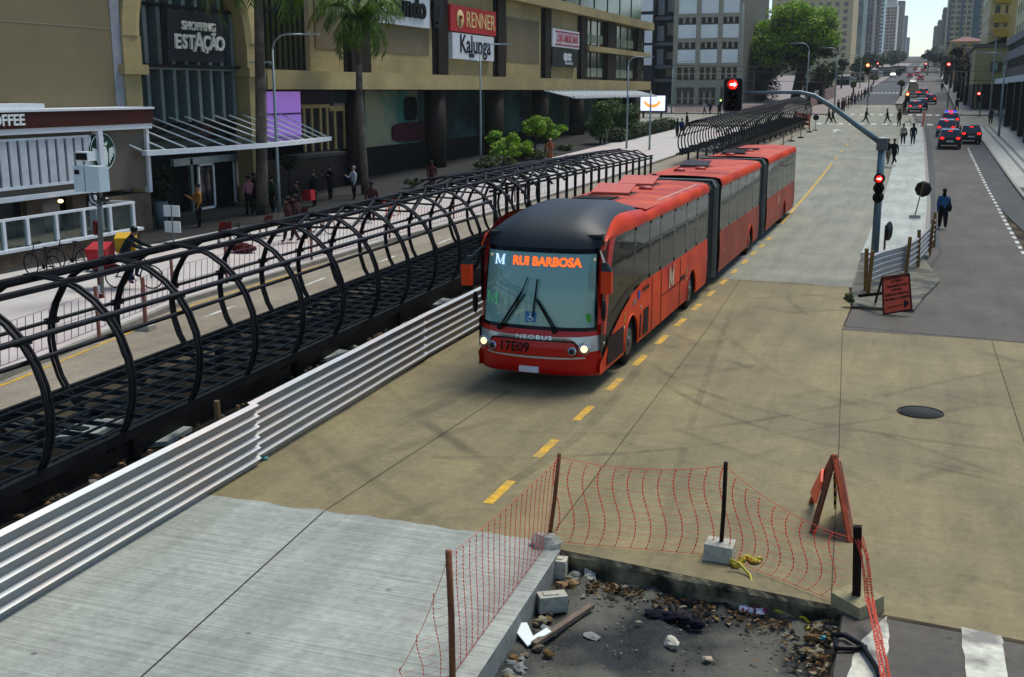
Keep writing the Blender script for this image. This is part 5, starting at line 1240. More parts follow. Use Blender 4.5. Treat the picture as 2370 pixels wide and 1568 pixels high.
# ---- generic city building
def grid_windows(parent, face, x0, x1, z0, z1, nx, nz, ww, wh, fixed, gm, fm, sill=.12, skip=None, sub=1):
    """face 'front' looks at -Y (fixed = y), 'side' looks along X (fixed = (x, sign))"""
    mb = MB(); mb.use(fm)
    if face == 'front':
        mb.box(-ww/2-.12, ww/2+.12, -.1, 0, -wh/2-.15, -wh/2); mb.box(-ww/2-.1, ww/2+.1, -.06, 0, wh/2, wh/2+.08); mb.box(-ww/2-.1, -ww/2, -.06, 0, -wh/2, wh/2); mb.box(ww/2, ww/2+.1, -.06, 0, -wh/2, wh/2)
        mb.use(gm); mb.box(-ww/2, ww/2, -.03, 0, -wh/2, wh/2)
        mb.use(fm)
        for k in range(1, sub): x = -ww/2+ww*k/sub; mb.box(x-.05, x+.05, -.05, -.03, -wh/2, wh/2)
    else:
        sg_ = fixed[1]
        def bx(y0, y1, d, z0_, z1_): mb.box(min(0, sg_*d), max(0, sg_*d), y0, y1, z0_, z1_)
        bx(-ww/2-.12, ww/2+.12, .1, -wh/2-.15, -wh/2); bx(-ww/2-.1, ww/2+.1, .06, wh/2, wh/2+.08); mb.use(gm); bx(-ww/2, ww/2, .03, -wh/2, wh/2)
    src = None; c = 0; rest = MB(); rest.use(gm)
    items = [(i, j) for j in range(nz) for i in range(nx) if not (skip and skip(i, j))]
    for i, j in items:
        u = x0+(x1-x0)*(i+.5)/nx; z = z0+(z1-z0)*(j+.5)/nz
        loc = (u, fixed, z) if face == 'front' else (fixed[0], u, z)
        if c < 95:
            if src is None: src = mb.build('window', None, parent); o = src
            else: o = src.copy(); COL.objects.link(o)
            o.location = loc
        else:
            if face == 'front': rest.box(u-ww/2, u+ww/2, fixed-.04, fixed, z-wh/2, z+wh/2)
            else: rest.box(min(fixed[0], fixed[0]+fixed[1]*.04), max(fixed[0], fixed[0]+fixed[1]*.04), u-ww/2, u+ww/2, z-wh/2, z+wh/2)
        c += 1
    if rest.v: o = rest.build('window_rows', None, parent); o['kind'] = 'stuff'
def block(name, label, x0, x1, y0, y1, z1, wm, roofm_=None, z0=None, cat='building', par=.5):
    t = thing(name, label, cat, (0, 0, 0)); zb = gz(y0)-1 if z0 is None else z0
    mb = MB(); mb.box(x0, x1, y0, y1, zb, z1); mb.build('wall', wm, t)
    mb = MB(); 
    for b in ((x0-.1, x1+.1, y0-.1, y0+.2), (x0-.1, x1+.1, y1-.2, y1+.1), (x0-.1, x0+.2, y0+.2, y1-.2), (x1-.2, x1+.1, y0+.2, y1-.2)): mb.box(*b, z1-.002, z1+par)
    mb.build('parapet', roofm_ or wm, t); return t
win = mat('window_blue_black', (26, 32, 46), .15, 0, .5, .4, spec=.7); trim = mat('pale_trim', (170, 170, 160), .7)
# white panelled building behind the mall (frontal)
Y0 = 176.
def fX(px, Y, py=150): return OY(px, py, Y).x
def fZ(py, Y, px=1650): return OY(px, py, Y).z
wb = thing('office_building', 'grey framed office block with white square panels beyond the mall', 'building')
xa, xb = fX(1560, Y0), fX(1713, Y0); conc = mat('grey_frame_concrete', (186, 180, 156), .85, 0, .15, 1); zt = fZ(-60, Y0)
mb = MB(); mb.box(xa, xb, Y0+.3, Y0+30, gz(Y0), zt); mb.build('wall', mat('grey_infill', (112, 112, 104), .85), wb)
mb = MB(); 
for px in (1562, 1614, 1664, 1712): x = fX(px, Y0); mb = MB(); mb.box(x-.35, x+.35, Y0-.1, Y0+.3, gz(Y0), zt); mb.build('frame_column', conc, wb)
rows = [(-30, 4, 'p'), (4, 31, 'p'), (31, 40, 'b'), (40, 53, 'w'), (57, 88, 'p'), (88, 98, 'b'), (98, 111, 'w'), (115, 146, 'p'), (146, 156, 'b'), (157, 185, 'v'), (186, 203, 'b'), (213, 244, 'v'), (244, 261, 'g')]
cells = [(1566, 1610), (1618, 1660), (1668, 1708)]
for a, b, k in rows:
    z1_, z0_ = fZ(a, Y0), fZ(b, Y0)
    if k == 'b': mb = MB(); mb.box(xa, xb, Y0-.05, Y0+.29, z0_, z1_); mb.build('spandrel', conc, wb); continue
    for c0, c1 in cells:
        x0_, x1_ = fX(c0, Y0), fX(c1, Y0)
        mb = MB()
        if k == 'p': mb.box(x0_, x1_, Y0, Y0+.29, z0_, z1_); mb.build('white_panel', mat('panel_white', (226, 232, 228), .6, 0, .08, .4), wb)
        elif k == 'g': mb.box(x0_, x1_, Y0, Y0+.29, z0_, z1_); mb.build('green_panel', mat('panel_green', (130, 176, 80), .7, 0, .15), wb)
        else:
            mb.box(x0_, x1_, Y0+.1, Y0+.29, z0_, z1_); w_ = mb.build('window', win, wb)
            mb = MB(); n = 3
            for q in range(n+1): xx = x0_+(x1_-x0_)*q/n; mb.box(xx-.16, xx+.16, Y0+.02, Y0+.1, z0_, z1_)
            if k == 'v': mb.box(x0_, x1_, Y0+.04, Y0+.1, (z0_+z1_)/2-.08, (z0_+z1_)/2+.08)
            mb.build('frame', conc, w_)
# its lower wing to the left with recessed stair bay
wl = thing('office_wing', 'white panelled office wing with a dark recessed bay beside the mall', 'building')
xa2, xm, xb2 = fX(1440, Y0), fX(1487+20, Y0), fX(1558, Y0)
mb = MB(); mb.box(xa2, xm, Y0+1, Y0+25, gz(Y0), zt); mb.box(xm, xb2, Y0+4, Y0+25, gz(Y0), zt); mb.build('wall', mat('wing_grey', (70, 74, 78), .8), wl)
for a, b in ((-30, 22), (30, 57), (66, 97), (103, 150)):
    mb = MB(); mb.box(fX(1470, Y0), fX(1505, Y0), Y0+.8, Y0+1, fZ(b, Y0), fZ(a, Y0)); mb.build('white_panel', mat('panel_white2', (224, 230, 228), .6, 0, .08, .4), wl)
for a, b in ((-10, 22), (48, 78), (118, 135), (158, 176)):
    mb = MB(); mb.box(fX(1530, Y0), fX(1554, Y0), Y0+3.8, Y0+4, fZ(b, Y0), fZ(a, Y0)); w_ = mb.build('window', win, wl)
    mb = MB(); x_ = fX(1542, Y0); mb.box(x_-.12, x_+.12, Y0+3.7, Y0+3.8, fZ(b, Y0), fZ(a, Y0)); mb.build('frame', conc, w_)
for a in (34, 95, 150, 182): mb = MB(); mb.box(xm, xb2, Y0+2.2, Y0+3.95, fZ(a+8, Y0), fZ(a, Y0)); mb.build('balcony', mat('balcony_grey', (100, 108, 112), .6), wl)
for a in (30, 92, 148): mb = MB(); mb.box(fX(1511, Y0), fX(1526, Y0), Y0+2.6, Y0+3.98, fZ(a, Y0), fZ(a-36, Y0)); mb.build('stair_screen', mat('screen_grey', (130, 142, 146), .5), wl)
# left towers along the avenue
def tower(lab, px0, px1, pytop, Y, wm, nx, nz, ww, wh, X0=None, side=None, depth=30, gm=win, fm=None, name='apartment_tower', roof=None, group='towers along the avenue', mg=.04):
    x0 = fX(px0, Y) if X0 is None else X0; x1 = fX(px1, Y); z1 = fZ(pytop, Y, (px0+px1)/2); zb = gz(Y)-1
    t = block(name, lab, min(x0, x1), max(x0, x1), Y, Y+depth, z1, wm, roof, zb); t['group'] = group
    if nx: grid_windows(t, 'front', x0+(x1-x0)*mg, x1-(x1-x0)*mg, zb+4, z1-.8, nx, nz, ww, wh, Y, gm, fm or trim)
    if side:
        nn, sw, sgn = side; xx = x1 if sgn > 0 else min(x0, x1)
        grid_windows(t, 'side', Y+1, Y+depth-1, zb+4, z1-.8, nn, nz, sw, wh, (xx, sgn), gm, fm or trim)
    return t, x0, x1, z1, zb
creamw = mat('cream_render', (226, 204, 156), .85, 0, .08, .3); 
t1, *_ = tower('cream apartment tower with small dark square windows behind the big green tree', 1780, 1967, -70, 440, creamw, 9, 13, 1.5, 1.5, fm=creamw)
t2, x0_, x1_, z1_, zb_ = tower('pale blue grey blank gable with a tall dark painted mural beside the cream tower', 1968, 1990, -60, 480, mat('bluegrey_render', (150, 172, 174), .8, 0, .1, .4, c2=(120, 150, 154), c2s=.15), 0, 0, 1, 1)
mb = MB(); mb.box(x0_+.2, x0_+1.6, 480-.05, 480, fZ(57, 480), fZ(28, 480)); mb.build('mural_figure', mat('mural_maroon', (54, 34, 58), .7), t2)
mb = MB(); xm_ = (x0_+x1_)/2; zc = fZ(17, 480); mb.prism([(xm_-.9, 479.95, zc), (xm_-.2, 479.95, zc-.25), (xm_, 479.95, zc-1), (xm_+.2, 479.95, zc-.25), (xm_+.9, 479.95, zc), (xm_+.2, 479.95, zc+.25), (xm_, 479.95, zc+1), (xm_-.2, 479.95, zc+.25)], (0, .05, 0)); mb.build('mural_star', mat('mural_blue', (20, 60, 140), .7), t2)
mb = MB(); mb.prism([(x0_+2.0, 479.96, fZ(66, 480)), (x0_+2.6, 479.96, fZ(34, 480)), (x1_-.6, 479.96, fZ(48, 480)), (x1_-1, 479.96, fZ(70, 480))], (0, .04, 0)); mb.build('mural_figure', mat('mural_slate', (84, 110, 118), .7), t2)
tower('weathered dark grey stained tower second from the cream tower', 1991, 2014, -60, 560, mat('stained_grey', (104, 98, 100), .9, 0, .4, .5, streak=(1, 1, .2), c2=(150, 148, 150), c2s=.2), 3, 16, 1.1, .9)
tower('narrow dark red and teal balcony tower', 2013, 2026, -50, 650, mat('brick_maroon', (112, 60, 58), .8), 2, 22, 1.2, 1.4, gm=mat('teal_balcony', (40, 90, 100), .4))
tower('pale teal slab tower left of the red and white tower', 2024, 2038, -40, 760, mat('pale_teal_render', (166, 190, 188), .8), 2, 20, 1.6, 1.1)
t5, x0_, x1_, z1_, zb_ = tower('white apartment tower with brick red balcony bands', 2037, 2069, 12, 900, mat('white_tower_render', (226, 218, 204), .8), 4, 16, 1.4, 1.2, roof=trim)
for k in range(16):
    z = zb_+4+(z1_-zb_-4.8)*(k+.5)/16-1.3
    for a, b in ((.18, .5), (.56, .88)): mb = MB(); mb.box(x0_+(x1_-x0_)*a, x0_+(x1_-x0_)*b, 899.0, 899.9, z, z+.9); mb.build('balcony', mat('brick_red', (150, 84, 74), .8), t5)
mb = MB(); mb.box(x0_+1.5, x1_-1, 904, 914, z1_, z1_+5); mb.build('roof_house', trim, t5)
tower('pinkish brown tower with dark top floor just right of the red and white tower', 2068, 2084, 4, 1050, mat('pink_render', (158, 122, 112), .8), 3, 20, 1.5, 1.4)
tower('slim blue grey tower near the end of the avenue', 2078, 2093, 38, 1300, mat('blue_render', (110, 134, 146), .8), 3, 22, 1.6, 1.6)
tower('blue grey tower furthest along the left side of the avenue', 2090, 2101, 88, 1600, mat('blue_render2', (104, 124, 146), .8), 3, 16, 2, 1.8)
# low street level shops on the left side
lr_ = random.Random(11)
lows = [(1858, 1898, 178, 236, (176, 166, 120), 'pale yellow two storey hall seen below the big tree'), (1900, 1932, 215, 250, (60, 62, 58), 'dark low shop left of the bus shelters'), (1935, 1965, 182, 285, (96, 112, 112), 'grey green shopfront below the cream tower'), (1966, 2000, 172, 315, (172, 150, 112), 'cream low shop in front of the stained tower'), (2000, 2030, 166, 350, (128, 132, 126), 'grey low shop row with pale front'), (2030, 2062, 160, 395, (120, 96, 88), 'brownish low shop row beneath the red and white tower'), (2062, 2092, 156, 470, (96, 100, 108), 'low dim shop row at the far end on the left')]
for px0, px1, py, Y, c, lab in lows:
    m_ = mat('low_'+str(px0)+'_render', c, .85, 0, .2, .6); x0, x1 = fX(px0, Y, 200), fX(px1, Y, 200); z1 = fZ(py, Y, px0)
    t = block('shop_building', lab, x0, x1, Y, Y+40, z1, m_); t['group'] = 'low shops along the avenue'
    grid_windows(t, 'front', x0, x1, gz(Y)+.5, z1-.5, 3, 2, (x1-x0)/4.2, 1.6, Y, win, trim)
# ============================================================ BUILDINGS, right side
XR = 9.0
gm_ = thing('modern_office', 'grey modern building on tall black columns at the right edge', 'building')
gry = mat('modern_grey', (104, 108, 116), .6, 0, .12, .5); gry2 = mat('modern_grey_dark', (52, 56, 64), .5, 0, .15, .5); bandm = mat('modern_glass_band', (74, 80, 92), .15, 0, .4, .4, spec=.8)
y0, y1 = 100, 158
def rp(name, m, z0, z1, x0=XR, yy0=y0, yy1=y1, parent=gm_):
    mb = MB(); mb.box(x0, x0+30, yy0, yy1, z0, z1); return mb.build(name, m, parent)
rp('wall', gry2, 7.2, 8.3, XR+.1); rp('window_band', bandm, 8.3, 9.3, XR+.3); rp('wall', gry, 9.3, 10.3); rp('window_band', bandm, 10.3, 11.1, XR+.3); rp('parapet', gry, 11.1, 11.9)
rp('canopy', mat('canopy_white', (180, 190, 196), .5), 6.5, 7.1, XR-1.0); rp('shopfront', dark, gz(100), 6.5, XR+4)
for a in range(0, 29): mb = MB(); mb.box(XR+.24, XR+.29, y0+a*2, y0+a*2+.18, 8.3, 11.1); mb.build('mullion', gry2, gm_)
for (px, py) in ((2322.7, 293), (2339.4, 302.2), (2353.2, 316), (2367, 330.7), (2385, 345)):
    g_ = G(px, py, .13); mb = MB(); mb.box(g_.x, g_.x+.75, g_.y-.45, g_.y+.45, g_.z, 6.5); mb.build('column', blk, gm_)
mb = MB(); mb.box(XR+.29, XR+.32, 118, 126, 8.5, 9.1); mb.build('window_sign', mat('faint_red_sign', (150, 50, 66), .5), gm_)
# pale yellow block above and behind
py_ = mat('pale_yellow_render', (206, 198, 148), .85, 0, .1, .4)
t = block('apartment_block', 'pale yellow block with slanting rows of windows rising above the grey modern building', 12.2, 40, 112, 196, 42, py_); grid_windows(t, 'side', 114, 194, 13, 41, 16, 9, 2.2, 1.3, (12.2, -1), win, trim)
t = thing('apartment_block', 'mustard and cream balcony block at the upper right', 'building'); Yb = 216
x0, x1 = fX(2281, Yb), fX(2336, Yb); zt_ = 50
mb = MB(); mb.box(x0, x1+14, Yb, Yb+30, 6, zt_); mb.build('wall', mat('cream_wall2', (214, 200, 150), .85, 0, .08), t)
for k, py in enumerate((-60, -18, 24, 66, 96)):
    mb = MB(); mb.box(fX(2290, Yb), fX(2326, Yb), Yb-1, Yb, fZ(py, Yb), fZ(py-18, Yb)); b_ = mb.build('balcony', mat('mustard_render', (190, 166, 60), .85, 0, .1), t)
    for a, b in ((2292, 2304), (2316, 2322)): mb = MB(); mb.box(fX(a, Yb), fX(b, Yb), Yb-.06, Yb, fZ(py-21, Yb), fZ(py-38, Yb)); mb.build('window', win, t)
    grid_windows(t, 'side', Yb+1, Yb+29, fZ(py-21, Yb)-2, fZ(py-38, Yb)+1, 4, 1, 2, 1.5, (x0, -1), win, trim)
# beige two storey corner building
Yc = 164; t = thing('corner_building', 'beige two storey corner building with a square glazed window', 'building')
x0, x1 = fX(2256, Yc), fX(2322, Yc); olive = mat('olive_beige', (184, 176, 124), .85, 0, .1, .5)
mb = MB(); mb.box(x0, x1+12, Yc, Yc+45, fZ(196, Yc), fZ(118, Yc)); mb.build('wall', olive, t)
mb = MB(); mb.box(x0-.3, x1+12, Yc-.3, Yc+45, fZ(118, Yc), fZ(110, Yc)); mb.build('parapet', mat('parapet_grey', (110, 108, 98), .8), t)
mb = MB(); mb.box(x0+.1, x1+12, Yc+1.5, Yc+45, gz(Yc), fZ(196, Yc)); mb.build('shopfront', mat('brown_shopfront', (44, 36, 22), .6, 0, .4, .5), t)
for px in (2262, 2272): mb = MB(); mb.box(fX(px, Yc), fX(px+6, Yc), Yc-.05, Yc+.6, gz(Yc), fZ(196, Yc)); mb.build('pillar', mat('pillar_tan', (124, 114, 84), .8), t)
mb = MB(); mb.box(fX(2292, Yc), fX(2318, Yc), Yc-.3, Yc, fZ(170, Yc), fZ(149, Yc)); w_ = mb.build('window', win, t)
mb = MB(); mb.box(fX(2300, Yc), fX(2309, Yc), Yc-.34, Yc-.3, fZ(166, Yc), fZ(151, Yc)); mb.build('pane', mat('pale_pane', (130, 160, 156), .3), w_)
# yellow house, orange side wall, red roof
def hip(name, label, px0, px1, pyt, pyr, Y, wm, rm, depth=26, grp=None):
    t = thing(name, label, 'house'); x0, x1 = fX(px0, Y), fX(px1, Y); z1 = fZ(pyt, Y, px0); zr = fZ(pyr, Y, px0)
    mb = MB(); mb.box(x0, x1, Y, Y+depth, gz(Y)-1, z1); mb.build('wall', wm, t)
    mb = MB(); e = .5; mb.add([(x0-e, Y-e, z1), (x1+e, Y-e, z1), (x1+e, Y+depth+e, z1), (x0-e, Y+depth+e, z1), ((x0+x1)/2-1, Y+depth*.4, zr), ((x0+x1)/2+1, Y+depth*.6, zr)], [(0, 1, 4), (1, 2, 5, 4), (2, 3, 5), (3, 0, 4, 5), (3, 2, 1, 0)]); mb.build('roof', rm, t)
    grid_windows(t, 'front', x0, x1, gz(Y)+4, z1, 4, 2, 1.4, 2, Y, win, trim); return t
redroof = mat('red_tile_roof', (136, 82, 68), .85, 0, .2, 1.5)
hip('old_house', 'yellow old house with a red hipped roof in front of the beige tower', 2196, 2280, 97, 82, 330, mat('yellow_render', (190, 156, 72), .85, 0, .1), redroof)
t = block('yellow_building', 'orange yellow building side wall next to the beige corner building', fX(2236, 214), fX(2262, 214), 212, 262, fZ(119, 214), mat('orange_yellow_render', (176, 130, 40), .85, 0, .15)); grid_windows(t, 'side', 213, 260, gz(214)+1, fZ(119, 214)-1, 8, 2, 2, 2.4, (fX(2236, 214), -1), win, trim)
t = block('shop_building', 'small cream shop front among the bare tree trunks on the right', fX(2184, 420), fX(2215, 420), 420, 470, fZ(126, 420), mat('cream_small', (176, 166, 120), .85)); grid_windows(t, 'front', fX(2184, 420), fX(2215, 420), gz(420)+1, fZ(126, 420)-1, 3, 2, 2, 2, 420, win, trim)
mb = MB(); p0, p1 = OY(2268, 118, 200), OY(2326, 112, 200); mb.prism([(p0.x, 198, p0.z-3), (p0.x, 198, OY(2268, 106, 198).z), (p1.x, 198, OY(2326, 85, 198).z), (p1.x, 198, p0.z-3)], (0, 8, 0)); tag(mb.build('black_gable', mat('black_cladding', (18, 22, 26), .6)), 'black sloping gable wall between the corner building and the mustard block', 'wall')
for px0, px1, py, Y, c, lab in ((2222, 2252, 128, 262, (196, 176, 110), 'cream yellow three storey front between the bare trees on the right'), (2206, 2236, 112, 300, (170, 140, 96), 'tan mid rise front behind the bare trees on the right'), (2170, 2196, 108, 560, (190, 184, 160), 'pale mid rise block low beside the tall beige tower'), (2160, 2176, 118, 700, (150, 130, 110), 'brown mid rise block near the end of the right side')):
    x0, x1 = fX(px0, Y), fX(px1, Y); z1 = fZ(py, Y, px0); t = block('shop_building', lab, x0, x1, Y, Y+34, z1, mat('front_'+str(px0)+'_render', c, .85, 0, .12, .5)); t['group'] = 'mid rise fronts on the right side'
    grid_windows(t, 'front', x0, x1, gz(Y)+3.2, z1-.6, 3, 3, (x1-x0)/5.5, 1.5, Y, win, trim); grid_windows(t, 'side', Y+1, Y+33, gz(Y)+3.2, z1-.6, 7, 3, 2.2, 1.6, (x0, -1), win, trim)
# right towers
btw = mat('beige_tower_render', (208, 202, 164), .85, 0, .08, .3)
t6, x0_, x1_, z1_, zb_ = tower('tall beige tower with blue grey vertical stripes on the right', 2186, 2282, -60, 480, btw, 7, 16, 1.4, 1.3, side=(8, 1.8, -1), depth=60, fm=btw)
for a, b in ((2186, 2191), (2214, 2220), (2242, 2258)): mb = MB(); mb.box(fX(a, 480), fX(b, 480), 479.7, 479.95, 8, z1_); mb.build('stripe_panel', mat('stripe_bluegrey', (90, 112, 122), .6), t6)
tower('slim tan tower left of the tall beige tower', 2174, 2182, 20, 640, mat('tan_render', (150, 126, 108), .85), 2, 24, 1.6, 1.6, side=(6, 2, -1), depth=80)
tower('pale narrow tower further down the right side of the avenue', 2164, 2174, 48, 800, mat('pale_render', (176, 184, 184), .85), 3, 20, 1.8, 1.6, side=(6, 2, -1), depth=80)
tower('grey narrow tower furthest away on the right side', 2156, 2165, 62, 1000, mat('grey_render3', (130, 140, 150), .85), 3, 18, 2, 2, side=(5, 2, -1), depth=80)
# LED screen near the office block
t = thing('led_screen', 'bright LED advertising screen on legs near the office block', 'screen'); Ys = 140
x0, x1 = fX(1482, Ys), fX(1542, Ys); z0_, z1_ = fZ(257, Ys, 1512), fZ(222, Ys, 1512)
mb = MB(); mb.box(x0-.2, x1+.2, Ys, Ys+.5, z0_-.2, z1_+.2); mb.build('cabinet', mat('screen_cabinet', (24, 18, 70), .5), t)
mb = MB(); mb.box(x0, x1, Ys-.04, Ys, z0_, z1_); mb.build('display', mat('display_glow', (214, 222, 255), emit=.45), t)
mb = MB(); n = 14; xc, zc = (x0+x1)/2, (z0_+z1_)/2
mb.prism([(xc+1.1*math.cos(R(190+160*k/n)), Ys-.05, zc+.35+.9*math.sin(R(190+160*k/n))) for k in range(n+1)]+[(xc+.8*math.cos(R(350-160*k/n)), Ys-.05, zc+.35+.5*math.sin(R(350-160*k/n))) for k in range(n+1)], (0, -.02, 0)); mb.build('display_swoosh', mat('display_gold', (240, 170, 70), emit=.35), t)
for x in (x0+.4, x1-.6): mb = MB(); mb.box(x, x+.2, Ys+.1, Ys+.3, gz(Ys), z0_-.2); mb.build('leg', blk, t)

# ============================================================ VEGETATION
lf_big = leaf_mat('leaf_ficus', (150, 190, 10), (64, 108, 6)); lf_dk = leaf_mat('leaf_dark', (30, 48, 22), (10, 20, 10)); lf_lt = leaf_mat('leaf_lime', (140, 184, 22), (50, 84, 12)); lf_hd = leaf_mat('leaf_hedge', (62, 82, 18), (24, 40, 8)); lf_pm = leaf_mat('leaf_palm', (88, 122, 20), (36, 62, 8)); lf_ol = leaf_mat('leaf_olive', (110, 110, 40), (60, 66, 24))
bark = mat('bark', (58, 50, 40), .95, 0, .3, 8, bump=.5); barkp = mat('palm_bark', (112, 104, 92), .95, 0, .35, 5, streak=(1, 1, 4), c2=(70, 62, 50), c2s=1.2, bump=.6)
def crown(name, clumps, n, s, m, parent, seed=1, inner=.35, flatten=1.):
    """leaf-sized faces spread through a set of ellipsoid clumps: (x,y,z,rx,ry,rz)"""
    rr = random.Random(seed); mb = MB(); tot = sum(c[3]*c[4]*c[5] for c in clumps)
    for c in clumps:
        k = int(n*c[3]*c[4]*c[5]/tot)+6
        for _ in range(k):
            while True:
                a, b, g = rr.uniform(-1, 1), rr.uniform(-1, 1), rr.uniform(-1, 1); q = a*a+b*b+g*g
                if inner < q < 1: break
            p = Vector((c[0]+a*c[3], c[1]+b*c[4], c[2]+g*c[5])); nrm = Vector((a, b, g+.8)).normalized()+Vector((rr.gauss(0, .5), rr.gauss(0, .5), rr.gauss(0, .5)))
            u = nrm.orthogonal().normalized(); v = nrm.normalized().cross(u); th = rr.uniform(0, 6.3); u, v = u*math.cos(th)+v*math.sin(th), v*math.cos(th)-u*math.sin(th)
            e = s*rr.uniform(.6, 1.3); mb.add([p-u*e-v*e*.3, p-v*e*.45, p+u*e, p+v*e*.5], [(0, 1, 2, 3)])
    return mb.build(name, m, parent)
def clumpset(cx, cy, cz, rx, ry, rz, k, s, seed):
    rr = random.Random(seed); out = []
    for _ in range(k):
        while True:
            a, b, g = rr.uniform(-1, 1), rr.uniform(-1, 1), rr.uniform(-1, 1)
            if a*a+b*b+g*g < 1: break
        q = s*rr.uniform(.6, 1.25); out.append((cx+a*rx, cy+b*ry, cz+g*rz, q, q, q*.62))
    return out
def limbs(base, tips, r0, m, parent, name='trunk', seed=1):
    rr = random.Random(seed); mb = MB()
    for t_ in tips:
        b = Vector(base); t_ = Vector(t_); mid = b.lerp(t_, .45)+Vector((rr.uniform(-.4, .4), rr.uniform(-.4, .4), (t_-b).length*.12)); mb.tube([b, b.lerp(mid, .5), mid, mid.lerp(t_, .5)+Vector((0, 0, .2)), t_], r0, 8, rs=[r0, r0*.8, r0*.6, r0*.4, r0*.15])
    return mb.build(name, m, parent)
# the big ficus
Yt = 190; t = thing('fig_tree', 'huge bright green spreading tree beside the office block', 'tree')
c0, c1 = fX(1722, Yt, 100), fX(1945, Yt, 100); xm = (c0+c1)/2; zc = fZ(95, Yt, 1830); zt_ = fZ(8, Yt, 1830)
cl = clumpset(xm, Yt, zc+1.0, (c1-c0)/2-1.2, 5, (zt_-zc)*.86, 60, 2.3, 5)
crown('crown', cl, 22000, .28, lf_big, t, 3); crown('shaded_leaves', [(c[0], c[1]+.6, c[2]-1.4, c[3]*.95, c[4], c[5]) for c in cl], 9000, .28, leaf_mat('leaf_ficus_shade', (22, 38, 10), (6, 12, 4)), t, 4, 0)  # second set is a dark copy of the crown leaves, shade in the colour
b0 = Vector((fX(1838, Yt, 240), Yt, gz(Yt))); limbs((b0.x, Yt, gz(Yt)), [(fX(1900, Yt), Yt-1, zc+.5), (fX(1860, Yt), Yt, zc+1)], .75, bark, t)
limbs((fX(1760, Yt), Yt, gz(Yt)), [(fX(1740, Yt), Yt-1, zc), (fX(1775, Yt), Yt, zc+1), (fX(1800, Yt), Yt, zc)], .8, bark, t, seed=2)
cl = [(fX(px, Yt+6), Yt+6, fZ(py, Yt+6, px), r_, r_, r_) for px, py, r_ in ((1740, 150, 2.6), (1770, 170, 2.6), (1745, 200, 2.4), (1790, 150, 2.5), (1735, 225, 2), (1780, 205, 2.2))]
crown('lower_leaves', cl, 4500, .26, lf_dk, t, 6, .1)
for i, (px, py, w_, h_, Y, m_, lab) in enumerate((
    (1925, 170, 12, 22, 230, lf_dk, 'dark street tree left of the low hall behind the big tree'), (1950, 150, 14, 20, 262, lf_dk, 'dark tree in front of the cream tower'), (2080, 168, 6, 6, 400, lf_dk, 'dark round tree by the far end of the left avenue side'),
    (2150, 128, 14, 14, 420, lf_dk, 'dark round tree at the right edge of the sky gap'), (2190, 150, 8, 12, 300, lf_dk, 'dark tree beside the small cream shop on the right'), (2222, 118, 16, 14, 240, lf_dk, 'black green tree in front of the yellow old house'),
    (2086, 193, 6, 8, 215, lf_ol, 'small olive tree standing on the far median'), (1975, 196, 5, 6, 215, lf_ol, 'small yellowish tree left of the far busway'), (2022, 178, 9, 7, 290, lf_ol, 'low olive tree further along the left pavement'))):
    x = fX(px, Y, py); z = fZ(py, Y, px); q = Y/2600.; t = thing('street_tree', lab, 'tree', group='smaller street trees')
    crown('crown', clumpset(x, Y, z, w_*q*.8, w_*q*.8, h_*q*.7, 16, w_*q*.5, i+20), 1300, .16+.0006*Y, m_, t, i, .1)
    mb = MB(); mb.tube([(x, Y, gz(Y)-.1), (x+.1, Y, (gz(Y)+z)/2), (x, Y, z)], .16, 6, rs=[.2, .15, .08]); mb.build('trunk', bark, t)
for i, (px, Y, h_) in enumerate(((1990, 330, 7), (2008, 380, 8), (2040, 450, 8), (2060, 560, 9), (2076, 700, 10), (2168, 600, 10), (2160, 760, 11), (2176, 500, 9), (1905, 215, 6.5))):
    x = fX(px, Y, 190); z = gz(Y)+h_*.62; t = thing('street_tree', ('small distant avenue tree on the left side, '+['nearest to the crossing', 'second in depth', 'third in depth', 'fourth in depth', 'fifth in depth', 'furthest away'][{1905: 0, 1990: 1, 2008: 2, 2040: 3, 2060: 4, 2076: 5}[px]]) if px < 2100 else 'small distant avenue tree on the right side, '+['nearest', 'middle', 'furthest'][{2176: 0, 2168: 1, 2160: 2}[px]], 'tree', group='avenue trees in the distance')
    crown('crown', clumpset(x, Y, z, h_*.3, h_*.3, h_*.25, 10, h_*.25, i+60), 700, .35+.0008*Y, lf_dk if i % 2 else lf_hd, t, i+40, .1)
    mb = MB(); mb.tube([(x, Y, gz(Y)-.1), (x, Y, z)], .2, 6); mb.build('trunk', bark, t)
Yk = 178; t = thing('street_kiosk', 'dark maroon kiosk with pale edge below the big tree', 'kiosk'); x0, x1 = fX(1862, Yk, 245), fX(1902, Yk, 245)
mb = MB(); mb.box(x0, x1, Yk, Yk+4, gz(Yk), gz(Yk)+3.1); mb.build('wall', mat('kiosk_maroon', (56, 22, 30), .6), t)
mb = MB(); mb.box(x0-.4, x1+.4, Yk-.8, Yk+4.3, gz(Yk)+3.1, gz(Yk)+3.3); mb.build('roof', mat('kiosk_roof', (70, 30, 36), .6), t)
mb = MB(); mb.box(x0+1.4, x0+2.0, Yk-.05, Yk, gz(Yk)+1.5, gz(Yk)+2.2); mb.build('window', white, t)
t = thing('site_hoarding', 'long pale pink hoarding along the far left pavement', 'hoarding'); mb = MB(); a, b = G(1908, 250, .1), G(1960, 225, .1); mb.prism([(a.x-2, a.y, gz(a.y)), (a.x-1.9, a.y, gz(a.y)), (a.x-1.9, a.y, gz(a.y)+2), (a.x-2, a.y, gz(a.y)+2)], b-a); mb.build('panel', mat('hoarding_pink', (170, 140, 138), .8, 0, .25, 1), t)
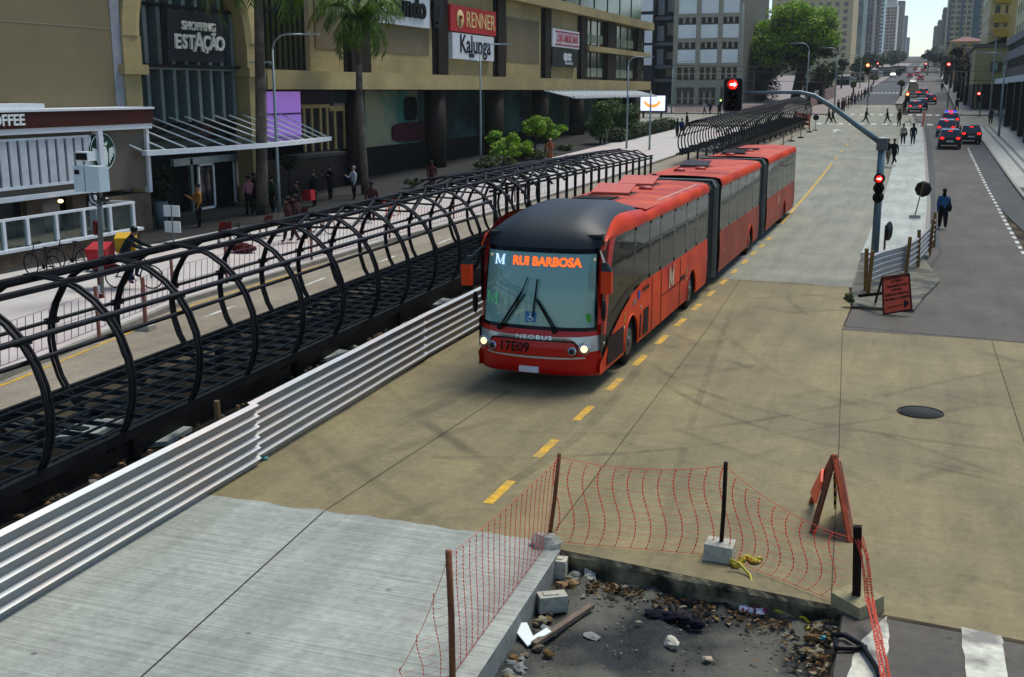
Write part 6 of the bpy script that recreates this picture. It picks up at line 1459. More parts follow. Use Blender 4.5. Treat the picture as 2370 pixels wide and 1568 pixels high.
# bare street trees on the right
for i, (px, Y) in enumerate(((2206, 235), (2216, 205), (2196, 262), (2224, 190), (2187, 290), (2234, 178), (2180, 330), (2173, 380))):
    x = fX(px, Y, 240); z0 = gz(Y); t = thing('bare_tree', ['grey bare street tree between the parked right pavement shops, ', ''][1]+['bare grey tree tallest in front of the yellow wall', 'leaning bare tree beside the corner building sign', 'bare tree behind the red signal on the right', 'thick bare trunk close to the corner building', 'thin bare tree halfway up the right pavement', 'nearest bare trunk by the corner crossing', 'thin far bare tree on the right pavement', 'furthest bare tree on the right pavement'][i], 'tree', group='bare street trees on the right')
    mb = MB(); rr = random.Random(i); mb.tube([(x, Y, z0), (x+.1, Y, z0+3), (x+rr.uniform(-.4, .4), Y, z0+6)], .2, 6, rs=[.28, .2, .12]); mb.build('trunk', bark, t)
    mb = MB()
    for k in range(26):
        a = Vector((x, Y, z0+rr.uniform(3, 6))); d_ = Vector((rr.uniform(-1.6, 1.6), rr.uniform(-1.6, 1.6), rr.uniform(.6, 2.8))); mb.tube([a, a+d_*.5+Vector((rr.uniform(-.3, .3), 0, 0)), a+d_], .05, 4, rs=[.06, .035, .012])
        mb.tube([a+d_*.5, a+d_*.5+Vector((rr.uniform(-.8, .8), rr.uniform(-.8, .8), rr.uniform(0, .9)))], .02, 3)
    mb.build('branches', bark, t)
# palms
def palm(label, base, mid, top, r0, frn, fl, seed, m_=barkp):
    t = thing('palm_tree', label, 'palm tree'); rr = random.Random(seed)
    mb = MB(); b, m1, tp = Vector(base), Vector(mid), Vector(top); pts = [b, b.lerp(m1, .5), m1, m1.lerp(tp, .5), tp]; mb.tube(pts, r0, 12, rs=[r0*1.15, r0, r0*.95, r0*.8, r0*.7])
    mb.build('trunk', m_, t)
    for i in range(frn):
        az = 2*math.pi*i/frn+rr.uniform(-.2, .2); el = rr.uniform(-.5, 1.15); L_ = fl*rr.uniform(.8, 1.1); mb = MB(); pts = []
        for k in range(10):
            s = k/9; dr = el-1.9*s*s; 
            if k == 0: p = tp.copy()
            else: p = pts[-1]+Vector((math.cos(az)*math.cos(dr), math.sin(az)*math.cos(dr), math.sin(dr)))*L_/9
            pts.append(p)
        mb.tube(pts, .03, 4, rs=[.04-.0035*k for k in range(10)])
        side = Vector((-math.sin(az), math.cos(az), 0))
        for k in range(1, 10):
            for u in (0, .5):
                p = pts[k-1].lerp(pts[k], u); tn = (pts[k]-pts[k-1]).normalized()
                for s_ in (-1, 1):
                    ll = L_*.24*math.sin(math.pi*(k+u)/11)+.1; tip = p+side*s_*ll*.6+tn*ll*.45+Vector((0, 0, -ll*rr.uniform(.35, .9))); wv = tn*.07; mb.add([p-wv, p+wv, tip], [(0, 1, 2)])
        mb.build('frond', lf_pm, t)
    mb = MB()
    for i in range(20):
        a = rr.uniform(0, 6.3); mb.bar(tp+Vector((0, 0, -.1)), tp+Vector((math.cos(a)*.5, math.sin(a)*.5, -rr.uniform(.5, 1.3))), .05)
    mb.build('dead_leaf_bases', mat('dead_frond', (92, 74, 48), .9), t); return t
Xp = -28.1
p0 = G(607, 497, .13); palm('tall pale palm trunk rising out of the frame in front of the arch', p0, OY(604, 250, p0.y), OY(596, -75, p0.y), .26, 30, 3.6, 3)
p0 = G(846, 450, .13); palm('full crowned palm with drooping fronds in front of the beige ledge', p0, OY(832, 230, p0.y), OY(829, 42, p0.y), .2, 44, 3.0, 5)
# hanging fronds of the tall palm
# shrubs in front of the murals
def shrub(label, spots, m_, n, s, seed, trunk=True, cat='shrub', nm='garden_shrub'):
    t = thing(nm, label, cat)
    cl = []
    for px, py, w_, h_, X in spots:
        p = OX(px, py, X); q = abs(p.y)/2600*1.05; cl += clumpset(p.x, p.y, p.z, .5*w_*q*.9, .5*w_*q*.9, .5*h_*q*.75, 14, .5*h_*q*.6, seed+int(px))
    crown('foliage', cl, n, s, m_, t, seed, .1)
    if trunk:
        for px, py, w_, h_, X in spots:
            p = OX(px, py, X); mb = MB(); mb.tube([(p.x, p.y, gz(p.y)+.1), (p.x+.1, p.y, p.z)], .07, 5, rs=[.09, .04]); mb.build('stem', bark, t)
    return t
shrub('bright lime green layered shrub left of the person in orange', [(1180, 322, 100, 50, -27.5), (1210, 348, 90, 46, -27.5), (1165, 345, 70, 40, -27.4)], lf_lt, 7000, .11, 1)
shrub('bright lime green layered tree right above the person in orange', [(1262, 300, 96, 52, -27.8), (1238, 288, 60, 40, -27.8)], lf_lt, 6000, .11, 2)
shrub('dark green fern like plants below the lime shrub', [(1150, 376, 110, 34, -27), (1225, 362, 100, 46, -27.4), (1300, 352, 70, 40, -27.4)], lf_hd, 5500, .11, 3, False)
shrub('small fern behind the tube roof near the brown columns', [(955, 421, 50, 14, -27.3)], lf_hd, 900, .1, 4, False)
shrub('dark green round tree under the far white canopy', [(1400, 250, 70, 62, -26), (1440, 275, 64, 70, -26), (1390, 290, 50, 60, -26.3)], leaf_mat('leaf_mid', (70, 104, 24), (26, 48, 10)), 5200, .13, 5, True, 'tree', 'garden_tree')
shrub('dark bushy tree in a pot beside the mall doors', [(380, 400, 62, 60, -29.5), (375, 440, 60, 60, -29.5)], lf_dk, 2600, .1, 6, True)
shrub('dark bushy tree right of the palm trunk beneath the canopy', [(665, 375, 60, 40, -29.8)], lf_dk, 1500, .1, 7, True)
shrub('small green planter bushes behind the terrace railing right part', [(205, 542, 46, 22, -27.8), (268, 535, 60, 18, -27.9)], lf_hd, 1500, .07, 8, False)
shrub('small green planter bushes behind the terrace railing left part', [(40, 575, 60, 14, -27.6), (92, 568, 60, 16, -27.6)], lf_hd, 1500, .07, 9, False)
shrub('tuft of weeds at the tip of the broken median', [(1966, 690, 16, 24, -1.55)], lf_hd, 300, .04, 10, False, 'weeds', 'weed_tuft')
# hedge beside the plaza path
t = thing('clipped_hedge', 'clipped green hedge beside the pale path left of the distant tube', 'hedge'); 
a, b = G(1435, 330, .1), G(1560, 300, .1); rr = random.Random(2); mb = MB()
cl = []
for k in range(26): p = a.lerp(b, k/25); cl.append((p.x-.5, p.y, gz(p.y)+.75, .9, .9, .65))
crown('foliage', cl, 6000, .12, lf_hd, t, 3, .2)
mb = MB(); mb.prism([(a.x-1.1, a.y, gz(a.y)), (a.x+.1, a.y, gz(a.y)), (a.x+.1, a.y, gz(a.y)+1.1), (a.x-1.1, a.y, gz(a.y)+1.1)], b-a); mb.build('hedge_core', mat('hedge_dark', (20, 30, 8), .95), t)

# ============================================================ STREET LAMPS, SIGNALS, POLES
def lamp(label, base, ytop, arms, lean=0, r=.07, m_=lampm, Yd=None):
    """arms: list of (dx towards photo right in metres, height, length, drop)"""
    t = thing('street_lamp', label, 'street lamp', group='grey street lamps'); b = Vector(base); H = ytop-b.z
    mb = MB(); mb.tube([b, b+Vector((0, 0, H*.5)), b+Vector((0, 0, H))], r, 8, rs=[r*1.3, r, r*.7]); mb.build('pole', m_, t)
    for s_, h_, L_ in arms:
        mb = MB(); o_ = b+Vector((0, 0, h_-b.z)); pts = [o_]
        for k in range(1, 7): g_ = R(15*k); pts.append(o_+Vector((RT.x*s_*L_*.45*(1-math.cos(g_)), RT.y*s_*L_*.45*(1-math.cos(g_)), L_*.45*math.sin(g_))))
        e_ = pts[-1]+Vector((RT.x*s_*L_*.5, RT.y*s_*L_*.5, 0)); pts.append(e_); mb.tube(pts, r*.62, 6); mb.build('arm', m_, t)
        mb = MB(); q = Vector((RT.x*s_, RT.y*s_, 0)); mb.bar(e_-q*.1, e_+q*.62, .26, .07); mb.blob(tuple(e_+q*.15+Vector((0, 0, .07))), .06, .06, .05, 1, .05, 6, 4); mb.build('lamp_head', mat('lamp_head', (170, 180, 180), .4, .2, .05), t)
    return t
b = G(647, 492, .13); hh = OY(637, 115, b.y).z; lamp('grey double arm street lamp in front of the lilac lit panel', b, hh, [(1, hh-.05, 1.6), (-1, OY(636, 140, b.y).z-.3, .45)])
b = G(1113, 392, .1); hh = OY(1113, 128, b.y).z; lamp('grey street lamp in front of the white shop sign', b, hh, [(1, hh, 1.55), (-1, hh-.6, .5)])
b = G(1450, 345, .1); hh = OY(1450, 152, b.y).z; lamp('grey street lamp in front of the mall glazed corner', b, hh, [(1, hh, 1.5)])
b = G(1503, 348, .1); hh = OY(1503, 210, b.y).z; lamp('short grey pole right beside the lamp at the mall glazed corner', b, hh, [])
for px, Y, pyt, pyb, ar, lab in ((1556, 150, 160, 240, 1, 'thin street lamp in front of the office block left bay'), (1712, 152, 8, 240, 1, 'very tall thin pole with white lamp at the office block right edge'), (1868, 160, 118, 235, -1, 'lamp arching left in front of the big tree trunk'), (2296, 150, 96, 240, -1, 'lamp arching left over the right pavement'), (2322, 112, 150, 300, -1, 'grey pole on the right pavement near the black columns'), (1934, 170, 128, 240, -1, 'thin lamp on the far left corner of the crossing'), (2258, 172, 128, 240, -1, 'dark post lamp beside the orange yellow wall'), (1990, 260, 140, 220, -1, 'distant lamp in front of the pale shops')):
    x = fX(px, Y, 200); z0 = gz(Y)+.1; z1 = fZ(pyt, Y, px); lamp(lab, (x, Y, z0), z1, [(ar, z1, 2.2)], r=.09)
def signal_head(t, c, m_lamp, h=.95, w_=.42, back=True, face=(0, -1, 0), lit=0, split=False):
    c = Vector(c)
    if not split:
        mb = MB(); mb.box(c.x-w_*.45, c.x+w_*.45, c.y-.05, c.y+.2, c.z-h*.47, c.z+h*.47); hs = mb.build('signal_head', blk, t)
        if back:
            mb = MB(); r_ = .09
            for rw, rh, m_, dy in ((w_*.62, h*.5, mat('backplate_rim', (104, 118, 124), .4), .0), (w_*.57, h*.475, blk, -.012)):
                pts = []
                for cx_, cz_, a0 in ((rw-r_, rh-r_, 0), (-rw+r_, rh-r_, 90), (-rw+r_, -rh+r_, 180), (rw-r_, -rh+r_, 270)):
                    for k in range(6): g_ = R(a0+18*k); pts.append((c.x+cx_+r_*math.cos(g_), c.y-.06+dy, c.z+cz_+r_*math.sin(g_)))
                mb.use(m_); mb.prism(pts[::-1], (0, .01, 0))
            mb.build('backplate', None, hs)
    else: hs = None
    for k in range(3):
        z = c.z+h*.3*(1-k)
        if split:
            mb = MB(); mb.disc((c.x, c.y+.06, z), (0, 1, 0), w_*.5, .22, 20); mb.build('lamp_housing', blk, t)
        mb = MB(); mb.tube([(c.x, c.y-.08, z), (c.x, c.y-.28, z)], w_*.33, 14, cap=False); mb.build('visor', blk, hs or t)
        mb = MB(); mb.disc((c.x, c.y-.075, z), (0, 1, 0), w_*.29, .02, 18); mb.build('lens', m_lamp if k == lit else mat('dead_lens', (26, 24, 20), .2), hs or t)
        if k == lit and w_ > .3:
            mb = MB(); s_ = w_*.2; mb.box(c.x-s_, c.x+s_*.6, c.y-.1, c.y-.09, z-s_*.28, z+s_*.28); mb.prism([(c.x+s_*.3, c.y-.1, z-s_*.8), (c.x+s_*1.1, c.y-.1, z), (c.x+s_*.3, c.y-.1, z+s_*.8)], (0, .01, 0)); mb.build('arrow', mat('arrow_glow', (255, 170, 160), emit=2), hs or t)
Yp = 36.5; t = thing('signal_post', 'grey post with a curved arm carrying a large red traffic signal over the busway', 'traffic signal')
xp = -1.16; pm = mat('signal_post_grey', (80, 104, 112), .45, .2, .12)
mb = MB(); mb.tube([(xp, Yp, .05), (xp, Yp, 4.1)], .115, 14, rs=[.12, .11]); mb.build('post', pm, t)
mb = MB(); mb.box(xp-.16, xp+.16, Yp-.16, Yp+.16, 3.92, 4.28); mb.build('collar', mat('collar_grey', (84, 88, 92), .5), t)
mb = MB(); pts = [(xp-.05, Yp, 4.15)]+[tuple(OY(px, py, Yp)) for px, py in ((1985, 292), (1930, 250), (1885, 222), (1850, 214), (1800, 214), (1725, 216))]; mb.tube(pts, .06, 10, rs=[.09, .08, .075, .07, .062, .055, .05]); mb.build('arm', pm, t)
c = OY(1697, 220, Yp); signal_head(t, c, redl, 1.06, .5)
c = OY(2032, 436, Yp-.3); signal_head(t, (c.x+.02, Yp-.25, c.z), redl, .95, .33, False, split=True)
# further signals
for px, Y, py, pybase, m_, lab, w_ in ((2008, 175, 160, 215, ambl, 'distant signal with amber lamp left of the far busway', .9), (2100, 178, 226, 262, ambl, 'signal with amber lamp on the tip of the far median', .8), (2195, 172, 158, 250, redl, 'red signal hanging in front of the bare trees', .9), (2265, 148, 225, 262, redl, 'red signal on a grey post by the corner building', .7), (2031, 420, 152, 160, redl, 'tiny red signal far down the avenue on the left', 1.2), (2142, 420, 153, 160, redl, 'tiny red signal far down the avenue on the right', 1.2), (1668, 158, 238, 262, grnl, 'small green signal in front of the office block', .5)):
    t = thing('traffic_signal', lab, 'traffic signal', group='distant traffic signals'); x = fX(px, Y, py); z = fZ(py, Y, px); mb = MB(); mb.tube([(x+.3, Y+.2, gz(Y)), (x+.3, Y+.2, z+.3)], .08, 6); mb.build('post', pm, t); signal_head(t, (x, Y, z), m_, w_*1.9, w_*.9, False)
# surveillance pole at the left
t = thing('camera_pole', 'grey pole with white equipment cabinets and red banded foot by the coffee shop', 'pole'); bp = G(240, 785, .13); bp = Vector((-18.2, bp.y, .05)) if bp.x < -30 else bp
Yq = 24.8; bp = OY(243, 790, Yq); bp.z = .1; tp = OY(233, 440, Yq)
mb = MB(); mb.tube([bp, tp+Vector((0, 0, .5))], .07, 10); mb.build('pole', mat('pole_grey', (110, 116, 112), .5, .2, .1), t)
for py0, py1, m_ in ((512, 545, mat('band_red', (140, 16, 30), .5)), (632, 660, MATS['band_red'] if 'band_red' in MATS else None), (660, 680, white), (680, 700, MATS['band_red'] if 'band_red' in MATS else None)):
    mb = MB(); a, b = OY(238, py0, Yq), OY(240, py1, Yq); mb.tube([(bp.x, Yq, b.z), (bp.x, Yq, a.z)], .078, 10); mb.build('band', m_ or mat('band_red', (140, 16, 30), .5), t)
a, b = OY(188, 442, Yq), OY(242, 385, Yq)
mb = MB(); mb.box(a.x, b.x, Yq-.25, Yq+.15, a.z, b.z); h = mb.build('cabinet', mat('cabinet_white', (178, 196, 200), .45, 0, .06), t); mb = MB(); mb.box(a.x+.05, a.x+.2, Yq-.27, Yq-.25, b.z-.22, b.z-.1); mb.build('vent', blk, h); mb = MB(); mb.box(a.x+.36, a.x+.37, Yq-.26, Yq-.25, a.z+.02, b.z-.02); mb.build('door_seam', blk, h)
a, b = OY(186, 372, Yq), OY(214, 352, Yq); mb = MB(); mb.box(a.x, b.x, Yq-.2, Yq+.1, a.z, b.z); h = mb.build('camera', white, t); mb = MB(); mb.box(a.x+.03, b.x-.03, Yq-.22, Yq-.2, a.z+.03, b.z-.03); mb.build('lens', blk, h)
rr = random.Random(3); mb = MB(); q = OY(228, 445, Yq)
for k in range(5): mb.ring((q.x+rr.uniform(-.1, .1), Yq-.1, q.z-.05-rr.uniform(0, .15)), (rr.uniform(-.4, .4), 1, .3), .1+.03*k, .016, 16, 4)
mb.build('cable_coil', blk, t)
mb = MB(); q = OY(246, 462, Yq); mb.blob((q.x, Yq-.05, q.z), .13, .13, .08, 1, .05, 9, 5); mb.build('dome_camera', mat('dome_grey', (60, 66, 72), .3), t)

# ============================================================ MEDIAN BARRIERS AND SIGNS
t = thing('site_barrier', 'corrugated barrier on timber posts across the broken median end', 'barrier')
barr = [(-1.28, 33.4), (-.85, 35.0), (-.25, 36.6), (.1, 38.6), (.45, 42.0), (.62, 44.5)]
for a, b in zip(barr[:-1], barr[1:]): corr(a, b, .85, .25, 5, 'sheet', t, galv, .03)
for i, q in enumerate(barr[0:1]+barr[2:]+[(-1.2, 33.0)]): mb = MB(); mb.bar((q[0]+.05, q[1]-.06, 0), (q[0]+.1*(i % 2), q[1]-.04, 1.3), .11, .08); mb.build('post', mat('ochre_timber', (140, 102, 40), .8, 0, .3, 12), t)
t = thing('folding_sign', 'orange roadworks board with black text and arrow at the median tip', 'warning sign'); sgm = mat('orange_board', (250, 84, 16), .5, 0, .1, 3)
Yg = 30.3; q = [OY(2045, 728, Yg), OY(2110, 716, Yg), OY(2104, 634, Yg+.3), OY(2042, 642, Yg+.3)]
mb = MB(); mb.prism([q[0], q[1], q[2], q[3]], (0, .03, 0)); bd = mb.build('board', sgm, t)
for a, b in ((0, 1), (1, 2), (2, 3), (3, 0)): mb = MB(); mb.bar(q[a]-Vector((0, .01, 0)), q[b]-Vector((0, .01, 0)), .035); mb.build('frame', mat('dark_orange', (110, 36, 16), .6), bd)
ax_ = (q[1]-q[0]).normalized(); upv = (q[3]-q[0]).normalized(); W_ = (q[1]-q[0]).length; H_ = (q[3]-q[0]).length; bkt = mat('board_text', (54, 14, 10), .6)
def onb(u, v): return q[0]+(q[1]-q[0])*u+(q[3]-q[0])*v-Vector((0, .012, 0))
for i, (s_, v) in enumerate((('CONTRIBUA COM', .92), ('A OBRA', .83), ('TRANSITO SO', .70), ('LOCAL', .60), ('DESVIO PARA O', .48), ('CENTRO A DIREITA', .36))): text(s_, .085, bkt, onb(.5, v), 'lettering', bd, ax_, upv, ext=.003, bold=.003, sx=.95)
mb = MB(); mb.bar(onb(.15, .16), onb(.75, .18), .06, .01); p_ = onb(.74, .18); mb.prism([p_+upv*.12, p_+ax_*.13, p_-upv*.12], (0, -.008, 0)); mb.build('arrow', blk, bd)
mb = MB(); mb.bar(q[3]+Vector((0, .05, 0)), (q[3].x-.15, Yg+1.0, .12), .05); mb.build('rear_leg', blk, t); mb = MB(); mb.bar((q[3].x, Yg+.3, .5), (q[3].x-.55, Yg+.9, .3), .12, .08); mb.build('sandbag', blk, t)
def stop_disc(label, base, r_, h_, lean=(0, 0), blockc=blockm):
    t = thing('round_sign', label, 'road sign', group='round stop signs on blocks'); b = Vector(base); tp = b+Vector((lean[0], lean[1], h_))
    mb = MB(); mb.bar(b+Vector((0, 0, .1)), tp+Vector((0, 0, r_*.8)), .05); mb.build('stick', wood, t)
    mb = MB(); mb.disc(tp+Vector((0, .05, 0)), (0, 1, 0), r_, .02, 8 if r_ > .3 else 14); mb.build('disc', blk, t)
    mb = MB(); mb.box(b.x-.24, b.x+.24, b.y-.15, b.y+.15, b.z, b.z+.14); mb.build('block', blockc, t)
b = G(2117, 505, .14); stop_disc('black backed round sign leaning on a timber stick on the pale median', b, .36, 1.28, (.26, 0))
b = G(2045, 600, .1); t = thing('round_sign', 'black round sign half hidden behind the signal post', 'road sign'); mb = MB(); mb.bar((b.x, b.y, .1), (b.x, b.y, 1.25), .07); mb.build('stick', wood, t); mb = MB(); mb.disc((b.x+.1, b.y+.06, 1.05), (.8, -.3, 0), .33, .02, 18); mb.build('disc', blk, t)
b = G(1887, 303, .0); stop_disc('distant round black sign on a thin stick beside the orange barriers', b, .3, 1.3)
# orange barriers and posts beyond the far tube
for i, (px, py) in enumerate(((1873, 307), (1853, 320), (1832, 328), (1812, 340))):
    b = G(px, py, 0); t = thing('barrier_post', ['rightmost', 'second', 'third', 'leftmost'][i]+' small barrier post '+('counted from the right' if 0 < i < 3 else 'of the row')+' beside the far tube', 'barrier post', group='small posts beside the far tube'); mb = MB(); mb.bar(b, b+Vector((0, 0, 1.3)), .07); mb.build('stake', woodd, t); mb = MB(); mb.box(b.x-.25, b.x+.25, b.y-.15, b.y+.15, b.z, b.z+.12); mb.build('footing', blk, t)
t = thing('orange_barrier', 'orange striped crowd barrier at the far end of the distant tube', 'barrier'); a, b = G(1842, 292), G(1872, 300)
for z in (.5, .95, 1.3): mb = MB(); mb.bar(a+Vector((0, 0, z)), b+Vector((0, 0, z)), .06, .28); mb.build('rail', orange, t)
for p_ in (a, a.lerp(b, .5), b): mb = MB(); mb.bar(p_, p_+Vector((0, 0, 1.5)), .1); mb.build('post', orange, t)
t = thing('netting_fence', 'low orange netting along the near edge of the crossing behind the far tube', 'fence'); a, b = G(1560, 262, 0), G(1800, 262, 0)
mb = MB(); p2 = mat('pink_netting', (176, 112, 100), .7)
for k in range(60): q_ = a.lerp(b, k/59); q_.z = gz(q_.y); mb.bar(q_, q_+Vector((0, 0, 1.0)), .03)
for z in fr(.1, 1.0, 7): mb.bar((a.x, a.y, gz(a.y)+z), (b.x, b.y, gz(b.y)+z), .05)
mb.build('netting', p2, t)
# fine netting along the left kerb with stakes
t = thing('netting_fence', 'long faint violet pink netting strung along the plaza kerb behind the tube', 'fence'); nk = [(y, x-.25) for y, x in LS if 9 < y < 70]; nk = [(12, -17.5)]+nk
mbn = MB()
for (ya_, xa_), (yb_, xb_) in zip(nk[:-1], nk[1:]):
    L_ = yb_-ya_; k = int(L_/.28)
    for i in range(k):
        f_ = i/k; mbn.bar((xa_+(xb_-xa_)*f_, ya_+L_*f_, gz(ya_)+.15), (xa_+(xb_-xa_)*f_+.04, ya_+L_*f_+.05, gz(ya_)+1.0), .012)
    for z in (.15, .55, 1.0): mbn.bar((xa_, ya_, gz(ya_)+z), (xb_, yb_, gz(yb_)+z), .01)
mbn.build('netting', mat('violet_netting', (150, 96, 124), .7), t)
for y in (15.5, 20.5, 24.5, 28, 33, 39, 46, 54):
    x = [x0+(x1-x0)*(y-y0_)/(y1-y0_) for (y0_, x0), (y1_, x1) in zip(LS[:-1], LS[1:]) if y0_ <= y <= y1_][0]-.25; mb = MB(); mb.bar((x, y, .13), (x, y, 1.35), .06); mb.build('stake', mat('terracotta_stake', (150, 88, 70), .8), t)
b = G(338, 765, 0); t = thing('barrier_post', 'terracotta stake in a grey block on the left busway edge', 'barrier post'); mb = MB(); mb.bar((b.x, b.y, 0), (b.x, b.y, 1.3), .07); mb.build('stake', MATS['terracotta_stake'], t); mb = MB(); mb.box(b.x-.2, b.x+.2, b.y-.15, b.y+.15, 0, .14); mb.build('footing', blockm, t)
# overhead wires over the crossing
for i, (z, sagz) in enumerate(((12.0, .5), (11.5, .6), (10.4, .6))):
    mb = MB(); Yw = 150+i*6; mb.tube([(-34+6*k, Yw, z-3+.0*k-sagz*math.sin(math.pi*k/9)) for k in range(10)], .03, 4); tag(mb.build('overhead_wire', blk), 'thin dark cable spanning the avenue above the crossing', 'cable', 'cables above the crossing')

# ============================================================ PEOPLE
SKINC = mat('warm_skin', (150, 100, 76), .6, 0, .05); HAIR = mat('dark_hair', (22, 16, 12), .7, 0, .2); SHOE = mat('dark_shoe', (24, 22, 22), .6)
def cloth(c): return mat('cloth_%02x%02x%02x' % c, c, .9, 0, .18, 6)
POSES = {   # arm and leg swing in degrees: (left hip, right hip, left knee, right knee, left shoulder, right shoulder, left elbow, right elbow)
    'stand': (4, -4, 0, 4, 4, -4, 12, 14), 'walk': (17, -16, 4, 18, -16, 18, 16, 22), 'stride': (25, -22, 4, 26, -22, 24, 26, 32),
    'phone': (3, -3, 0, 4, 8, 30, 14, 95), 'fold': (4, -4, 0, 3, 28, 28, 95, 95), 'ride': (64, 38, 78, 52, 58, 58, 14, 14), 'sit': (82, 80, 84, 82, 20, 26, 60, 50)}
def person(label, loc, head, pose, top, legs, H=1.7, hair=HAIR, extra=None, group=None, lean=0., longhair=False, skirt=None, bulk=1.):
    """one continuous skinned figure facing +Y before the turn 'head' (degrees, 0 = away from the camera)"""
    t = thing('person', label, 'person', loc, R(head), group); s = H/1.7
    hl, hr, kl, kr, sl_, sr, el, er = [R(a) for a in POSES[pose]]
    V, E, Rd, M_ = [], [], [], []
    def v(p, r, par=None, m=0):
        V.append(Vector(p)*s); Rd.append(r*s*(1.22*bulk if m in (0, 1) else 1.05)); M_.append(m)
        if par is not None: E.append((par, len(V)-1))
        return len(V)-1
    hz = .90 if pose != 'sit' else .5
    ln = R(lean+(28 if pose == 'ride' else 6 if pose in ('walk', 'stride') else 0))
    def up(z, x=0, y=0): return (x, math.sin(ln)*(z)+y*math.cos(ln), hz+math.cos(ln)*z-y*math.sin(ln))
    pel = v(up(0), .135, None, 1); w_ = v(up(.16), .125, pel, 0); ch = v(up(.38), .15, w_, 0); nk = v(up(.52), .07, ch, 0); n2 = v(up(.58), .052, nk, 2); hd = v(up(.66, 0, .01), .088, n2, 2); h2 = v(up(.75, 0, .0), .085, hd, 2)
    v(up(.655, 0, .115), .014, hd, 2)
    for sx, hp, kn, sh, eb in ((-1, hl, kl, sl_, el), (1, hr, kr, sr, er)):
        hip = v(up(-.03, sx*.09), .1, pel, 1); L1, L2 = .41, .40; k = Vector(V[hip])/s+Vector((sx*.01, math.sin(hp)*L1, -math.cos(hp)*L1)); kk = v(k, .068, hip, 1); a = hp-kn; an = k+Vector((0, math.sin(a)*L2, -math.cos(a)*L2)); m1 = v((k+an)/2, .058, kk, 1); aa = v(an, .042, m1, 1); v(an+Vector((sx*.01, .13, -.035)), .035, aa, 3)
        shd = v(up(.44, sx*.19), .062, ch, 0); q = ln*.0+sh; e = Vector(V[shd])/s+Vector((sx*.05, math.sin(q)*.28, -math.cos(q)*.28)); ee = v(e, .047, shd, 0); b = q+eb; wr = e+Vector((-sx*.03*math.sin(eb), math.sin(b)*.24, -math.cos(b)*.24)); ww = v(wr, .032, ee, 0); dr = (wr-e).normalized(); pm_ = v(wr+dr*.07, .03, ww, 2)
        for f_ in range(4): v(wr+dr*(.145-.01*abs(f_-1))+Vector(((f_-1.5)*.018, .008*f_, -.004)), .009, pm_, 2)
        v(wr+dr*.09+Vector((-sx*.03, .03, 0)), .01, pm_, 2)
    me = bpy.data.meshes.new('body_skeleton'); me.from_pydata([tuple(p) for p in V], E, []); ob = bpy.data.objects.new('body_skeleton', me); COL.objects.link(ob)
    md = ob.modifiers.new('s', 'SKIN'); md.use_smooth_shade = True
    for i, sv in enumerate(me.skin_vertices[0].data): sv.radius = (Rd[i], Rd[i]*(.78 if i in (0, 1, 2) else 1)); sv.use_root = (i == 0)
    sb = ob.modifiers.new('u', 'SUBSURF'); sb.levels = 1; sb.render_levels = 1
    dg = bpy.context.evaluated_depsgraph_get(); nm = bpy.data.meshes.new_from_object(ob.evaluated_get(dg)); bpy.data.objects.remove(ob); nm.name = 'body'
    nm.materials.clear()
    for m_ in (top, legs, SKINC, SHOE): nm.materials.append(m_)
    segs = [(V[a], V[b], M_[b], max(Rd[a], Rd[b])) for a, b in E]
    for p in nm.polygons:
        c = p.center; best = 1e9; bm_ = 0
        for a, b, m_, r_ in segs:
            ab = b-a; tt = max(0, min(1, (c-a).dot(ab)/max(1e-9, ab.length_squared))); dd = (c-a-ab*tt).length/r_
            if dd < best: best = dd; bm_ = m_
        p.material_index = bm_; p.use_smooth = True
    o = link(bpy.data.objects.new('body', nm), t)
    hp_ = V[h2]; mb = MB(); mb.blob((hp_.x, hp_.y-.022*s, hp_.z+.0*s), .098*s, .105*s, .095*s, 2, .04, 12, 8)
    if longhair: mb.blob((hp_.x, hp_.y-.09*s, hp_.z-.2*s), .075*s, .05*s, .26*s, 3, .06, 10, 7)
    ho = mb.build('hair', hair, t); ho.data.polygons.foreach_set('use_smooth', [True]*len(ho.data.polygons))
    fz = V[hd]; mb = MB()
    for sx in (-1, 1): mb.blob((fz.x+sx*.03*s, fz.y+.083*s, fz.z+.035*s), .011*s, .008*s, .007*s, 1, 0, 6, 4)
    mb.box(fz.x-.022*s, fz.x+.022*s, fz.y+.084*s, fz.y+.09*s, fz.z-.045*s, fz.z-.038*s); mb.build('face', HAIR, t)
    if skirt:
        mb = MB(); mb.tube([V[pel]+Vector((0, 0, .08)), V[pel]+Vector((0, 0, -.2)), V[pel]+Vector((0, .0, -.5))], .2, 14, cap=False, rs=[.15, .2, .25]); mb.build('skirt', skirt, t)
    if extra: extra(t, V, s)
    return t
def bag(c, side=1, sz=(.12, .2, .28), m=None, strap=True):
    def f(t, V, s):
        b = V[0]; mb = MB(); x = side*.25; mb.blob((x, b.y-.02, b.z+.02), sz[0]*.7, sz[1]*.8, sz[2]*.65, 1, .08, 10, 6)
        o = mb.build('bag', cloth(c), t)
        mb = MB(); mb.tube([(x, b.y, b.z+.15), (side*.1, b.y-.15, b.z+.42), (-side*.1, b.y-.06, b.z+.6), (x*.3, b.y+.16, b.z+.35), (x, b.y+.05, b.z+.12)], .012, 5); mb.build('strap', cloth(c), o)
    return f
def backpack(c, sz=(.17, .1, .24)):
    def f(t, V, s): b = V[2]; mb = MB(); mb.blob((0, b.y-.2, b.z-.04), *sz, 1, .06, 10, 8); mb.build('backpack', cloth(c), t)
    return f
def at(px, py, h=0.): g_ = G(px, py, h); return (g_.x, g_.y, gz(g_.y)+h)
K = cloth; BK = (20, 20, 24)
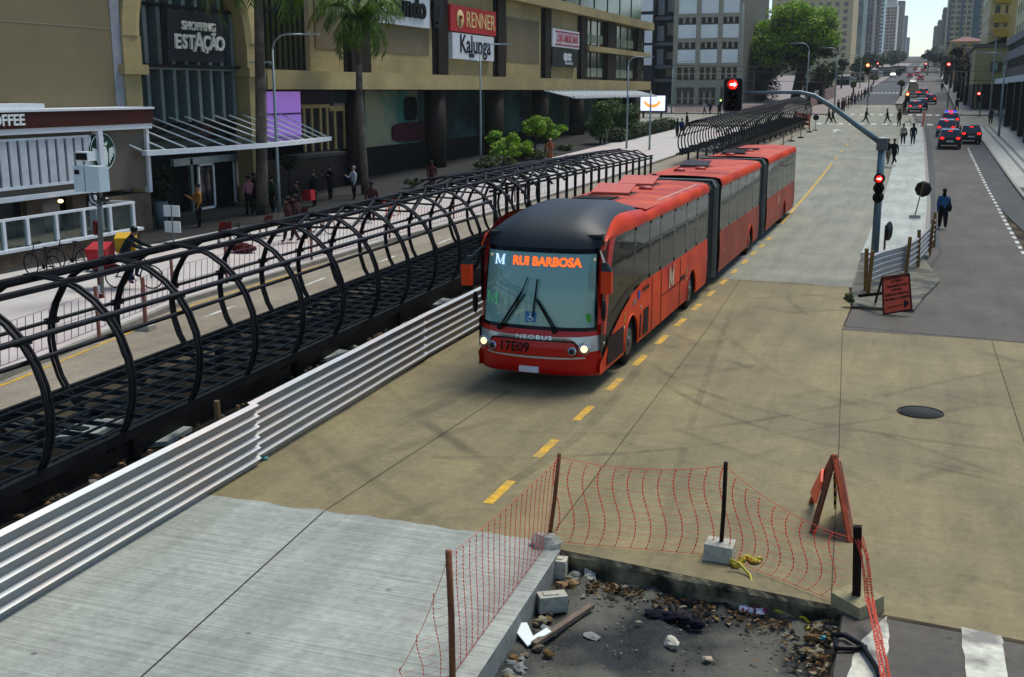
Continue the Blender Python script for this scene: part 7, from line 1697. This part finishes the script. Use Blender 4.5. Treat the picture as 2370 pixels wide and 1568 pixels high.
person('woman with a long ponytail and puffy teal blue jacket walking away on the street', at(2180, 530), 4, 'walk', K((18, 84, 130)), K((16, 17, 22)), 1.66, extra=bag((26, 30, 40), 1), longhair=True, bulk=1.25)
person('person all in black walking on the pale median nearest the signal post', at(2068, 383, .14), 150, 'stride', K(BK), K((14, 14, 18)), 1.74)
person('person half hidden behind the signal post in dark jacket and pale trousers', at(2054, 381, .14), 160, 'walk', K((24, 24, 26)), K((120, 112, 90)), 1.7)
person('person in cream jacket and dark trousers walking away on the median', at(2089, 336, .14), 5, 'walk', K((176, 160, 132)), K((44, 24, 26)), 1.7, extra=bag((22, 22, 26), 1))
person('person in black coat and blue jeans walking away on the median', at(2112, 336, .14), 0, 'walk', K((18, 22, 26)), K((36, 66, 110)), 1.72, longhair=True)
person('person in black striding across the middle of the far crossing', at(2003, 288), -80, 'stride', K((20, 22, 34)), K((18, 18, 26)), 1.75, group='people on the far crossing')
person('person in dark blue walking on the far crossing right of the striding one', at(2053, 288), 80, 'stride', K((22, 28, 44)), K((20, 22, 34)), 1.65, group='people on the far crossing')
person('two tone dressed pedestrian leftmost on the far crossing under the signal arm', at(1918, 288), 80, 'stride', K((20, 20, 26)), K((60, 54, 46)), 1.7, group='people on the far crossing')
person('pedestrian in dark brown right behind the leftmost one on the far crossing', at(1927, 287), 80, 'walk', K((60, 40, 40)), K((24, 24, 30)), 1.68, group='people on the far crossing')
person('long haired person in rust brown near the netting at the median tip', at(2080, 292), 30, 'stand', K((110, 50, 30)), K((90, 40, 24)), 1.7, longhair=True)
person('dark figure standing beside the amber signal on the far median', at(2093, 262), 0, 'stand', K((34, 30, 44)), K((24, 22, 30)), 1.72)
person('person with pale blue shirt and black backpack on the right pavement', at(2292, 290, .13), 0, 'walk', K((130, 150, 176)), K((16, 16, 20)), 1.78, extra=backpack((24, 26, 34)))
person('person in brown jacket and teal trousers further along the right pavement', at(2313, 270, .13), 0, 'walk', K((110, 66, 54)), K((24, 90, 90)), 1.68)
person('person in black standing left of the right side crossing trees', at(2214, 258, .13), 20, 'walk', K(BK), K((18, 18, 20)), 1.75)
person('person in dark clothes at the kerb beside the far cars', at(2180, 212, .1), 0, 'walk', K((22, 28, 50)), K((20, 20, 26)), 1.8)
person('man in a mustard and black jacket looking down on the plaza', at(462, 527, .13), 150, 'phone', K((176, 112, 20)), K((16, 16, 18)), 1.78)
person('person in dusty pink top standing left of the tall palm trunk', at(578, 497, .13), 60, 'phone', K((170, 108, 120)), K((22, 20, 22)), 1.76)
person('person in black standing directly left of the tall palm trunk', at(592, 488, .13), -40, 'stand', K((24, 22, 26)), K((20, 18, 20)), 1.76)
person('person in white top and dark green apron left of the lamp post', at(632, 493, .13), 170, 'stand', K((40, 74, 60)), K((20, 34, 32)), 1.65)
person('person in black crouched on a step beside the red bag', at(688, 486, .13), 160, 'sit', K((60, 40, 40)), K((60, 20, 40)), 1.7)
person('person in dark suit with white shirt holding a large red bag', at(728, 478, .13), 170, 'stand', K((24, 30, 46)), K((18, 18, 24)), 1.72, extra=lambda t, V, s: MB().hexa([(-.3, .25, .35), (.3, .25, .3), (.3, .6, .3), (-.3, .6, .35)], [(-.24, .25, .85), (.24, .25, .8), (.24, .55, .8), (-.24, .55, .85)]).build('red_bag', cloth((200, 20, 30)), t))
person('person with folded arms in black against the purple shopfront', at(765, 462, .13), 170, 'fold', K((18, 16, 18)), K((16, 14, 16)), 1.72)
person('grey haired person in white jacket near the second palm trunk', at(820, 462, .13), 150, 'phone', K((190, 194, 204)), K((20, 22, 30)), 1.7, hair=mat('grey_hair', (150, 150, 146), .8))
person('person in orange robe like coat standing in front of the lime tree', at(1273, 378, .13), 180, 'fold', K((150, 74, 30)), K((130, 60, 24)), 1.72, skirt=K((150, 74, 30)), hair=mat('pale_headscarf', (190, 150, 110), .8))
person('dark red clothed person behind the tube roof right of the fern', at(1000, 445, .13), 20, 'walk', K((90, 24, 40)), K((60, 20, 28)), 1.7)
person('person in dark red walking past the plaza netting', at(861, 515, .13), 20, 'walk', K((80, 34, 40)), K((76, 24, 30)), 1.74)
person('person in burgundy seen behind the netting between the palm and the tube', at(690, 560, .13), 90, 'walk', K((60, 26, 32)), K((74, 20, 26)), 1.76)
person('person in maroon coat walking in front of the other burgundy one', at(672, 563, .13), 90, 'walk', K((70, 30, 30)), K((90, 30, 34)), 1.7)
for i, (px, py, c, l, lab) in enumerate(((1567, 318, (30, 90, 90), (20, 60, 70), 'person in teal jacket left of the distant tube'), (1578, 318, (24, 50, 110), (20, 30, 70), 'person in blue between the teal one and the tube'), (1590, 300, (30, 28, 34), (24, 22, 26), 'person in dark clothes behind the near end of the distant tube'), (1630, 266, (190, 190, 186), (40, 44, 60), 'person in white shirt behind the distant tube'), (1643, 266, (24, 50, 100), (22, 24, 34), 'person in royal blue behind the distant tube'), (1664, 270, (26, 26, 30), (20, 22, 28), 'person in black left of the red signal head'), (1680, 272, (24, 40, 64), (22, 24, 34), 'person in navy just under the red signal head'), (1838, 295, (60, 50, 110), (60, 30, 60), 'person in violet blue at the far tube end'))):
    person(lab, at(px, py, .0 if px > 1600 else .13), 40*i, 'walk', K(c), K(l), 1.7, group='people around the distant tube')
rr = random.Random(8)
cc = [(40, 40, 60), (150, 150, 150), (30, 30, 34), (110, 50, 50), (50, 80, 110), (160, 140, 100), (34, 60, 50), (90, 90, 100)]
spots = [(1948, 256), (1956, 252), (1963, 250), (1970, 246), (1978, 243), (1985, 238), (1993, 233), (2001, 228), (2008, 222), (2016, 217), (1940, 262), (1952, 260)]
wl_ = ['in navy, furthest left', 'in pale grey, second', 'in black, third', 'in dull red, fourth', 'in steel blue, fifth', 'in tan, sixth', 'in bottle green, seventh', 'in mid grey, eighth', 'in navy, ninth', 'in pale grey, tenth', 'in black, nearest the crossing', 'in dull red, near the crossing kerb']
for i, (px, py) in enumerate(spots):
    person('pedestrian '+wl_[i]+' of the crowd along the far left pavement', at(px, py, .13), rr.uniform(0, 360), rr.choice(['walk', 'stand', 'phone']), K(cc[i % 8]), K(cc[(i*3+2) % 8] if i % 2 else (24, 24, 30)), rr.uniform(1.6, 1.8), group='crowd along the far left pavement')

person('bus driver in a pale shirt seated behind the windscreen', (BX+.6, BY+1.35, .86), 180, 'sit', K((150, 160, 170)), K((30, 34, 44)), 1.7)
# ============================================================ BICYCLES
def bicycle(label, loc, rz, c=(20, 22, 28), group='bicycles near the coffee shop'):
    t = thing('bicycle', label, 'bicycle', loc, rz, group); fm_ = mat('bike_%02x%02x%02x' % c, c, .35, 0, .1)
    for y in (-.52, .52):
        mb = MB(); mb.use(rubber); mb.ring((0, y, .34), (1, 0, 0), .33, .022, 26, 6); wh = mb.build('wheel', None, t)
        mb = MB(); 
        for k in range(12): g_ = k*math.pi/6; mb.bar((0, y, .34), (0, y+.31*math.cos(g_), .34+.31*math.sin(g_)), .004)
        mb.disc((0, y, .34), (1, 0, 0), .03, .06, 8); mb.build('spokes', mat('spoke_steel', (120, 124, 126), .3, .7), wh)
    bb, st, hd_, ra, fa = Vector((0, -.06, .3)), Vector((0, -.22, .82)), Vector((0, .36, .8)), Vector((0, -.52, .34)), Vector((0, .52, .34))
    mb = MB()
    for a, b in ((bb, st), (bb, hd_), (st, hd_), (bb, ra), (st, ra)): mb.tube([a, b], .018, 6)
    mb.build('frame', fm_, t)
    mb = MB(); mb.tube([fa, hd_, hd_+Vector((0, -.04, .14))], .016, 6); mb.build('fork', fm_, t)
    mb = MB(); mb.tube([hd_+Vector((-.26, -.04, .16)), hd_+Vector((0, -.0, .14)), hd_+Vector((.26, -.04, .16))], .014, 6); mb.build('handlebar', blk, t)
    mb = MB(); mb.blob((0, -.24, .9), .07, .13, .035, 1, .05, 8, 5); mb.tube([st, (0, -.24, .89)], .014, 5); mb.build('saddle', blk, t)
    mb = MB(); mb.bar(bb+Vector((-.12, .08, -.1)), bb+Vector((.12, -.08, .1)), .02); mb.disc(bb, (1, 0, 0), .08, .01, 12); mb.build('crank', blk, t)
    return t
b = at(312, 668, .13); b = (b[0], b[1], b[2]); bk = bicycle('black bicycle ridden by the courier with the yellow and red bag', b, R(-75))
person('bicycle courier with dark jacket riding beside the banded pole', (b[0]-.25, b[1]-.05, b[2]+.05), -75, 'ride', K((16, 40, 46)), K((30, 50, 90)), 1.8, hair=mat('black_helmet', (22, 24, 26), .3))
mb = MB(); mb.use(cloth((190, 30, 40))); mb.hexa([(-.3, -.28, 0), (.3, -.28, 0), (.3, .28, 0), (-.3, .28, 0)], [(-.3, -.3, .5), (.3, -.3, .5), (.3, .3, .5), (-.3, .3, .5)]); o = mb.build('courier_box'); o.location = (b[0]-.95, b[1]-.15, b[2]+.75); o.rotation_euler = (0, .25, R(-75)); tag(o, 'square red insulated delivery box behind the courier by the pole', 'delivery box')
mb = MB(); mb.use(cloth((226, 176, 10))); mb.hexa([(-.28, -.26, 0), (.28, -.26, 0), (.28, .26, 0), (-.28, .26, 0)], [(-.28, -.28, .45), (.28, -.28, .45), (.28, .28, .45), (-.28, .28, .45)]); o = mb.build('courier_box'); o.location = (b[0]-.45, b[1]+.35, b[2]+1.05); o.rotation_euler = (0, .2, R(-60)); tag(o, 'square yellow insulated delivery box on the courier beside the banded pole', 'delivery box')
for px, py, rz_, c, lab in ((100, 640, 80, (20, 24, 50), 'dark blue bicycle leaning on the terrace wall at the far left'), (165, 625, 95, (22, 22, 26), 'black bicycle leaning on the terrace wall left of the banded pole'), (1105, 0, 0, 0, ''), (742, 540, 70, (120, 50, 60), 'dull red bicycle behind the netting right of the maroon walkers'), (545, 575, 80, (60, 30, 30), 'brown bicycle behind the tube near the white notice')):
    if py == 0: continue
    bicycle(lab, at(px, py, .13), R(rz_), c)
for px, py, lab, c in ((560, 585, 'stack of dark crates strapped on a cart beside the brown bicycle', (110, 40, 30)), (238, 628, 'dark red tarp bundle lying on the plaza near the banded pole', (120, 20, 40))):
    p = at(px, py, .13); mb = MB(); mb.blob((0, 0, .15), .5, .3, .2, 2, .25, 12, 7); o = mb.build('tarp_bundle', cloth(c)); o.location = p; tag(o, lab, 'bundle')
b = at(880, 505, .13); t = thing('street_stall', 'orange folding table and chair behind the plaza netting', 'table', b)
mb = MB(); mb.box(-.5, .5, -.35, .35, .7, .75); mb.build('tabletop', orange, t)
for x in (-.42, .42):
    for y in (-.28, .28): mb = MB(); mb.bar((x, y, 0), (x*1.1, y, .7), .04); mb.build('leg', orange, t)
for i, (px, py, c, lab) in enumerate(((520, 568, (150, 34, 30), 'red folding chair nearest the white notice behind the netting'), (612, 552, (120, 26, 36), 'dark red folding chair between the notice and the maroon walkers'), (650, 545, (160, 60, 30), 'orange folding chair just left of the maroon walkers'), (842, 512, (120, 30, 40), 'dark red folding chair left of the orange stall table'), (915, 498, (206, 84, 30), 'bright orange folding chair right of the orange stall table'), (706, 535, (90, 26, 34), 'burgundy folding chair right of the maroon walkers'))):
    b = at(px, py, .13); t = thing('folding_chair', lab, 'chair', b, R(50+35*i), 'folding chairs on the plaza'); m_ = cloth(c)
    mb = MB(); mb.box(-.22, .22, -.22, .2, .43, .46); mb.build('seat', m_, t); mb = MB(); mb.hexa([(-.22, -.24, .6), (.22, -.24, .6), (.22, -.21, .6), (-.22, -.21, .6)], [(-.22, -.3, .9), (.22, -.3, .9), (.22, -.27, .9), (-.22, -.27, .9)]); mb.build('backrest', m_, t)
    for sx in (-1, 1):
        mb = MB(); mb.bar((sx*.21, .2, 0), (sx*.21, -.28, .9), .03); mb.build('leg', m_, t); mb = MB(); mb.bar((sx*.19, -.24, 0), (sx*.19, .18, .45), .03); mb.build('leg', m_, t)
b = at(402, 560, .13); t = thing('notice_board', 'white double notice stand on the plaza below the potted tree', 'sign', b)
for z in (.35, .95): mb = MB(); mb.box(-.35, .35, -.02, .02, z, z+.42); mb.build('panel', white, t)
mb = MB(); mb.bar((0, 0, 0), (0, 0, 1.4), .04); mb.build('pole', pm, t)
b = at(375, 528, .13); mb = MB(); mb.tube([(0, 0, 0), (0, 0, 1.1)], .3, 12, rs=[.22, .32]); o = mb.build('planter', mat('tall_grey_planter', (90, 110, 110), .6)); o.location = b; tag(o, 'tall grey planter tub beside the mall doors', 'planter')

# ============================================================ CARS
def car(label, loc, rz, c, kind='hatch', group='cars on the right roadway', L_=4.1, W_=1.72, H_=1.5, lit=True):
    t = thing('police_car' if kind == 'police' else 'van' if kind == 'van' else 'parked_car' if kind == 'parked' else 'car', label, 'van' if kind == 'van' else 'car', loc, rz, group); pm_ = mat('car_%02x%02x%02x' % c, c, .2, .0, .06, spec=.7); hw = W_/2
    if kind == 'van': st = [(-L_/2, .35, .9, H_*.93), (-L_/2+.15, .3, 1.05, H_), (L_/2-1.6, .3, 1.05, H_), (L_/2-.9, .3, 1.05, 1.3), (L_/2-.1, .3, .9, .95), (L_/2, .35, .7, .75)]
    else: st = [(-L_/2, .38, .82, .86), (-L_/2+.1, .28, .95, 1.0), (-L_/2+.42, .26, .97, H_*.93), (-L_/2+1.2, .25, .97, H_), (.25, .25, .95, H_*.98), (1.0, .25, .93, .98), (L_/2-.25, .27, .8, .82), (L_/2, .36, .62, .66)]
    def cabin(i): return st[i][3]-st[i][2] > .12
    mb = MB(); vs = []
    for y, zb, zm, zt in st:
        e = .06 if y in (st[0][0], st[-1][0]) else 0
        vs += [(-hw+.06+e, y, zb), (-hw+e, y, (zb+zm)/2), (-hw+.03+e, y, zm), (hw-.03-e, y, zm), (hw-e, y, (zb+zm)/2), (hw-.06-e, y, zb)]
    n = 6; fs = [(n*i+k, n*i+n+k, n*i+n+(k+1) % n, n*i+(k+1) % n) for i in range(len(st)-1) for k in range(n)]+[tuple(range(n)), tuple(range(n*(len(st)-1), n*len(st)))[::-1]]
    mb.add(vs, [f[::-1] for f in fs]); mb.build('body', pm_, t)
    mb = MB(); vs = []; ins = .17
    for y, zb, zm, zt in st: zt = max(zt, zm+.002); k = min(1, (zt-zm)/.45); vs += [(-hw+.05, y, zm), (-hw+.05+ins*k, y, zt), (hw-.05-ins*k, y, zt), (hw-.05, y, zm)]
    mb.add(vs, [(4*i+k, 4*i+k+1, 4*i+5+k, 4*i+4+k) for i in range(len(st)-1) for k in range(3)]+[(3, 2, 1, 0)]); mb.build('cabin_glass', dglass, t)
    mb = MB(); tops = [(y, zt) for y, zb, zm, zt in st if zt > H_*.9]
    if len(tops) > 1:
        ya, yb = tops[0][0], tops[-1][0]; mb.hexa([(-hw+.2, ya+.08, H_*.93), (hw-.2, ya+.08, H_*.93), (hw-.2, yb, H_*.96), (-hw+.2, yb, H_*.96)], [(-hw+.24, ya+.1, H_*.95+.03), (hw-.24, ya+.1, H_*.95+.03), (hw-.24, yb-.05, H_+.02), (-hw+.24, yb-.05, H_+.02)]); mb.build('roof', pm_, t)
    for sx in (-1, 1):
        for y in (-L_/2+.75, L_/2-.8): mb = MB(); mb.tube([(sx*(hw-.2), y, .31), (sx*(hw+.005), y, .31)], .31, 16); wh = mb.build('wheel', rubber, t); mb = MB(); mb.disc((sx*(hw+.01), y, .31), (1, 0, 0), .18, .02, 12); mb.build('rim', chrome, wh)
        mb = MB(); y_ = -L_/2-.01; mb.box(sx*(hw-.26)-.13, sx*(hw-.26)+.13, y_-.03, y_+.08, .74, .9); mb.build('tail_light', redl if lit else mat('dull_red_lens', (120, 14, 16), .3), t)
        mb = MB(); mb.blob((sx*(hw+.1), .72, .98), .09, .06, .07, 1, .05, 6, 4); mb.build('mirror', pm_, t)
    if lit: mb = MB(); mb.box(-.16, .16, -L_/2+.36, -L_/2+.4, H_*.9, H_*.93); mb.build('brake_light', redl, t)
    mb = MB(); mb.box(-.26, .26, -L_/2-.035, -L_/2-.01, .52, .64); mb.build('number_plate', mat('plate_pale', (170, 176, 170), .5), t)
    mb = MB(); mb.box(-hw+.05, hw-.05, -L_/2-.05, -L_/2+.06, .3, .46); mb.build('bumper', blk, t)
    if kind == 'police':
        mb = MB(); mb.box(-.55, .55, -.2, .05, H_+.03, H_+.13); lb = mb.build('light_bar', mat('police_blue_glow', (60, 60, 230), emit=.6), t)
        mb = MB(); mb.box(-.2, .2, -.21, .06, H_+.04, H_+.14); mb.build('red_beacon', redl, lb); mb = MB(); mb.box(hw-.03, hw+.004, -1.6, 1.5, .5, .9); mb.build('side_stripe', mat('police_green', (60, 130, 40), .4), t)
    if kind == 'taxi': mb = MB(); mb.box(-.25, .25, -.1, .1, H_+.02, H_+.14); mb.build('roof_sign', white, t)
    return t
def cat_(px, py, h=0): p = G(px, py, 0); return (p.x, p.y+2.0, gz(p.y+2)+.02)
car('black hatchback nearest in the right roadway with lit brake lights', cat_(2197, 347), 0, (12, 14, 16))
car('black car partly hidden right behind the nearest black hatchback', cat_(2242, 335), R(4), (14, 15, 18))
car('white car just ahead of the nearest black hatchback', cat_(2190, 318), R(-2), (150, 160, 180))
car('silver police car with green stripe and blue light bar in the queue', cat_(2198, 297), R(2), (140, 150, 160), 'police')
car('black sedan with red tail lights beyond the crossing', cat_(2153, 243), 0, (16, 20, 28))
car('white car behind the black sedan beyond the crossing', cat_(2136, 226), 0, (160, 180, 190))
car('white hatchback waiting at the crossing beside the far median', cat_(2117, 262), 0, (186, 190, 188), 'taxi')
car('dark car squeezed between the white hatchback and the sedan', cat_(2131, 256), 0, (50, 54, 58), lit=False)
car('white van further up the queue by the median', cat_(2112, 226), 0, (190, 196, 200), 'van', L_=5.2, W_=1.95, H_=2.3)
for i, (px, py, c, lab) in enumerate(((2112, 205, (150, 160, 176), 'pale van like car behind the white van'), (2130, 188, (170, 60, 80), 'red lit small car far up the avenue'), (2122, 178, (90, 96, 110), 'grey car far up the avenue in the right lane'), (2106, 182, (24, 26, 30), 'dark car far up the avenue near the median'), (2066, 180, (180, 186, 190), 'white car coming down the far busway side'), (2136, 168, (120, 124, 130), 'silver car among the furthest traffic'), (2118, 164, (120, 30, 34), 'dark red car among the furthest traffic'))):
    car(lab, cat_(px, py), R(180) if px == 2066 else 0, c, 'van' if i == 0 else 'hatch', 'far traffic up the avenue')
# blurred bicycle / trolley and posts at the median tip
b = at(2136, 296); mb = MB(); mb.bar((0, 0, 0), (0, 0, 1.6), .14); o = mb.build('barrier_post', orange); o.location = b; tag(o, 'orange post standing at the start of the right roadway', 'barrier post')
bicycle('brown bicycle lying at the tip of the median near the crossing', at(2112, 297), R(80), (80, 40, 34), 'bicycles at the median tip')
# ============================================================ HAZE
mh = bpy.data.materials.new('haze'); mh.use_nodes = True; n = mh.node_tree; n.nodes.remove(n.nodes['Principled BSDF']); pv = n.nodes.new('ShaderNodeVolumePrincipled')
pv.inputs['Color'].default_value = (.8, .93, .97, 1); pv.inputs['Density'].default_value = .00014; pv.inputs['Anisotropy'].default_value = .2; n.links.new(pv.outputs[0], n.nodes['Material Output'].inputs['Volume'])
mb = MB(); mb.box(-720, 720, -80, 2700, -2.2, 260); o = mb.build('haze', mh); o['kind'] = 'stuff'
